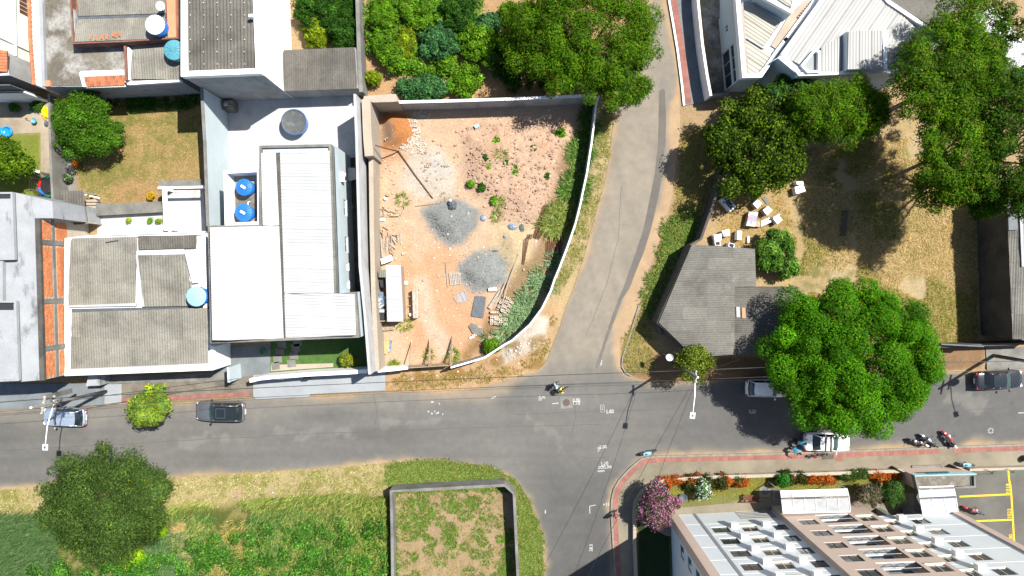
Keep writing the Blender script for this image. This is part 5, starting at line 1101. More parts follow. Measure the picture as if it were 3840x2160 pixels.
for i_, (q_, n_, pl_, sd_) in enumerate((([(1370,-60),(1830,-60),(1790,120),(1880,210),(1700,235),(1500,225),(1385,200)], 230, [(AL(112,164,36),4),(AL(86,136,34),4),(AL(150,180,50),1.5),(AL(80,130,70),2)], 71), ([(1095,-60),(1330,-60),(1335,165),(1200,170),(1130,120)], 60, [(AL(90,120,40),4),(AL(64,92,34),4),(AL(140,150,60),1)], 72), ([(1880,120),(2060,80),(2160,340),(1900,345),(1860,250)], 60, GRD, 73), ([(1480,230),(1620,240),(1700,260),(1780,250),(1850,330),(1700,345),(1640,280),(1500,290)], 45, GRG, 74), ([(1500,320),(1640,300),(1690,350),(1520,362)], 40, GRB, 75), ([(2470,1800),(3400,1757),(3405,1772),(2490,1818)], 130, [(AL(64,84,36),4),(AL(46,64,28),4),(AL(150,80,40),1)], 76))):
    rs_ = np.random.RandomState(sd_); p_ = None
    P_ = np.array(wxy(q_)); lo_, hi_ = P_.min(0), P_.max(0); xy_ = lo_+(hi_-lo_)*rs_.rand(n_*4,2); xy_ = xy_[sdf(P_, xy_[:,0], xy_[:,1]) > .2][:n_]
    v, f, cl = foliage(rs_, np.column_stack([xy_, gz(xy_[:,0],xy_[:,1])+rs_.uniform(.1,.6,len(xy_))]), rs_.uniform(.25,.7,len(xy_)), 110*n_, .24, .11, pl_); tag(npmesh('undergrowth', v, f, 'leaf', None, cl), kind='stuff')
tree('bush', 'vivid green bush inside the lot at the curve of the white wall', (1842,1300), .5, (.75,.7,.5), 12, .28, 1700, .2, .13, GRG, 110, cat='bush', tr=.03)
# ------------------------------------------------------------------ grasses that nobody could count
def scatter(r, poly, n):
    P = np.array(wxy(poly)); lo, hi = P.min(0), P.max(0); out = np.zeros((0,2))
    while len(out) < n:
        q = lo+(hi-lo)*r.rand(n*2,2); q = q[sdf(P, q[:,0], q[:,1]) > 0]; out = np.concatenate([out, q])
    return out[:n]
def blades(name, xy, h, ln, wd, lean, pal, seed, matn='blade', curl=.5, spread=.6, label=None, clump=None):
    """arching blades: xy roots, h height, ln reach, lean common direction"""
    r = np.random.RandomState(seed); n = len(xy); z = gz(xy[:,0], xy[:,1]); a = r.rand(n)*6.283
    d = np.stack([np.cos(a), np.sin(a)], 1)*spread+np.array(lean)[None,:]+(0 if clump is None else clump)
    d = d/np.maximum(np.linalg.norm(d,axis=1,keepdims=True),.2); s = np.stack([-d[:,1], d[:,0]], 1); L = ln*r.uniform(.5,1.3,n); Hh = h*r.uniform(.5,1.3,n); w = wd*r.uniform(.6,1.3,n)
    B = np.column_stack([xy, z]); mid = np.column_stack([xy+d*(L*.45)[:,None], z+Hh]); tip = np.column_stack([xy+d*L[:,None], z+Hh*curl+.02]); s3 = np.column_stack([s, np.zeros(n)])*w[:,None]*.5
    v = np.stack([B-s3, B+s3, mid-s3, mid+s3, tip], 1).reshape(-1,3); k = np.arange(n)[:,None]*5
    f = np.concatenate([k+np.array([0,1,3]), k+np.array([0,3,2]), k+np.array([2,3,4])]); c = np.repeat(pick(pal, n, r), 5, 0)
    return tag(npmesh(name, v, f, matn, None, c), label, None, None, 'stuff')
def tufts(poly_or_pts, n, per, rad, r, pts=False):
    c = np.array(wxy(poly_or_pts)) if pts else scatter(r, poly_or_pts, n); k = np.repeat(np.arange(len(c)), per); a = r.rand(len(k))*6.283; q = np.sqrt(r.rand(len(k)))*rad*(.5+r.rand(len(c)))[k]
    o = np.stack([np.cos(a), np.sin(a)], 1); return c[k]+o*q[:,None], o*.8
r0 = np.random.RandomState(77)
GT = [(AL(150,162,76),4), (AL(124,144,64),4), (AL(94,116,50),3), (AL(184,180,112),1.5)]; GB = [(AL(92,126,72),4), (AL(74,108,62),4), (AL(120,146,92),2)]; ST = [(AL(228,202,140),4), (AL(205,176,112),4), (AL(180,148,90),3), (AL(240,220,170),2)]; SG = [(AL(150,150,62),4), (AL(112,126,44),3), (AL(190,175,100),2)]
xy = scatter(r0, [(600,1900),(900,1870),(1200,1850),(1475,1840),(1490,2300),(620,2300),(700,2000)], 30000); xy = xy[noise2(xy[:,0],xy[:,1],.14,2,3) > -.06]; blades('tall_grass', xy, .5, 1.0, .045, (-.5,-.75), GT, 1, spread=.6)
xy = scatter(r0, [(650,1925),(900,1905),(1200,1880),(1475,1860),(1490,2300),(620,2300),(760,2000)], 16000); xy = xy[noise2(xy[:,0],xy[:,1],.22,4,3) > .02]; blades('tall_grass', xy, .62, 1.0, .05, (.1,-.8), [(AL(104,140,66),4),(AL(84,118,54),4),(AL(140,165,90),2)], 91, spread=.6)
xy = scatter(r0, [(650,1925),(900,1905),(1475,1860),(1490,2300),(620,2300)], 12000); xy = xy[noise2(xy[:,0],xy[:,1],.3,7,3) > .1]; blades('dry_grass', xy, .5, .9, .04, (-.3,-.5), [(AL(190,180,100),4),(AL(160,150,90),3)], 92)
xy, cp = tufts([(718,1985),(730,2010),(700,2000)], 1, 350, .9, r0, True); blades('dry_grass', xy, .25, .6, .04, (0,0), [(AL(222,186,134),4),(AL(196,160,112),3)], 93, clump=cp)
blades('tall_grass', scatter(r0, [(-150,1945),(120,1935),(200,1960),(220,2300),(-150,2300)], 9000), .55, 1.1, .05, (.75,.35), GB, 2, spread=.4)
blades('tall_grass', scatter(r0, [(560,1990),(760,1980),(780,2160),(560,2160)], 4500), .4, .8, .05, (-.4,-.8), GB, 3)
blades('tall_grass', scatter(r0, [(1300,1880),(1475,1850),(1490,2200),(1320,2200)], 4000), .7, 1.2, .06, (-.1,-.6), GT, 4)
c_, r_ = [], []
LW_ = scatter(r0, [(100,2130),(560,2090),(700,2030),(900,1990),(1100,1950),(1300,1930),(1470,1960),(1490,2300),(100,2300)], 420); v, f, cl = foliage(np.random.RandomState(8), np.column_stack([LW_, gz(LW_[:,0],LW_[:,1])+.35]), np.full(420,.55)*r0.uniform(.4,1.5,420), 44000, .2, .14, [(AL(84,140,44),4), (AL(60,112,40),4), (AL(120,165,60),1.5), (AL(235,200,30),.06)])
tag(npmesh('leafy_weeds', v, f, 'leaf', None, cl), kind='stuff')
LW_ = np.array(wxy([(590,1980),(610,1985),(520,2080),(490,2100),(540,2090)])); v, f, cl = foliage(np.random.RandomState(9), np.column_stack([LW_, [.3]*5]), np.array([.75,.6,.7,.6,.6]), 3500, .16, .1, [(AL(150,190,20),4), (AL(128,170,24),3)]); tag(npmesh('ground_cover', v, f, 'leaf', None, cl), kind='stuff')
xy, cp = tufts([(0,1850),(615,1802),(1440,1748),(1470,1840),(900,1890),(0,1960)], 260, 50, .45, r0); blades('verge_grass', xy, .08, .22, .035, (0,0), [(AL(160,158,92),4),(AL(216,198,146),4),(AL(120,140,66),3)], 5, clump=cp)
xy, cp = tufts([(1445,1748),(1631,1736),(1754,1742),(1854,1768),(1935,1812),(1900,1832),(1480,1838)], 300, 60, .4, r0); blades('verge_grass', xy, .16, .3, .035, (0,0), [(AL(118,146,62),4),(AL(96,126,50),4),(AL(170,170,96),3)], 6, clump=cp)
xy, cp = tufts([(1940,1830),(1972,1870),(2026,1998),(2032,2300),(1952,2300),(1945,2000)], 260, 60, .4, r0); blades('verge_grass', xy, .16, .3, .035, (0,0), [(AL(118,146,62),4),(AL(96,126,50),4),(AL(170,170,96),3)], 7, clump=cp)
xy, cp = tufts([(1500,1862),(1905,1852),(1925,2300),(1505,2300)], 90, 120, .55, r0); blades('plot_weeds', xy, .14, .26, .04, (0,0), [(AL(112,150,50),4),(AL(88,124,44),4),(AL(150,160,80),2)], 8, clump=cp)
xy, cp = tufts([(1500,1862),(1905,1852),(1925,2300),(1505,2300)], 300, 22, .3, r0); blades('plot_weeds', xy, .06, .16, .03, (0,0), [(AL(150,146,80),4),(AL(180,165,110),4)], 9, clump=cp)
# dry straw of the east lot, with greener patches
xy = scatter(r0, [(2980,560),(3660,480),(3662,1285),(2990,1290),(2980,1090),(3020,930)], 62000); xy = xy[noise2(xy[:,0], xy[:,1], .3, 1, 4) > -.12]; g = noise2(xy[:,0], xy[:,1], .25, 2, 3)
ang = noise2(xy[:,0], xy[:,1], .45, 6, 3)*16; blades('dry_grass', xy, .14, .36, .02, (0,0), ST, 10, spread=.8, clump=np.stack([np.cos(ang), np.sin(ang)],1)*.8, curl=.3)
xy = xy[g > .06]; blades('green_grass', xy, .16, .36, .028, (.1,-.2), SG, 11, spread=.8)
xy, cp = tufts([(2740,640),(2960,600),(2990,940),(2840,940),(2690,880)], 160, 30, .25, r0); blades('dry_grass', xy, .05, .25, .03, (0,0), [(AL(205,175,110),4),(AL(150,140,70),2)], 12, clump=cp)
# verges of the side road
xy, cp = tufts([(2245,400),(2298,400),(2280,600),(2240,760),(2180,960),(2100,1100),(2070,1090),(2165,850),(2242,560)], 150, 36, .3, r0); blades('verge_grass', xy, .1, .2, .03, (0,0), [(AL(140,146,70),4),(AL(206,188,126),4),(AL(108,128,56),3)], 13, clump=cp)
xy, cp = tufts([(1480,1405),(1750,1392),(1900,1372),(1990,1330),(2055,1240),(2085,1150),(2055,1330),(1960,1400),(1800,1440),(1480,1460)], 75, 36, .3, r0); blades('verge_grass', xy, .12, .26, .03, (0,0), [(AL(206,170,110),4),(AL(160,146,80),3),(AL(110,126,56),2)], 14, clump=cp)
xy, cp = tufts([(2500,830),(2620,780),(2600,900),(2470,1090),(2440,1200),(2395,1170),(2430,1060)], 110, 55, .4, r0); blades('verge_grass', xy, .25, .4, .04, (0,0), [(AL(112,142,58),4),(AL(84,116,46),4),(AL(170,165,90),2)], 15, clump=cp)
xy, cp = tufts([(2350,1260),(2400,1190),(2440,1200),(2430,1300),(2450,1390),(2360,1400),(2335,1350)], 80, 50, .35, r0); blades('verge_grass', xy, .15, .3, .035, (0,0), [(AL(170,158,92),4),(AL(128,132,66),4),(AL(200,176,120),3)], 16, clump=cp)
xy, cp = tufts([(2560,500),(2715,490),(2700,640),(2650,760),(2540,800)], 260, 35, .35, r0); blades('dry_grass', xy, .1, .25, .035, (0,0), [(AL(190,168,100),4),(AL(140,136,66),3)], 17, clump=cp)
# rank grass inside the lot along the curving wall
for i, (q, n, h) in enumerate(((T[2][1]((620,0),(790,0),(740,220),(600,200)),26,.7), (T[2][1]((560,330),(740,300),(690,580),(500,500)),34,.8), (T[2][1]((420,640),(640,680),(580,900),(300,880),(320,760)),44,.8), ([(2000,1000),(2090,960),(2060,1070),(1990,1110),(1930,1140)],30,.6), ([(1930,1120),(2000,1060),(2010,1130),(1930,1220),(1860,1290),(1835,1275),(1900,1225)],46,.7), (T[2][0]((730,1080),(830,1060),(810,1430),(700,1400)),18,.7))):
    xy, cp = tufts(q, int(n*(.4 if i in (3,4) else .55)), 60, .45, r0); blades('rank_grass', xy, h*.55, h*1.1, .055, (0,0), [(AL(156,184,138),4),(AL(124,156,104),4),(AL(92,124,76),2)] if i in (3,4) else GT if i == 2 else [(AL(100,138,58),4),(AL(72,108,42),4),(AL(150,172,90),1.5)], 20+i, clump=cp)
for i, q_ in enumerate(([(1470,60),(1560,40),(1560,230),(1480,220)], [(1690,20),(1780,20),(1760,140),(1690,120)], [(1390,20),(1470,10),(1470,120),(1390,110)])):
    xy, cp = tufts(q_, 26, 70, .5, r0); blades('rank_grass', xy, .9, 1.0, .05, (0,-.2), [(AL(140,170,70),4),(AL(104,138,56),4),(AL(176,186,110),2)], 80+i, clump=cp)
for i, (x, y, n) in enumerate(((1520,1215,90),(1510,750,60),(1480,1370,120),(1700,1330,100),(1880,585,40),(1870,760,50),(1860,810,50),(1400,295,200),(1610,1330,40))):
    xy, cp = tufts([(x,y)], 1, n, .35, r0, True); blades('grass_tuft', xy, .3, .5, .045, (0,0), [(AL(150,168,60),4),(AL(110,140,48),3)], 40+i, clump=cp)
xy, cp = tufts([(295,380),(755,375),(760,690),(590,745),(300,755)], 900, 22, .3, r0); g = noise2(xy[:,0], xy[:,1], .3, 3, 3); blades('lawn_grass', xy[g < .05], .04, .13, .025, (0,0), [(AL(212,184,130),4),(AL(186,160,108),3)], 60); blades('lawn_grass', xy[g >= .0], .04, .13, .025, (0,0), [(AL(150,152,80),4),(AL(124,136,66),3)], 63)
xy, cp = tufts([(2400,1840),(2480,1785),(3400,1765),(3400,1800),(2790,1860),(2560,1870)], 420, 26, .3, r0); blades('lawn_grass', xy, .05, .12, .03, (0,0), [(AL(178,168,76),4),(AL(150,150,60),3)], 61, clump=cp)
xy, cp = tufts([(380,372),(750,368),(750,395),(400,400)], 20, 60, .5, r0); blades('shade_weeds', xy, .3, .5, .05, (0,0), GRD, 62, clump=cp)
mat('iron_cover', A(140,126,118), A(120,108,102), s1=4, grain=.3)
# ================================================================== vehicles
def place(root, px, heading, zc=.7):
    """stand a finished thing on the road where the photo shows its middle; heading is its nose direction in degrees"""
    p = W(px[0], px[1], zc); root.location = (p.x, p.y, root.location.z); root.rotation_euler = (0, 0, R(heading))
def car(px, heading, L, Wd, Ht, paint, kind, label, roofm=None, glass='glass_dark', rails=False, sunroof=False, bars=False, plate=True):
    t = thing('parked_car', label, 'car', (0,0,.004), 0, 'cars parked along the main road'); h = Wd/2; hb = .96 if kind != 'suv' else 1.06
    st = {'hatch': [(-1,.80,.55,.80),(-.965,.90,.40,.97),(-.86,.97,.24,1.0),(-.6,1,.2,1.0),(-.2,1,.2,1.0),(.25,1,.2,.99),(.5,.99,.2,.96),(.72,.97,.2,.90),(.88,.92,.24,.82),(.965,.82,.34,.72),(1,.66,.42,.62)],
          'sedan': [(-1,.76,.50,.80),(-.97,.88,.36,.96),(-.88,.95,.24,1.0),(-.7,.98,.2,1.02),(-.3,1,.2,1.0),(.2,1,.2,.99),(.42,.99,.2,.96),(.68,.97,.2,.90),(.87,.92,.24,.82),(.965,.82,.34,.72),(1,.64,.42,.62)]}
    st['suv'] = st['hatch']; mb = MB(); n = 14
    prof = lambda w, zb, zt: [(.0,zb),(.82*w,zb),(.97*w,zb+.10*hb),(w,zb+.32*hb),(.985*w,zt*hb-.16),(.93*w,zt*hb-.05),(.72*w,zt*hb+.005),(0,zt*hb+.03)]
    for tt, w, zb, zt in st[kind]:
        p = prof(w*h, zb, zt); ring = [(tt*L/2, y, z) for y, z in p] + [(tt*L/2, -y, z) for y, z in p[-2:0:-1]]; mb.v += ring
    m = len(st[kind])
    for i in range(m-1):
        for k in range(n): mb.f.append((i*n+k, i*n+(k+1)%n, (i+1)*n+(k+1)%n, (i+1)*n+k))
    mb.f += [tuple(range(n)), tuple(range(m*n-1, (m-1)*n-1, -1))]
    body = mb.build('body', paint, t, True); sb = body.modifiers.new('s', 'SUBSURF'); sb.levels = 1; sb.render_levels = 2
    # cabin: bottom and top outlines of the glasshouse
    xr, xr2, xf2, xf = {'hatch': (-.47*L,-.36*L,.07*L,.22*L), 'suv': (-.475*L,-.40*L,.06*L,.20*L), 'sedan': (-.36*L,-.21*L,.06*L,.22*L)}[kind]
    wb, wt = .90*h, .70*h; zb, zt = hb-.02, Ht-.04
    ys = [-1,-.6,-.2,.2,.6,1]
    def bow(x0, z0, w0, x1, z1, w1, s, nm, gl, inn=.0):
        q = MB(); rows = 4
        for j in range(rows+1):
            f = j/rows
            for y in ys:
                x = x0+(x1-x0)*f - s*.10*y*y*(1-.4*f) + s*.05*math.sin(math.pi*f); q.v.append((x, y*(w0+(w1-w0)*f)*.97, z0+(z1-z0)*f))
        k = len(ys)
        for j in range(rows):
            for i in range(k-1): q.f.append((j*k+i, j*k+i+1, (j+1)*k+i+1, (j+1)*k+i) if s > 0 else (j*k+i, (j+1)*k+i, (j+1)*k+i+1, j*k+i+1))
        return q.build(nm, gl, t, True)
    bow(xf, zb, wb, xf2, zt, wt, 1, 'windscreen', glass); bow(xr, zb, wb, xr2, zt, wt, -1, 'rear_window', 'glass_dark')
    for s in (-1,1):
        q = MB(); q.add([(xr-.0+.1, s*wb, zb), (xf-.12, s*wb, zb), (xf2-.08, s*wt, zt), (xr2+.06, s*wt, zt)], [(0,1,2,3) if s > 0 else (3,2,1,0)]); q.build('side_window', 'glass_dark', t)
        for a, b in (((xf-.1, s*wb*.97, zb), (xf2-.08, s*wt*.98, zt)), ((xr+.09, s*wb*.97, zb), (xr2+.06, s*wt*.98, zt)), ((-.08*L, s*wb*1.0, zb), (-.1*L, s*wt, zt)), ((xf2-.1, s*wt, zt), (xr2+.06, s*wt, zt))): MB().tube([a, b], .045, 6).build('pillar', paint, t, True)
    q = MB(); nx_ = 7
    for i in range(nx_):
        f = i/(nx_-1); x = xr2-.02+(xf2-xr2+.04)*f
        for y in ys: q.v.append((x - (.09*y*y if f > .9 else -.09*y*y if f < .1 else 0)*1.0, y*wt*1.02, zt+.05*(1-y*y*.85)*math.sin(math.pi*(.12+.76*f))-.004))
    k = len(ys)
    for i in range(nx_-1):
        for j in range(k-1): q.f.append((i*k+j, (i+1)*k+j, (i+1)*k+j+1, i*k+j+1))
    rf = q.build('roof', roofm or paint, t, True)
    if sunroof:
        MB().box(-.17*L, .0, -wt*.62, wt*.62, zt+.048, zt+.056).build('sunroof', 'glass_dark', rf)
        MB().ring([Vector(p) for p in ((-.18*L,-wt*.66),(.01*L,-wt*.66),(.01*L,wt*.66),(-.18*L,wt*.66))], .03, zt+.046, zt+.058).build('sunroof_frame', 'car_grey', rf)
    if rails:
        for s in (-1,1): MB().tube([(xr2+.1, s*wt*.97, zt+.02), (xr2+.2, s*wt*.97, zt+.09), (xf2-.2, s*wt*.97, zt+.09), (xf2-.1, s*wt*.97, zt+.02)], .025, 6).build('roof_rail', 'black_plastic', t)
    if bars:
        for x in (xf2-.22, xr2+.45): MB().box(x-.06, x+.06, -wt*1.08, wt*1.08, zt+.07, zt+.11).build('roof_bar', 'black_plastic', t)
    r = .31 if kind != 'suv' else .35
    for sx, xx in ((1,.315*L),(-1,-.30*L)):
        for s in (-1,1):
            w_ = MB().lathe((xx, s*(h-.19), r), [(r*.6,-.10),(r*.94,-.10),(r,-.06),(r,.06),(r*.94,.10),(r*.6,.10)], 20, 'y').build('wheel', 'rubber', t, True)
            MB().lathe((xx, s*(h-.19), r), [(.05,-.09),(r*.62,-.085),(r*.62,.085),(.05,.09)], 12, 'y').build('rim', 'steel', w_)
    for s in (-1,1):
        mm = MB().lathe((xf-.22, s*(h+.12), hb+.03), [(.03,-.06),(.1,-.05),(.12,0),(.1,.05),(.03,.06)], 10, 'x').build('mirror', paint if kind != 'suv' else 'black_plastic', t, True)
        MB().obox((.455*L, s*h*.66), (1,-.45*s), .12, .16, .66, .735).build('headlight', 'lamp_clear', t, bevel=.02); MB().obox((-.475*L, s*h*.72), (1,.3*s), .07, .14, .78, .9).build('tail_light', 'lamp_red', t, bevel=.02)
    MB().box(-.505*L, -.495*L, -.25, .25, .55, .68).build('number_plate', 'white_plastic', t)
    for x in (.46*L,): MB().box(x, x+.06, -h*.5, h*.5, .36, .52).build('grille', 'black_plastic', t)
    for s in (-1,1): MB().tube([(xf+.05, s*.12, hb+.0), (xf-.05, s*.5, hb+.04)], .012, 4).build('wiper', 'black_plastic', t)
    place(t, px, heading); return t
car((242,1564), 178.5, 4.0, 1.76, 1.5, 'car_silver', 'hatch', 'silver blue hatchback parked under the street lamp at the left')
car((828,1542), 178.8, 4.55, 1.92, 1.68, 'car_grey', 'suv', 'dark grey car with black roof and sunroof by the white pavement', 'glass_dark', 'glass_teal', True, True)
car((2876,1456), -1, 3.95, 1.68, 1.5, 'car_white', 'hatch', 'white hatchback half hidden below the big round tree', None, 'glass_blue')
car((3101,1658), -1, 4.3, 1.75, 1.46, 'car_white', 'sedan', 'white saloon car with black roof bars by the brick red strip', None, 'glass_teal', False, False, True)
car((3745,1424), 3, 4.45, 1.78, 1.46, 'car_black', 'sedan', 'black saloon car parked at the right edge', 'glass_dark', 'glass_teal')
def wheel_parts(t, x, r, tw, name='wheel', spokes=8, z=None, yaw=0):
    z = r if z is None else z; w_ = MB().lathe((x,0,z), [(r*.86,-tw*.4),(r*.97,-tw*.5),(r,0),(r*.97,tw*.5),(r*.86,tw*.4),(r*.86,-tw*.4)], 22, 'y').build(name, 'rubber', t, True)
    for k in range(spokes):
        a = math.pi*k/spokes; e = Vector((math.cos(a),0,math.sin(a)))*r*.86; MB().tube([Vector((x,0,z))-e, Vector((x,0,z))+e], .012, 4).build('spoke', 'steel', w_)
    return w_
def moto(px, heading, lean, body, seat, label, accent=None):
    t = thing('motorcycle', label, 'motorcycle', (0,0,.004), 0, 'parked motorcycles')
    wheel_parts(t, .66, .30, .11); wheel_parts(t, -.62, .30, .13)
    MB().tube([(.66,.09,.3),(.42,.09,.92)], .03, 6).build('fork', 'steel', t); MB().tube([(.66,-.09,.3),(.42,-.09,.92)], .03, 6).build('fork', 'steel', t)
    MB().tube([(.36,-.36,1.02),(.42,-.2,1.0),(.42,.2,1.0),(.36,.36,1.02)], .02, 6).build('handlebar', 'black_plastic', t)
    for s in (-1,1): MB().lathe((.33,.30*s,1.16), [(.02,-.02),(.07,0),(.02,.02)], 10, 'x').build('mirror', 'black_plastic', t)
    q = MB(); q.lathe((0,0,0), [(.05,-.26),(.12,-.2),(.16,0),(.13,.18),(.05,.25)], 12, 'x'); q.v = [(x+.18, y*.95, z*.75+.82) for x,y,z in q.v]; q.build('fuel_tank', body, t, True)
    q = MB(); q.lathe((0,0,0), [(.07,-.38),(.14,-.3),(.15,0),(.1,.3),(.05,.36)], 10, 'x'); q.v = [(x-.28, y*.9, z*.4+.78) for x,y,z in q.v]; q.build('seat', seat, t, True)
    MB().box(-.15,.3,-.14,.14,.3,.66).build('engine', 'steel', t, bevel=.03); q = MB(); q.lathe((0,0,0), [(.03,-.24),(.07,-.18),(.10,.05),(.03,.2)], 8, 'x'); q.v = [(x-.72,y,z*.6+.78) for x,y,z in q.v]; q.build('tail', accent or body, t, True)
    MB().tube([(-.1,-.14,.35),(-.4,-.18,.38),(-.8,-.18,.48)], .05, 8).build('exhaust', 'chrome', t, True)
    q = MB(); q.lathe((0,0,0), [(.04,-.1),(.12,-.06),(.12,.04),(.06,.1)], 10, 'x'); q.v = [(x+.5,y,z+.9) for x,y,z in q.v]; q.build('headlight', accent or body, t, True)
    q = MB(); 
    for k in range(6):
        a = .3+k*.45; q.v += [(.66+.36*math.cos(a), -.07, .3+.36*math.sin(a)), (.66+.36*math.cos(a), .07, .3+.36*math.sin(a))]
    q.f = [(2*k,2*k+1,2*k+3,2*k+2) for k in range(5)]; q.build('mudguard', body, t, True)
    MB().tube([(-.5,.1,.5),(-.62,.1,.3)], .03,5).build('swingarm', 'steel', t); MB().tube([(-.05,.16,.3),(-.1,.34,.02)], .015,4).build('side_stand', 'steel', t)
    place(t, px, heading, .5); t.rotation_euler = (R(lean), 0, R(heading)); return t
moto((3440,1662), 160, 8, 'car_black', 'black_plastic', 'black motorcycle nearest the tree in the parked row', 'tank_white')
moto((3480,1655), 140, 8, 'car_silver', 'black_plastic', 'black and silver scooter in the middle of the parked row', 'car_black')
moto((3556,1650), 125, 8, 'red_paint', 'black_plastic', 'red and white motorcycle at the right of the parked row', 'tank_white')
moto((3648,1917), 158, 8, 'red_paint', 'black_plastic', 'red motorcycle standing in the parking court', 'car_black')
def bicycle(px, heading, lean, frame, label, cover=None, z=.004, cat='bicycle'):
    t = thing('bicycle', label, cat, (0,0,z), 0, 'bicycles'); wheel_parts(t, .52, .33, .035, spokes=6); wheel_parts(t, -.52, .33, .035, spokes=6)
    fr = MB()
    for a, b in (((-.52,0,.33),(-.1,0,.33)), ((-.1,0,.33),(-.2,0,.78)), ((-.2,0,.78),(-.52,0,.33)), ((-.1,0,.33),(.38,0,.74)), ((-.2,0,.72),(.36,0,.82)), ((.34,0,.92),(.52,0,.33))): fr.tube([a,b], .02, 6)
    fr.build('frame', frame, t); MB().tube([(.26,-.29,.98),(.34,-.1,.98),(.34,.1,.98),(.26,.29,.98)], .016, 6).build('handlebar', 'black_plastic', t)
    q = MB(); q.lathe((0,0,0), [(.02,-.14),(.08,-.08),(.04,.06),(.02,.13)], 8, 'x'); q.v = [(x-.22,y,z*.4+.84) for x,y,z in q.v]; q.build('saddle', 'black_plastic', t, True)
    for s in (-1,1): MB().box(-.15+.12*s, -.03+.12*s, s*.06-.04, s*.06+.08*s+.0 if s > 0 else s*.06, .3-.1*s, .32-.1*s).build('pedal', 'black_plastic', t)
    if cover:
        q = MB(); q.lathe((0,0,0), [(.05,-.42),(.15,-.36),(.17,0),(.14,.3),(.06,.4)], 10, 'x'); q.v = [(x-.12,y,z*.35+.74) for x,y,z in q.v]; q.build('body_shell', cover, t, True); MB().tube([(.2,0,.6),(.5,0,.55)], .1, 8, .05).build('front_shell', 'scooter_dark', t, True)
        q = MB(); q.box(-.78,-.5,-.1,.1,.62,.68); q.build('rear_rack', 'black_plastic', t, bevel=.02)
    place(t, px, heading, .5); t.rotation_euler = (R(lean), 0, R(heading)); return t
bicycle((2431,1695), 12, 5, 'scooter_dark', 'pale blue step-through bike parked at the kerb corner', 'scooter_blue')
bicycle((3626,1740), -8, 4, 'scooter_dark', 'pale blue step-through bike leaning by the cream wall near the gatehouse', 'scooter_blue', .13)
bicycle((3062,1705), 8, 12, 'black_plastic', 'black bicycle leaning beside the white saloon car', None, .13)
bicycle((2100,1462), 18, 0, 'black_plastic', 'black bicycle ridden by the person in yellow', None)
tag(solo(MB().lathe((W(3832,1716).x,W(3832,1716).y,.13), [(.2,0),(.3,.1),(.28,.5),(.1,.75)], 14), 'refuse_bag', 'black_plastic', 'dark bag standing on the pavement at the right edge', 'bag'))
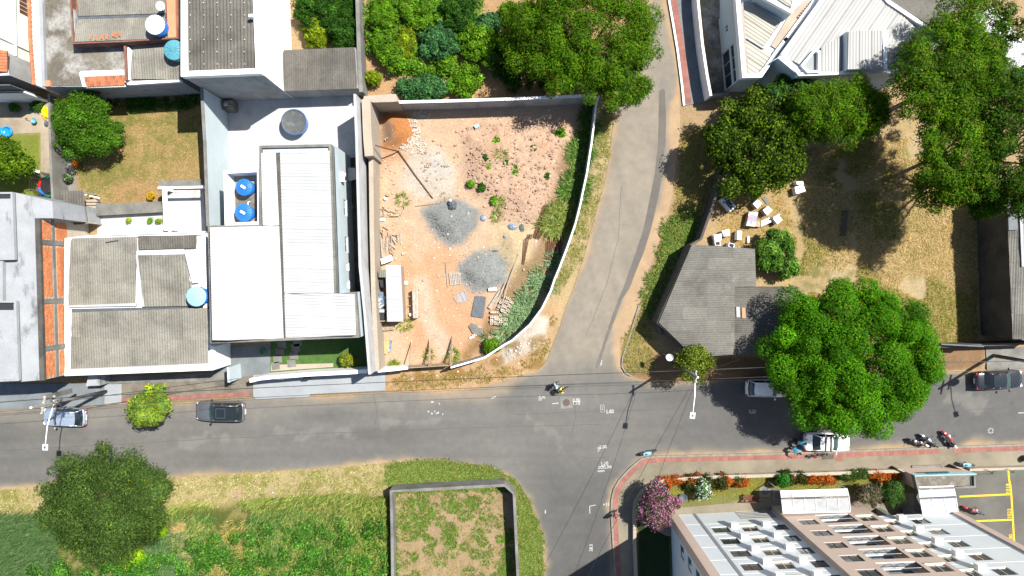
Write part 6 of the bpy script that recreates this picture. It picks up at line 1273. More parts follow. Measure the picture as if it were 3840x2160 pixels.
# ================================================================== people
def skin(name, nodes, edges, rad, mt, parent, root=0):
    me = bpy.data.meshes.new(name); me.from_pydata(nodes, edges, []); o = bpy.data.objects.new(name, me); col.objects.link(o); o.parent = parent; me.materials.append(M[mt])
    md = o.modifiers.new('skin', 'SKIN'); sv = me.skin_vertices[0].data if me.skin_vertices else None
    if sv is None:
        bm = bmesh.new(); bm.from_mesh(me); bm.verts.layers.skin.verify(); bm.to_mesh(me); bm.free(); sv = me.skin_vertices[0].data
    for i, r in enumerate(rad): sv[i].radius = (r, r) if not isinstance(r, tuple) else r; sv[i].use_root = (i == root)
    s = o.modifiers.new('sub', 'SUBSURF'); s.levels = 1; s.render_levels = 2; md.use_smooth_shade = True; return o
def person(px, heading, pose, shirt, trousers, label, hat=None, z=.004, bare_legs=False):
    t = thing('person', label, 'person', (0,0,z), 0)
    J = dict(pelvis=(0,0,.93), waist=(0,0,1.08), chest=(.01,0,1.28), neck=(.02,0,1.46), head=(.04,0,1.56), top=(.05,0,1.70))
    for s, k in ((1,'l'),(-1,'r')):
        J['hip'+k] = (0,.10*s,.90); J['sh'+k] = (0,.19*s,1.40)
        if pose == 'walk': J['knee'+k] = (.14*s+.06,.10*s,.50); J['ank'+k] = (.24*s-.02,.10*s,.09); J['toe'+k] = (.24*s+.14,.11*s,.05); J['elb'+k] = (-.10*s,.25*s,1.13); J['wri'+k] = (-.14*s+.14,.24*s,.92)
        elif pose == 'ride': J['knee'+k] = (.30+.06*s,.12*s,.70-.08*s); J['ank'+k] = (.05+.12*s,.12*s,.36-.1*s); J['toe'+k] = (.18+.12*s,.12*s,.32-.1*s)
        else: J['knee'+k] = (.05,.11*s,.50); J['ank'+k] = (-.02,.12*s,.09); J['toe'+k] = (.14,.14*s,.05); J['elb'+k] = (.22,.26*s,1.12); J['wri'+k] = (.45,.20*s,1.05)
    if pose in ('ride','bend'):
        a = .45 if pose == 'ride' else .75; hp = (-.22,0,.97) if pose == 'ride' else (0,0,.93)
        for n, d in (('pelvis',0),('waist',.16),('chest',.38),('neck',.56),('head',.67),('top',.80)):
            J[n] = (hp[0]+math.sin(a)*d, 0, hp[2]+math.cos(a)*d)
        J['head'] = (J['neck'][0]+.06, 0, J['neck'][2]+.10); J['top'] = (J['neck'][0]+.10, 0, J['neck'][2]+.24)
        for s, k in ((1,'l'),(-1,'r')):
            J['sh'+k] = (hp[0]+math.sin(a)*.5, .19*s, hp[2]+math.cos(a)*.5); J['hip'+k] = (hp[0],.10*s,hp[2]-.03)
            J['elb'+k] = (J['sh'+k][0]+.2, .27*s, J['sh'+k][2]-.22); J['wri'+k] = ((.30 if pose == 'ride' else J['sh'+k][0]+.42), .25*s, (1.02 if pose == 'ride' else 1.0))
    names = list(J); ix = {n: i for i, n in enumerate(names)}; nodes = [J[n] for n in names]
    ed = [('pelvis','waist'),('waist','chest'),('chest','neck'),('neck','head'),('head','top')]
    rad = {'pelvis':(.14,.11),'waist':(.13,.10),'chest':(.15,.11),'neck':.055,'head':.095,'top':.075}
    for k in 'lr':
        ed += [('pelvis','hip'+k),('hip'+k,'knee'+k),('knee'+k,'ank'+k),('ank'+k,'toe'+k),('chest','sh'+k),('sh'+k,'elb'+k),('elb'+k,'wri'+k)]
        rad.update({'hip'+k:.085,'knee'+k:.06,'ank'+k:.042,'toe'+k:.035,'sh'+k:.06,'elb'+k:.042,'wri'+k:.03})
    R_ = [rad[n] for n in names]; E_ = [(ix[a],ix[b]) for a, b in ed]
    for k, s in (('l',1),('r',-1)):                       # palm, four fingers and a thumb
        w_ = Vector(J['wri'+k]); d = (w_-Vector(J['elb'+k])).normalized(); sd = Vector((0,s,0)); sd = (sd - d*sd.dot(d)).normalized(); pi_ = len(nodes)
        nodes.append(tuple(w_+d*.06)); R_.append((.036,.02)); E_.append((ix['wri'+k], pi_))
        for j in range(4):
            b = w_+d*.09+sd*(.027-.018*j); nodes += [tuple(b), tuple(b+d*(.045 if j in (1,2) else .036)+Vector((0,0,-.015)))]; R_ += [.009,.008]; E_ += [(pi_, len(nodes)-2), (len(nodes)-2, len(nodes)-1)]
        nodes.append(tuple(w_+d*.06+sd*.055)); R_.append(.010); E_.append((pi_, len(nodes)-1))
    skin('body', nodes, E_, R_, 'skin', t)
    def cloth(nm, ns, es, f, mt): ii = {n: i for i, n in enumerate(ns)}; skin(nm, [J[n] for n in ns], [(ii[a],ii[b]) for a, b in es], [tuple(x*f+.012 for x in rad[n]) if isinstance(rad[n], tuple) else rad[n]*f+.014 for n in ns], mt, t)
    for k in 'lr': J['slv'+k] = tuple(J['sh'+k][i]*.25+J['elb'+k][i]*.75 for i in range(3)); rad['slv'+k] = .055; J['thigh'+k] = tuple(J['hip'+k][i]*.15+J['knee'+k][i]*.85 for i in range(3)); rad['thigh'+k] = .07
    cloth('shirt', ['waist','chest','pelvis','shl','shr','slvl','slvr'], [('pelvis','waist'),('waist','chest'),('chest','shl'),('chest','shr'),('shl','slvl'),('shr','slvr')], 1.12, shirt)
    if bare_legs: cloth('shorts', ['pelvis','hipl','hipr','thighl','thighr'], [('pelvis','hipl'),('pelvis','hipr'),('hipl','thighl'),('hipr','thighr')], 1.12, trousers)
    else: cloth('trousers', ['pelvis','hipl','hipr','kneel','kneer','ankl','ankr'], [('pelvis','hipl'),('pelvis','hipr'),('hipl','kneel'),('hipr','kneer'),('kneel','ankl'),('kneer','ankr')], 1.12, trousers)
    for k in 'lr':
        a, b = Vector(J['ank'+k]), Vector(J['toe'+k]); q = MB(); q.obox(((a.x+b.x)/2+.01,(a.y+b.y)/2), (b-a).xy, .14, .05, a.z-.085, a.z+.02); q.build('shoe', 'black_plastic', t, bevel=.02).location = (0,0,0)
    hd, tp = Vector(J['head']), Vector(J['top'])
    q = MB(); q.lathe((0,0,0), [(.118,-.02),(.12,.03),(.10,.09),(.05,.125),(.01,.13)], 14); q.v = [(x+hd.x-.012, y*.88, z+hd.z+.06) for x,y,z in q.v]; q.build('hat' if hat else 'hair', hat or 'hair', t, True)
    if hat: MB().obox((hd.x+.13, 0), (1,0), .06, .07, hd.z+.05, hd.z+.065).build('peak', hat, t)
    for s in (-1,1): MB().lathe((hd.x+.095, .035*s, hd.z+.0), [(.004,0),(.013,.006),(.004,.014)], 8, 'x').build('eye', 'white_plastic', t); MB().obox((hd.x, .098*s), (1,0), .02, .012, hd.z-.03, hd.z+.03).build('ear', 'skin', t, bevel=.008)
    MB().add([(hd.x+.09,-.015,hd.z-.03),(hd.x+.09,.015,hd.z-.03),(hd.x+.125,0,hd.z-.03),(hd.x+.095,0,hd.z+.02)], [(0,2,1),(0,3,2),(1,2,3),(0,1,3)]).build('nose', 'skin', t); MB().box(hd.x+.088,hd.x+.098,-.025,.025,hd.z-.062,hd.z-.052).build('mouth', 'shirt_pink', t)
    place(t, px, heading, 1.0); return t
person((2103,1463), 18, 'ride', 'shirt_yellow', 'trousers_dark', 'person in a yellow shirt riding the black bicycle', None, .06, True)
person((2083,1446), 20, 'walk', 'shirt_white', 'jeans', 'person in a white shirt and pale blue cap walking beside the rider', 'cap_blue')
person((2996,1660), 0, 'bend', 'shirt_cyan', 'trousers_dark', 'person in a bright blue shirt bending behind the white saloon car')
person((2980,1685), -40, 'bend', 'shirt_cyan', 'jeans', 'person in dark teal crouching at the kerb behind the white saloon car')
person((2308,1935), 80, 'walk', 'shirt_pink', 'trousers_dark', 'person in a pink top walking on the brick red strip', None, .14)
# ================================================================== street lamps, poles and wires
def pole(base, h, r, label, lamp=None, arms=(), transformer=False, lean=None):
    b = W(*base); t = thing('utility_pole', label, 'utility pole', (b.x,b.y,.0), 0, 'utility poles'); top = Vector((b.x,b.y,h)) if lean is None else Vector((b.x+lean[0], b.y+lean[1], h))
    bb = Vector((b.x,b.y,0)); MB().tube([bb, bb.lerp(top,.5), top], r, 10, r*.6).build('pole', 'concrete', t, True); MB().lathe(tuple(top), [(r*.62,0),(r*.5,.06)], 10).build('cap', 'white_plastic', t)
    for z, ln, d in arms:
        c = bb.lerp(top, z/h); d = Vector((d[0],d[1],0)).normalized(); q = MB(); q.obox((c.x,c.y), d, ln/2, .06, z-.06, z+.06); a = q.build('cross_arm', 'timber_grey', t)
        for k in (-.45,-.15,.15,.45): e = c+d*ln*k; MB().lathe((e.x,e.y,z+.06), [(.03,0),(.05,.05),(.03,.09),(.05,.13),(.02,.16)], 8).build('insulator', 'zinc', a)
    if lamp:
        hz, hp, hh = lamp; s = bb.lerp(top, hz/h); e = W(hp[0], hp[1], hh); mid = s.lerp(e, .55)+Vector((0,0,.25))
        MB().tube([s, mid, e], .05, 8, .04).build('lamp_arm', 'white_plastic', t, True); d = (e-mid); d.z = 0; d.normalize()
        MB().obox((e.x+d.x*.2, e.y+d.y*.2), d, .26, .22, hh-.05, hh+.05).build('lamp_head', 'zinc', t, bevel=.02); MB().obox((e.x+d.x*.2, e.y+d.y*.2), d, .1, .08, hh+.05, hh+.09).build('photocell', 'car_grey', t)
    if transformer: c = bb.lerp(top, .72); MB().lathe((c.x+.3,c.y-.2,c.z), [(.2,0),(.25,.05),(.25,.7),(.18,.78)], 14).build('transformer', 'car_grey', t, True)
    return t, bb, top
p1_, b1, t1 = pole((400,1468), 9.6, .17, 'leaning concrete pole with tangled cables above the silver car', (7.0,(170,1668),7.9), ((6.9,1.2,(0,1)),(8.2,1.5,(.2,1))), lean=(-.35,.35))
p2_, b2, t2 = pole((2530,1367), 8.0, .15, 'concrete pole with street lamp rising beside the small olive tree', (7.2,(2598,1549),8.0), ((7.4,1.0,(0,1)),))
p3_, b3, t3 = pole((3722,1333), 9.5, .18, 'dark concrete pole with transformer at the right edge', (7.5,(4012,1500),8.0), ((7.6,1.4,(.2,1)),(8.9,1.4,(.2,1))), True)
def wire(a, b, sag, r, label, name='overhead_wire', mt='black_plastic'):
    a, b = Vector(a), Vector(b); L = [a.lerp(b, i/14)-Vector((0,0,sag*4*(i/14)*(1-i/14))) for i in range(15)]
    return solo(MB().tube(L, r, 4), name, mt, label, 'wire', 'overhead wires', True)
off = Vector((-60, t1.y-1.0, 8.6))
for i, (z, dy) in enumerate(((8.1,.5),(8.1,-.3),(6.9,.3))):
    w3 = ('upper','middle','lower')[i]
    wire((b1.x-.3,b1.y+.3+dy,z), (b2.x,b2.y+dy,z-.8), .9, .014, w3+' wire of the span above the main road left of the junction')
    wire((b2.x,b2.y+dy,z-.8), (b3.x,b3.y+dy,z-.4), .8, .014, w3+' wire of the span running behind the big round tree')
    wire((b1.x-.3,b1.y+.3+dy,z), (-62,b1.y-1.6+dy,z+.2), .3, .016, w3+' wire leaving the leaning pole past the left edge')
wire((b1.x-.2,b1.y+.2,6.6), (W(900,1418,3).x,W(900,1418,3).y,3.2), .5, .022, 'service cable from the leaning pole to the modern house')
wire((b2.x,b2.y,7.0), (W(2800,1340,3).x,W(2800,1340,3).y,3.0), .2, .014, 'service cable from the lamp pole to the grey shed')
wire((b2.x,b2.y-.1,7.4), (W(2040,2480,7).x,W(2040,2480,7).y,7.4), .9, .016, 'wire crossing the junction towards the bottom edge')
wire((b2.x+.2,b2.y-.1,7.2), (W(2230,2480,7).x,W(2230,2480,7).y,7.0), .9, .014, 'second wire crossing towards the bottom edge nearer the pavement')
q = MB(); rr_ = random.Random(4)
for k in range(7):
    c = b1+Vector((-.25,.25,6.4+.2*k)); q.tube([c+Vector((rr_.uniform(-.5,.5), rr_.uniform(-.5,.5), rr_.uniform(-.3,.3))) for _ in range(5)], .018, 4)
solo(q, 'cable_coil', 'black_plastic', 'tangle of looped cables hanging on the leaning pole', 'cable')
# ================================================================== road furniture and survey paint
mh = MB().prism(wxy(T[2][2]((485,1092),(600,1087),(611,1205),(492,1215))), -.05, .008).build('manhole_surround', 'concrete', road)
c = W(*T[2][2]((546,1152))[0]); MB().lathe((c.x,c.y,.0), [(.34,0),(.34,.014),(.30,.016),(.05,.016)], 28).build('manhole_cover', 'iron_cover', mh)
def mk(pts, wd=.05): return MB().band(wxy(pts), wd, .002, .008).build('survey_mark', 'white_paint', road)
t22, t23, t33 = T[2][2], T[2][3], T[3][3]; Zr = zoomf(2000,1400,6.586)
mk(t22((402,1164),(470,1158)), .07); mk(t22((455,1150),(470,1158),(458,1168)), .05); mk(t22((612,1143),(686,1140)), .06); mk(t22((672,1130),(686,1140),(674,1150)), .05)
text('0.90', Zr((1065,660))[0], .42, 0, 'white_paint', road, .006); text('1.10', Zr((1060,745))[0], .42, 0, 'white_paint', road, .006); text('2.70', Zr((215,600))[0], .36, 0, 'white_paint', road, .006); text('22', Zr((165,635))[0], .36, 0, 'white_paint', road, .006)
mk(t22((892,1178),(925,1175),(932,1246),(894,1248),(892,1178)), .04); mk(t22((908,1190),(909,1230)), .03); mk(t22((902,1218),(909,1230),(915,1218)), .03)
text('1.80', Zr((1890,942))[0], .45, 0, 'white_paint', road, .006); mk(Zr((1808,985),(1850,980)), .07); mk(Zr((1930,975),(1975,970)), .07)
mk(t22((905,726),(893,780)), .07)
Zs = zoomf(2200,1640,9.058)
text('2.00', Zs((560,330))[0], .42, R(5), 'white_paint', road, .006); mk(Zs((375,350),(440,338),(450,375),(380,388),(375,350)), .05); mk(Zs((400,500),(385,430),(460,425)), .06)
text('1.10', Zs((605,890))[0], .42, R(5), 'white_paint', road, .006); mk(Zs((490,968),(575,965)), .06); mk(Zs((680,958),(748,952)), .06); text('SOLLAR', Zs((625,1020))[0], .36, R(3), 'white_paint', road, .006); text('eom', Zs((490,1138))[0], .36, R(3), 'white_paint', road, .006); text('R', Zs((620,965))[0], .36, 0, 'white_paint', road, .006)
mk(t23((784,820),(782,745),(842,735)), .07); text('+31', t23((948,730))[0], .42, R(3), 'white_paint', road, .006); text('28.5', t23((797,1165))[0], .42, R(88), 'white_paint', road, .006); mk(t23((330,803),(341,803)), .3)
text('0.50', T[2][2]((2420,1243))[0], .40, 0, 'white_paint', road, .006); mk(T[2][2]((2392,1262),(2450,1258)), .05); mk(T[3][2]((2515,1258),(2576,1255)), .07)
for a in range(8):
    e = W(3715,1615); d = Vector((math.cos(a*.785), math.sin(a*.785))); MB().obox((e.x+d.x*.22, e.y+d.y*.22), d, .06, .04, .002, .008).build('survey_mark', 'white_paint', road)
for x, y, wd in ((2240,1100,.0),(1745,1140,0),(1790,1150,0)): pass
for i, (x, y) in enumerate(((2390,1100),(2405,1095),(2380,1108))): e = W(*T[1][2]((x,y))[0]); MB().obox((e.x,e.y), (1,.2*i), .09, .04, .002, .008).build('survey_mark', 'white_paint', road)
# worn splashes of lime on the asphalt, with shapes of their own
rs_ = random.Random(12)
for i, q in enumerate([[(x+rs_.uniform(4,14)*math.cos(k*1.05)*sx, y+rs_.uniform(4,14)*math.sin(k*1.05)) for k in range(6)] for x, y, sx in ((1735,1245,1.2),(1770,1262,1.8),(1800,1240,1),(1830,1255,1.3),(1770,1148,1.6),(1845,1165,.9),(1880,1272,.6),(1815,1262,1))]):
    MB().prism(wxy(T[1][2](*q)), -.02, .006+.0004*i).build('lime_splash', 'white_paint', road)

# seams and cracks of the old surfacing
mat('tar', A(112,110,106), A(128,126,122), s1=2, grain=.2)
rc = random.Random(9)
for L_ in ([(0,1690),(400,1668),(900,1640),(1400,1618),(1900,1600),(2300,1590)], [(1920,1555),(2300,1540),(2700,1530)], [(2150,1480),(2160,1560),(2140,1640)], [(3200,1560),(3500,1540),(3840,1528)], [(2190,1720),(2300,1712)], [(1400,1480),(1415,1540),(1408,1600)], [(2060,1880),(2110,2000),(2120,2160)], [(2330,700),(2318,900),(2270,1080),(2190,1280)]):
    pts = []
    for a, b in zip(L_, L_[1:]):
        for k in range(8): f = k/8; pts.append((a[0]+(b[0]-a[0])*f+rc.uniform(-2,2), a[1]+(b[1]-a[1])*f+rc.uniform(-2,2)))
    MB().band(wxy(pts), .035, .001, .0065).build('seam', 'tar', road)
# ================================================================== the building lot: sheds, timber, blocks
ZC = zoomf(1390,1060,4.025); ZB = zoomf(1390,720,4.025); ZD = zoomf(1390,380,4.025); ZE = zoomf(1840,720,4.025)
def gp(p): q = W(*p); return Vector((q.x, q.y, float(gz(q.x, q.y))))
def plank(a, b, wd, th, z, mt, name='plank', parent=None, label=None, cat='plank', group=None, za=None):
    a, b = gp(a), gp(b); d = (b-a).xy.normalized(); g = max(a.z, b.z)+z
    m = MB().obox(((a.x+b.x)/2,(a.y+b.y)/2), d, (b-a).xy.length/2, wd/2, g, g+th)
    return m.build(name, mt, parent) if parent else solo(m, name, mt, label, cat, group)
sh = thing('site_shed', 'small site shed with pale corrugated roof against the tall wall', 'shed', at0((1480,1100)))
block(sh, 'wall', [(1450,1000),(1502,998),(1510,1200),(1454,1203)], 2.1, 'timber')
corr(sh, [W(1446,994,2.35), W(1503,992,2.2), W(1513,1206,2.2), W(1452,1208,2.35)], (0,1), 'fibre_white', .2, .03, 1.1, 2)
corr(sh, [W(1418,1012,2.2), W(1448,1012,2.3), W(1448,1040,2.3), W(1420,1040,2.2)], (1,0), 'fibre', .2, .03, 1.1, 2)
block(sh, 'dark_opening', [(1420,1044),(1449,1042),(1450,1076),(1428,1078)], 1.6, 'dark_recess', 1.5); block(sh, 'dark_opening', ZC((130,450),(245,450),(250,560),(150,560)), 1.6, 'dark_recess', 1.5)
block(sh, 'frame', ZC((130,575),(245,570),(248,584),(132,588)), 1.7, 'timber', 1.5)
tp = thing('tarpaulin', 'crumpled blue grey tarpaulin between the shed and the wall', 'tarpaulin', at0((1430,1130)))
m = MB(); rr_ = random.Random(3)
for i in range(7):
    for j in range(4): p = W(1412+j*10+rr_.uniform(-4,4)+i*1.5, 1092+i*12+rr_.uniform(-3,3), 1.5+rr_.uniform(-.25,.35)); m.v.append(tuple(p))
for i in range(6):
    for j in range(3): m.f.append((i*4+j, i*4+j+1, i*4+j+5, i*4+j+4))
m.build('sheet', 'tarp_blue', tp)
for q in (((95,290),(125,215),(170,250),(130,295)), ((85,330),(150,295),(205,340),(140,395)), ((130,400),(205,405),(205,450),(130,450))): slope(tp, 'board', [W(*p, 1.75) for p in ZC(*q)], 'fibre_white', .03)
def pallet(corners, n, z, label, mt='timber', along_=True, ztop=None):
    P = [W(*c) for c in corners]; c = sum(P, Vector())/4; g = float(gz(c.x, c.y))+z; t = thing('pallet', label, 'pallet', (c.x,c.y,g), 0, 'timber pallets'); a, b, cc, d = [p.xy for p in P]
    for i in range(n):
        f0, f1 = i/n+.12/n, (i+1)/n-.12/n; MB().prism([a.lerp(b,f0), a.lerp(b,f1), d.lerp(cc,f1), d.lerp(cc,f0)], g+.1, g+.125).build('slat', mt, t)
    for f in (.04,.5,.9): MB().prism([a.lerp(d,f), b.lerp(cc,f), b.lerp(cc,f+.07), a.lerp(d,f+.07)], g, g+.1).build('bearer', mt, t)
    return t
pallet(T[1][1]((1940,1305),(2058,1288),(2065,1408),(1955,1424)), 7, 0, 'pale slatted pallet lying between the two gravel heaps', 'timber_grey'); pallet(ZC((165,640),(355,615),(372,705),(205,722)), 7, .3, 'dark brown slatted pallet at the foot of the site shed', 'timber')
tb = thing('work_bench', 'long plank work bench beside the site shed', 'bench', gp(ZC((670,300))[0]))
for i in range(4): MB().prism(wxy(ZC((625+i*22,105-(15 if i == 2 else 0)),(645+i*22,103-(15 if i == 2 else 0)),(660+i*19,535),(640+i*19,535)), .95), .9, .95).build('board', 'timber_grey', tb)
for p in ((630,120),(705,110),(645,520),(715,520)): a = W(*ZC(p)[0], .9); MB().obox((a.x,a.y), (1,0), .05, .05, 0, .9).build('leg', 'timber', tb)
for p, q in (((585,205),(720,200)),((585,345),(730,345))): plank(ZC(p)[0], ZC(q)[0], .06, .05, .4, 'timber', 'brace', tb)
m = MB(); sc_ = wxy(ZC((1585,198),(1725,212),(1742,228),(1702,520),(1688,535),(1525,514),(1512,500),(1572,212)), .15); m.prism(sc_, .06, .14); sl_ = solo(m, 'board', 'slate', 'dark slate coloured board lying flat near the block stacks', 'board', bevel=.02)
fr = thing('lumber_panel', 'thin white timber frame lying on the orange soil', 'frame', gp(ZC((1400,200))[0]))
for p, q in (((1250,175),(1345,135)),((1250,215),(1300,300)),((1345,140),(1418,285)),((1365,125),(1420,100)),((1410,105),(1475,275)),((1300,300),(1415,280)),((1480,250),(1545,310))): plank(ZC(p)[0], ZC(q)[0], .05, .04, .03, 'timber_grey', 'batten', fr)
m = MB(); m.prism(wxy(ZC((1310,170),(1410,140),(1470,270),(1310,300))), .0, .035); m.build('sheet', 'pave_white', fr)
bx = thing('mixing_box', 'small box of sand with a dark blue tarpaulin near the bottom wall', 'box', gp(ZC((240,960))[0]))
block(bx, 'box', ZC((195,880),(295,870),(272,1045),(240,1080),(205,1078)), .35, 'card', 0); m = MB(); rr_ = random.Random(6)
for i in range(6):
    for j in range(3): p = W(*ZC((285+j*22-i*5+rr_.uniform(-8,8), 870+i*36))[0], .2+rr_.uniform(0,.25)); m.v.append(tuple(p))
for i in range(5):
    for j in range(2): m.f.append((i*3+j, i*3+j+1, i*3+j+4, i*3+j+3))
m.build('tarpaulin', 'tarp_blue', bx)
# gate of planks propped from inside
gt = thing('plank_gate', 'temporary gate of horizontal planks closing the lot to the street', 'gate', gp(ZC((880,1270))[0]))
gl_ = wxy(ZC((555,1290),(880,1270),(1215,1248)), 2.0)
for k in range(8): MB().band(gl_, .05, .1+.235*k, .32+.235*k).build('plank', 'timber', gt)
for p in ((560,1285),(880,1262),(1205,1245)): a = W(*ZC(p)[0], 2.0); MB().obox((a.x,a.y+.08), (1,0), .06, .05, 0, 2.1).build('post', 'timber', gt)
for (p, q) in (((612,890),(588,1258)), ((885,850),(880,1262)), ((895,870),(905,1258)), ((1235,800),(1220,1250)), ((1225,810),(1195,1250))):
    a = gp(ZC(p)[0]); b = W(*ZC(q)[0], 1.9); MB().tube([a, b], .05, 4).build('prop', 'timber', gt)
# loose timber, each piece its own thing
PLK = [('weathered pole lying from the tall wall to the timber pile',(580,80),(250,890),.07,'timber_grey'), ('short brown plank beside the gravel heap',(680,215),(1050,168),.07,'timber'), ('upright batten at the side of the pallet',(1132,1060),(1165,1449),.06,'timber_grey')]
for lab, a, b, wd, mt in PLK: plank(ZB(a)[0], ZB(b)[0], wd, .06, .05, mt, 'plank', None, lab, 'plank', 'loose timber in the lot')
pl_ = thing('timber_pile', 'jumbled pile of broken planks beside the tall wall', 'timber pile', gp(ZB((280,310))[0]))
for a, b in (((115,260),(125,385)),((118,262),(190,255)),((190,260),(210,355)),((125,380),(215,355)),((205,220),(225,270)),((215,260),(295,305)),((310,290),(460,320)),((315,300),(440,335)),((265,340),(460,345)),((300,365),(440,360)),((320,320),(330,370)),((430,300),(450,350)),((240,375),(420,330))): plank(ZB(a)[0], ZB(b)[0], .09, .06, random.uniform(.02,.25), 'timber', 'plank', pl_)
pl2 = thing('timber_pile', 'long heap of planks and battens lower down the tall wall', 'timber pile', gp(ZB((260,760))[0]))
for a, b in (((150,560),(200,650)),((205,510),(290,560)),((210,560),(205,850)),((235,670),(225,930)),((255,680),(235,950)),((275,600),(255,900)),((290,640),(265,880)),((320,650),(310,860)),((340,690),(400,780)),((360,700),(420,760)),((300,790),(400,850)),((310,830),(350,960)),((330,840),(365,950)),((400,620),(415,740)),((455,620),(460,790)),((190,600),(215,930)),((280,700),(300,930)),((340,640),(420,650)),((300,880),(330,940))): plank(ZB(a)[0], ZB(b)[0], .08, .05, random.uniform(.02,.35), random.choice(('timber','timber_grey','timber_grey')), 'plank', pl2)
solo(MB().prism(wxy(ZB((145,700),(190,700),(225,985),(165,990)), .3), .05, .3), 'long_box', 'plaster_cream', 'long pale trough lying along the foot of the tall wall', 'trough')
solo(MB().prism(wxy(ZB((145,1010),(308,952),(326,1035),(165,1095)), .7), .3, .7), 'water_trough', 'white_wall', 'white rectangular tank beside the top of the site shed', 'trough', bevel=.03)
solo(MB().prism(wxy(ZB((138,405),(205,395),(215,430),(145,440)), .25), .02, .25), 'white_block', 'white_wall', 'small white block below the broken planks', 'block')
# bent steel pipe propped on the wall
m = MB(); m.tube([W(*ZD((75,665))[0], 3.9), W(*ZD((250,715))[0], 2.0), W(*ZD((420,755))[0], .15)], .07, 8); m.tube([W(*ZD((420,755))[0], .15), gp(ZD((700,1150))[0])+Vector((0,0,.1)), gp(ZB((940,100))[0])+Vector((0,0,.08))], .055, 8); solo(m, 'steel_pipe', 'rust', 'long bent rusty pipe reaching from the wall top onto the soil', 'pipe', None, True)
# hollow concrete blocks
def hblock(c, d, z, label=None, parent=None, mesh=[None]):
    if mesh[0] is None:
        q = MB(); L_, w_, h_ = .195, .095, .19; xs = (-L_, -L_+.035, -.018, .018, L_-.035, L_); y_ = w_-.03
        q.box(-L_,L_,-w_,-y_,0,h_); q.box(-L_,L_,y_,w_,0,h_)
        for x0, x1 in ((xs[0],xs[1]),(xs[2],xs[3]),(xs[4],xs[5])): q.box(x0,x1,-y_+.002,y_-.002,0,h_-.003)
        q.box(-L_+.01,L_-.01,-w_+.01,w_-.01,.02,.03); o = q.build('hollow_block', 'block'); mesh[0] = o.data
    else: o = bpy.data.objects.new('hollow_block', mesh[0]); col.objects.link(o)
    o.location = (c[0], c[1], z); o.rotation_euler = (0,0,math.atan2(d[1], d[0])); return o
def stack(px0, nx_, ny_, d, z, label, skip=()):
    o0 = gp(px0); d = Vector((d[0],d[1])).normalized(); n_ = Vector((-d.y,d.x)); g = float(o0.z)
    for i in range(nx_):
        for j in range(ny_):
            if (i,j) in skip: continue
            p = o0.xy+d*(.42*i+random.uniform(-.015,.015))+n_*(.215*j); tag(hblock(p, d, g+z*((i+j)%2)), label, 'concrete block', label)
stack(ZC((1835,615))[0], 4, 6, (1,-.04), .19, 'hollow concrete block in the stack beside the weeds', ((1,4),(2,5),(0,4),(2,3)))
stack(ZC((1935,400))[0], 3, 7, (1,-.42), .19, 'hollow concrete block in the stack under the two pale poles', ((0,5),(2,6)))
for i, (p, lab) in enumerate(((ZD((660,330))[0],'upper loose hollow block beside the orange heap'),(ZD((670,380))[0],'lower loose hollow block beside the orange heap'),(ZD((858,975))[0],'loose hollow block on the pale dusty patch'),(ZD((1150,970))[0],'loose hollow block on the edge of the mound'),(ZB((508,928))[0],'loose hollow block on the mortar patch'),(ZC((1565,790))[0],'hollow block leaning on the grey slab'),(ZC((1780,830))[0],'loose hollow block beside the vivid green bush'))):
    q = gp(p); tag(hblock(q.xy, (1,-.15+.1*i), q.z+.02), lab, 'concrete block', 'loose concrete blocks')
solo(MB().prism(wxy(ZC((1480,660),(1520,610),(1690,690),(1660,800),(1540,770)), .2), .0, .18), 'concrete_slab', 'concrete', 'broken grey slab lying by the weeds near the curved wall', 'slab'); solo(MB().prism(wxy(ZC((1485,830),(1550,800),(1565,825),(1500,850)), .2), .0, .2), 'white_block', 'white_wall', 'small white block beside the broken slab', 'block'); solo(MB().prism(wxy(ZC((1600,640),(1660,655),(1690,690),(1630,680)), .2), .02, .2), 'stone_block', 'plaster_cream', 'pale stone above the broken slab', 'block')
for i, (a, b, w_, lab) in enumerate((((2085,-30),(1965,420),.07,'right pale pole lying across the block stack'), ((2045,-10),(1900,300),.06,'left pale pole lying across the block stack'), ((1960,120),(1790,385),.3,'thick pale log beside the block stack'))): plank(ZC(a)[0], ZC(b)[0], w_, w_ if w_ < .1 else .2, .42 if i < 2 else .03, 'timber_grey', 'pole', None, lab, 'pole', 'pale poles by the blocks')
solo(MB().prism(wxy(ZC((1775,80),(1905,70),(1910,125),(1780,130)), .1), .03, .3), 'brick_stack', 'block', 'small stack of reddish blocks at the end of the second gravel heap', 'block stack')
# rusty reinforcement bars
def rods(a0, a1, b0, b1, n, r, label, mt='rust', z=.05):
    A_, B_, C_, D_ = [gp(p) for p in (a0,a1,b0,b1)]; c = (A_+D_)/2; t = thing('steel_bars', label, 'steel bars', (c.x,c.y,min(A_.z,C_.z)), 0, 'bundles of long bars')
    for i in range(n):
        f = (i+random.uniform(-.3,.3))/n; dz = Vector((0,0,z+random.uniform(0,.14))); MB().tube([A_.lerp(B_,f)+dz, C_.lerp(D_,f+random.uniform(-.04,.04))+dz], r, 4).build('bar', mt, t)
rods(*ZE((800,200),(900,215),(640,690),(740,715)), 22, .022, 'dense bundle of rusty bars below the mound'); rods(*ZE((840,750),(1110,690),(830,1010),(1020,1110)), 40, .024, 'wide bundle of rusty bars along the curving wall'); rods(*ZE((500,720),(600,640),(470,1090),(510,1100)), 8, .018, 'few thin bars lying apart on pale soil'); rods(*T[2][1]((640,170),(700,140),(640,290),(690,300)), 12, .035, 'bundle of grey boards near the top of the curving wall', 'timber_grey')
rods(*ZE((560,640),(640,640),(540,700),(620,720)), 8, .02, 'short stub of rusty bars between the bundles')
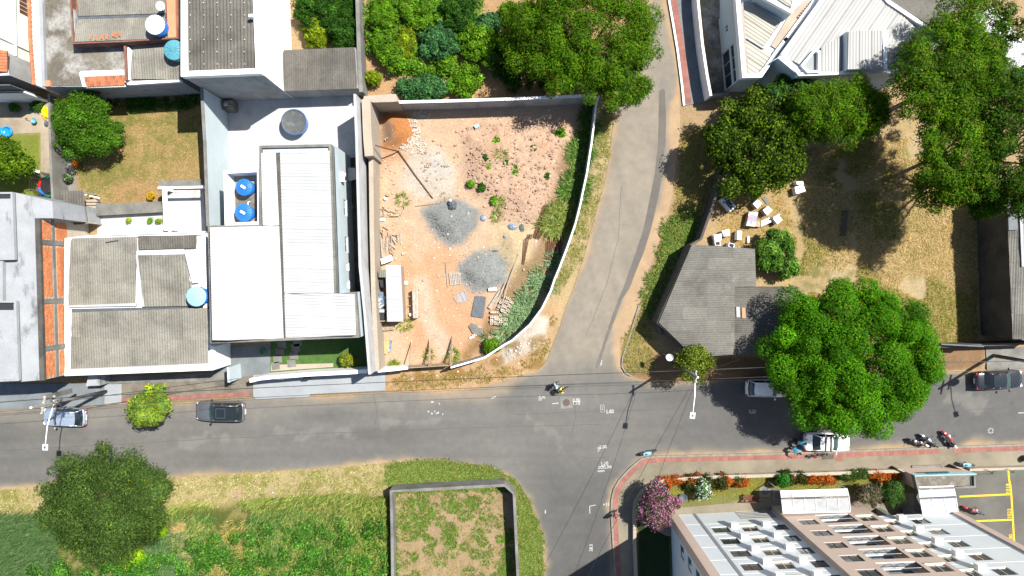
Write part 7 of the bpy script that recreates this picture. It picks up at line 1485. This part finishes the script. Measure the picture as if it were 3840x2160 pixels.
solo(MB().tube([gp(ZE((420,930))[0])+Vector((0,0,.1)), gp(ZE((230,1449))[0])+Vector((0,0,.1))], .05, 6), 'pole', 'timber_grey', 'long thin pole lying beside the second gravel heap', 'pole')
# sacks, cans, scraps
def blob(px, rx, ry, h, mt, label, name, cat, seed):
    r = random.Random(seed); g = gp(px); m = MB(); n = 14
    for j, (f, z) in enumerate(((1,0),(1.02,.3),(.85,.7),(.5,.95),(.12,1))):
        for k in range(n): a = 2*math.pi*k/n; s = f*(1+r.uniform(-.22,.22)); m.v.append((g.x+rx*s*math.cos(a), g.y+ry*s*math.sin(a), g.z+h*z*(1+r.uniform(-.12,.12))))
    for j in range(4):
        for k in range(n): m.f.append((j*n+k, j*n+(k+1)%n, (j+1)*n+(k+1)%n, (j+1)*n+k))
    m.f.append(tuple(range(4*n,5*n))); return solo(m, name, mt, label, cat)
blob(ZB((1235,200))[0], .42, .45, .5, 'slate', 'dark heaped sack with a white lid on the gravel', 'sack', 'sack', 1); solo(MB().lathe(gp(ZB((1215,135))[0])+Vector((0,0,.5)), [(.12,0),(.12,.12),(.08,.14)], 14), 'white_pot', 'white_plastic', 'white pot standing on the dark sack', 'pot')
blob(ZB((1700,395))[0], .25, .3, .15, 'tarp_blue', 'scrap of dark blue sheet at the edge of the mound', 'plastic_scrap', 'scrap', 2); blob(ZE((330,530))[0], .42, .3, .3, 'tarp_blue', 'grey blue plastic sack on the pale sand', 'plastic_sack', 'sack', 3); blob(ZE((470,560))[0], .22, .4, .2, 'slate', 'torn black plastic beside the grey blue sack', 'plastic_scrap', 'scrap', 4); blob(ZE((215,675))[0], .14, .14, .08, 'tarp_blue', 'small dark scrap left on the pale sand', 'plastic_scrap', 'scrap', 5); blob(ZE((60,890))[0], .3, .1, .06, 'slate', 'long dark scrap beside the second gravel heap', 'plastic_scrap', 'scrap', 7)
g = gp(ZD((1600,385))[0]); solo(MB().obox((g.x,g.y), (1,.5), .2, .16, g.z, g.z+.3), 'blue_box', 'tank_pale', 'small pale blue box near the north wall of the lot', 'box', bevel=.02)
g = gp(ZB((265,45))[0]); solo(MB().lathe(g, [(.14,0),(.15,.3),(.13,.31)], 12), 'bucket', 'orange_paint', 'small orange bucket near the wall', 'bucket'); g = gp(ZB((230,105))[0]); solo(MB().lathe(g, [(.14,0),(.15,.25),(.13,.26)], 12), 'bucket', 'white_plastic', 'small white bucket near the wall', 'bucket')
g = gp(ZC((612,480))[0]); solo(MB().lathe(g, [(.13,0),(.15,.35),(.13,.36)], 12), 'bucket', 'white_plastic', 'white bucket under the end of the work bench', 'bucket')
g = gp(ZB((540,1370))[0]); solo(MB().lathe(g, [(.1,0),(.18,.12),(.2,.2),(.17,.2)], 14), 'basin', 'zinc', 'metal basin on the soil beside the shed', 'basin')
g = gp(ZB((1200,858))[0]); solo(MB().lathe(g, [(.08,0),(.1,.08),(.05,.14)], 10), 'stone', 'white_wall', 'single white stone on the orange soil', 'stone')
# rubble and clods nobody could count
def chips(name, polys, n, s0, s1, mt, seed):
    r = np.random.RandomState(seed); m = MB()
    for poly, k in polys:
        for x, y in scatter(r, poly, k):
            z = float(gz(x, y)); s = r.uniform(s0, s1); a = r.rand()*6.28; b = s*r.uniform(.4,1); m.obox((x,y), (math.cos(a),math.sin(a)), s, b, z-.02, z+r.uniform(.03,.12)*(s/.12+.3))
    return tag(m.build(name, mt), kind='stuff')
chips('rubble', [(ZD((560,240),(720,260),(760,520),(560,760),(440,690),(640,540)), 150), (ZD((560,560),(900,560),(820,800),(600,800)), 90), (ZD((620,120),(900,150),(900,270),(640,220)), 50), ([(1890,1330),(2010,1220),(1990,1290),(1930,1350)], 30)], 0, .03, .11, 'rubble', 1)
chips('gravel_spill', [(GR1, 260), (GR2, 220), ([(1570,740),(1780,740),(1790,900),(1640,930)], 90), ([(1700,930),(1910,930),(1910,1100),(1740,1100)], 90)], 0, .015, .05, mat('gravel', A(176,182,180), A(150,156,156), s1=3, grain=.3), 8)
chips('rubble', [(LOT, 160)], 0, .02, .07, 'rubble', 9)
chips('soil_clods', [([(1730,480),(2000,450),(2180,480),(2130,700),(1980,840),(1880,820),(1750,690)], 650), ([(1560,560),(1720,520),(1720,760),(1600,740)], 50)], 0, .03, .12, mat('clod', A(242,200,168), A(220,172,138), s1=2, grain=.3), 2)
chips('litter', [(LOT, 60), ([(1450,1400),(1900,1340),(2000,1300),(1900,1440),(1600,1460)], 14), ([(700,1830),(1400,1780),(1440,1830),(700,1880)], 8)], 0, .02, .06, 'white_wall', 3)
chips('litter', [(LOT, 160), ([(1430,580),(1520,580),(1500,1000),(1425,1000)], 60)], 0, .03, .12, 'timber', 5)
# ================================================================== discarded appliances in the dry lot
ZA = zoomf(2640,680,5.175)
def appliance(name, q, z, label, cat, top='white_plastic', case='white_plastic', details=()):
    P = wxy(ZA(*q), z); c = (sum(p[0] for p in P)/len(P), sum(p[1] for p in P)/len(P)); g = float(gz(c[0], c[1])); t = thing(name, label, cat, (c[0],c[1],g), 0, 'discarded appliances')
    MB().prism(P, g-.02, z-.03).build('case', case, t, bevel=.02); MB().prism([tuple(x) for x in inset([Vector(p) for p in P], .01)], z-.03, z).build('top_panel', top, t)
    for nm, qq, zz, mt in details: MB().prism(wxy(ZA(*qq), z), z+.001, z+zz).build(nm, mt, t)
    return t
appliance('fridge', ((285,365),(430,275),(630,490),(505,600)), .65, 'open white fridge lying on its back full of black scrap', 'fridge', 'white_plastic', 'white_plastic', (('scrap', ((400,400),(480,340),(570,480),(520,545)), .06, 'black_plastic'), ('scrap', ((420,420),(450,400),(480,450),(450,470)), .1, 'slate')))
appliance('cooker', ((945,430),(1040,340),(1130,430),(1035,535)), .85, 'white cooker standing upright, upper of the pair', 'cooker', 'white_wall', 'fibre_white'); appliance('cooker', ((1140,560),(1240,470),(1335,560),(1225,665)), .85, 'white cooker standing upright, lower right of the pair', 'cooker', 'white_wall', 'fibre_white')
m, nt_, b_ = newmat('print'); v_ = nd(nt_, 'ShaderNodeTexVoronoi'); v_.inputs['Scale'].default_value = 2.6; nt_.links.new(nd(nt_,'ShaderNodeNewGeometry').outputs['Position'], v_.inputs[0]); cr = nd(nt_, 'ShaderNodeValToRGB'); cr.color_ramp.interpolation = 'CONSTANT'
for i, (p, cc) in enumerate(((0,(.55,.5,.42)),(.3,(.10,.14,.35)),(.5,(.45,.1,.12)),(.65,(.6,.42,.2)),(.8,(.5,.5,.6)))):
    e_ = cr.color_ramp.elements[i] if i < 2 else cr.color_ramp.elements.new(p); e_.position = p; e_.color = c4(cc)
sp = nd(nt_, 'ShaderNodeSeparateColor'); nt_.links.new(v_.outputs['Color'], sp.inputs[0]); nt_.links.new(sp.outputs[0], cr.inputs[0]); nt_.links.new(cr.outputs[0], b_.inputs['Base Color'])
appliance('freezer', ((875,590),(1055,600),(990,880),(820,860)), .8, 'chest freezer covered in coloured printed pictures', 'freezer', 'print', 'card'); appliance('crate', ((1005,770),(1095,782),(1088,886),(992,880)), .5, 'small wooden crate touching the printed freezer', 'crate', 'timber', 'timber')
appliance('fridge', ((1105,770),(1268,700),(1310,790),(1105,880)), .6, 'pale grey green fridge lying down beside the young mango tree', 'fridge', 'zinc', 'zinc'); appliance('washing_machine', ((1330,710),(1440,640),(1525,750),(1425,835)), .85, 'white washing machine with open lid and a loose hose', 'washing machine', 'white_plastic', 'white_plastic', (('lid', ((1320,700),(1440,635),(1455,655),(1340,725)), .3, 'white_plastic'), ('drum', ((1400,720),(1450,690),(1490,750),(1440,780)), .006, 'tank_pale')))
appliance('grating', ((1120,320),(1200,310),(1275,410),(1210,440)), .16, 'dark metal grating lying beside the cookers', 'grating', 'slate', 'slate'); appliance('washing_machine', ((1760,110),(1930,60),(1975,190),(1790,250)), .85, 'white washing machine with scrap on top under the dark tree', 'washing machine', 'white_plastic', 'white_plastic', (('scrap', ((1840,100),(1920,80),(1930,150),(1860,160)), .1, 'zinc'),))
appliance('cooker', ((1795,0),(1925,-5),(1935,55),(1800,60)), .8, 'white cooker half hidden under the dark leaved tree', 'cooker', 'white_plastic', 'white_plastic'); appliance('washing_machine', ((345,965),(490,922),(498,1058),(392,1068)), .85, 'white washing machine highest in the group by the shed', 'washing machine', 'white_plastic', 'white_plastic', (('dial', ((385,1020),(425,1015),(425,1040),(390,1045)), .02, 'black_plastic'),))
appliance('fridge', ((165,1042),(340,1012),(345,1140),(210,1170)), .7, 'white fridge with dark end lying by the shed', 'fridge', 'white_wall', 'white_plastic', (('dark_panel', ((165,1045),(200,1040),(212,1165),(190,1160)), .006, 'slate'),)); appliance('cooker', ((650,955),(740,962),(728,1140),(640,1130)), .85, 'narrow white cooker right of the group by the shed', 'cooker', 'white_wall', 'white_plastic')
for q, lab in ((((205,1172),(315,1158),(325,1245),(218,1245)), 'open white tub touching the shed roof, left of two'), (((488,1185),(602,1222),(578,1302),(470,1262)), 'open white tub with black inside, right of two')): appliance('tub', q, .8, lab, 'tub', 'white_plastic', 'white_plastic', (('inside', [tuple(np.array(q).mean(0)+(np.array(p)-np.array(q).mean(0))*.78) for p in q], .006, 'dark_recess'),))
appliance('panel', ((845,1070),(885,1068),(882,1200),(840,1200)), .3, 'thin grey metal panel left of the young mango tree', 'panel', 'zinc', 'zinc')
rods((3160,790),(3178,790),(3148,885),(3168,885), 9, .05, 'pile of dark old posts lying in the tree shade', 'bark')
# ================================================================== left back yard: pool, trampoline, toys
Z2 = zoomf(0,340,3.45)
c = W(*Z2((20,528))[0], .3); t = thing('paddling_pool', 'bright blue paddling pool cut by the left edge', 'pool', (c.x,c.y,.05))
for i, (dx, r) in enumerate(((-.55,.55),(.42,.5))): MB().lathe((c.x+dx,c.y,.05), [(r*.9,0),(r,.06),(r,.24),(r*.92,.28),(r*.82,.24),(r*.8,.1),(.1,.09)], 24).build('basin', 'pool_blue', t, True)
c = W(*Z2((705,1235))[0], .75); c.x = -42.8; t = thing('trampoline', 'round trampoline with red, green and blue pads behind the block wall', 'trampoline', (c.x,c.y,0)); rt = 1.0
MB().lathe((c.x,c.y,.72), [(.02,0),(rt*.82,.0),(rt*.82,.012),(.02,.012)], 32).build('mat', 'black_plastic', t); n = 30
for k in range(n):
    a0, a1 = 2*math.pi*k/n, 2*math.pi*(k+1)/n; m = MB(); m.prism([(c.x+r_*math.cos(a), c.y+r_*math.sin(a)) for r_, a in ((rt*.8,a0),(rt,a0),(rt,a1),(rt*.8,a1))], .735, .77); m.build('pad', ('green_pad','red_paint','tank_blue')[(k-6)//5 % 3], t)
for k in range(6):
    a = 2*math.pi*k/6+.4; e = (c.x+rt*1.05*math.cos(a), c.y+rt*1.05*math.sin(a)); MB().tube([(e[0],e[1],0),(e[0],e[1],2.0)], .03, 6).build('pole', 'steel', t); a2 = a+math.pi/3; e2 = (c.x+rt*1.05*math.cos(a2), c.y+rt*1.05*math.sin(a2))
    for z in (1.1,1.4,1.7,2.0): MB().tube([(e[0],e[1],z),(e2[0],e2[1],z)], .012, 4).build('net_line', 'black_plastic', t)
    for f in np.linspace(.1,.9,8): MB().tube([(e[0]+(e2[0]-e[0])*f, e[1]+(e2[1]-e[1])*f, .8), (e[0]+(e2[0]-e[0])*f, e[1]+(e2[1]-e[1])*f, 2.0)], .01, 4).build('net_line', 'black_plastic', t)
p = W(*Z2((480,1040))[0], 2.2); t = thing('garden_lamp', 'white garden lamp beside the trampoline', 'lamp', (p.x,p.y,0)); MB().tube([(p.x,p.y,0),(p.x,p.y,2.2)], .03, 6).build('post', 'steel', t); MB().obox((p.x,p.y), (1,-.3), .28, .13, 2.2, 2.32).build('head', 'white_plastic', t, bevel=.03)
g = W(*Z2((475,400))[0]); t = thing('wheelbarrow', 'small teal wheelbarrow on the shaded yard tiles', 'wheelbarrow', (g.x,g.y,.05)); m = MB(); m.lathe((g.x,g.y,.25), [(.14,0),(.28,.18),(.26,.18),(.13,.03)], 12); m.build('tray', 'tank_teal', t, True); MB().tube([(g.x-.1,g.y+.05,.35),(g.x-.75,g.y+.25,.45)], .025, 5).build('handle', 'orange_paint', t); MB().lathe((g.x-.85,g.y+.28,.14), [(.1,-.04),(.14,0),(.1,.04)], 12, 'y').build('wheel', 'rubber', t)
blob(Z2((600,290))[0], .3, .55, .5, 'yellow_plastic', 'yellow plastic toy slide beside the block wall', 'toy_slide', 'toy', 11); blob(Z2((410,265))[0], .22, .18, .3, 'green_pad', 'dark green toy on the shaded yard tiles', 'toy', 'toy', 12); blob(Z2((613,430))[0], .15, .3, .3, 'slate', 'dark toy car against the block wall', 'toy', 'toy', 13)
for i, (x, y, s, lab) in enumerate(((180,225,.5,'left potted plant in the shaded corner of the tiled yard'),(470,195,.8,'leafy plant bed in the shade of the yard wall'))): tree('potted_plant', lab, Z2((x,y))[0], .4, (s,s*.6,.4), 6, .25, 500, .2, .08, GRD, 200+i, cat='plant', tr=.03, limbs=3)
for i, (x, y) in enumerate(((1290,770),(1510,770),(1600,775))): tree('potted_plant', ('left','middle','right')[i]+' of the three potted plants on the narrow white patio', T[0][1]((x,y))[0], .3, (.28,.25,.25), 5, .16, 220, .18, .06, GRY if i != 1 else GRG, 210+i, cat='plant', group='potted plants on the patio', tr=.02, limbs=3)
# garden bench, covers
b = W(*T[2][3]((2405,665))[0], .45); t = thing('garden_bench', 'brown slatted bench at the edge of the garden lawn', 'bench', (b.x,b.y,.05))
for k in range(4): MB().obox((b.x, b.y+.22-.13*k), (1,.02), .75, .05, .42, .46).build('slat', 'brown_door', t)
for k in range(2): MB().obox((b.x, b.y-.3), (1,.02), .75, .02, .55+.15*k, .66+.15*k).build('back_slat', 'brown_door', t)
for s in (-1,1):
    for yy in (-.25,.2): MB().obox((b.x+.6*s, b.y+yy), (1,0), .04, .04, .05, .42 if yy > 0 else .8).build('leg', 'slate', t)
for p, lab in ((T[2][3]((2545,597))[0],'round concrete well cover beside the garden bench'), (T[3][3]((100,630))[0],'round dark cover at the left end of the long canopy')):
    g = W(*p); t = thing('well_cover', lab, 'cover', (g.x,g.y,.05)); MB().obox((g.x,g.y), (1,.03), .55, .5, .04, .09).build('slab', 'concrete', t); MB().lathe((g.x,g.y,.09), [(.33,0),(.33,.04),(.28,.05)], 24).build('lid', 'slate', t)
g = W(*T[2][3]((1710,655))[0]); t = thing('planter', 'round dark planter on the garden lawn', 'planter', (g.x,g.y,.03)); MB().lathe((g.x,g.y,.03), [(.3,0),(.42,.35),(.38,.36),(.3,.2)], 20).build('bowl', 'slate', t, True)
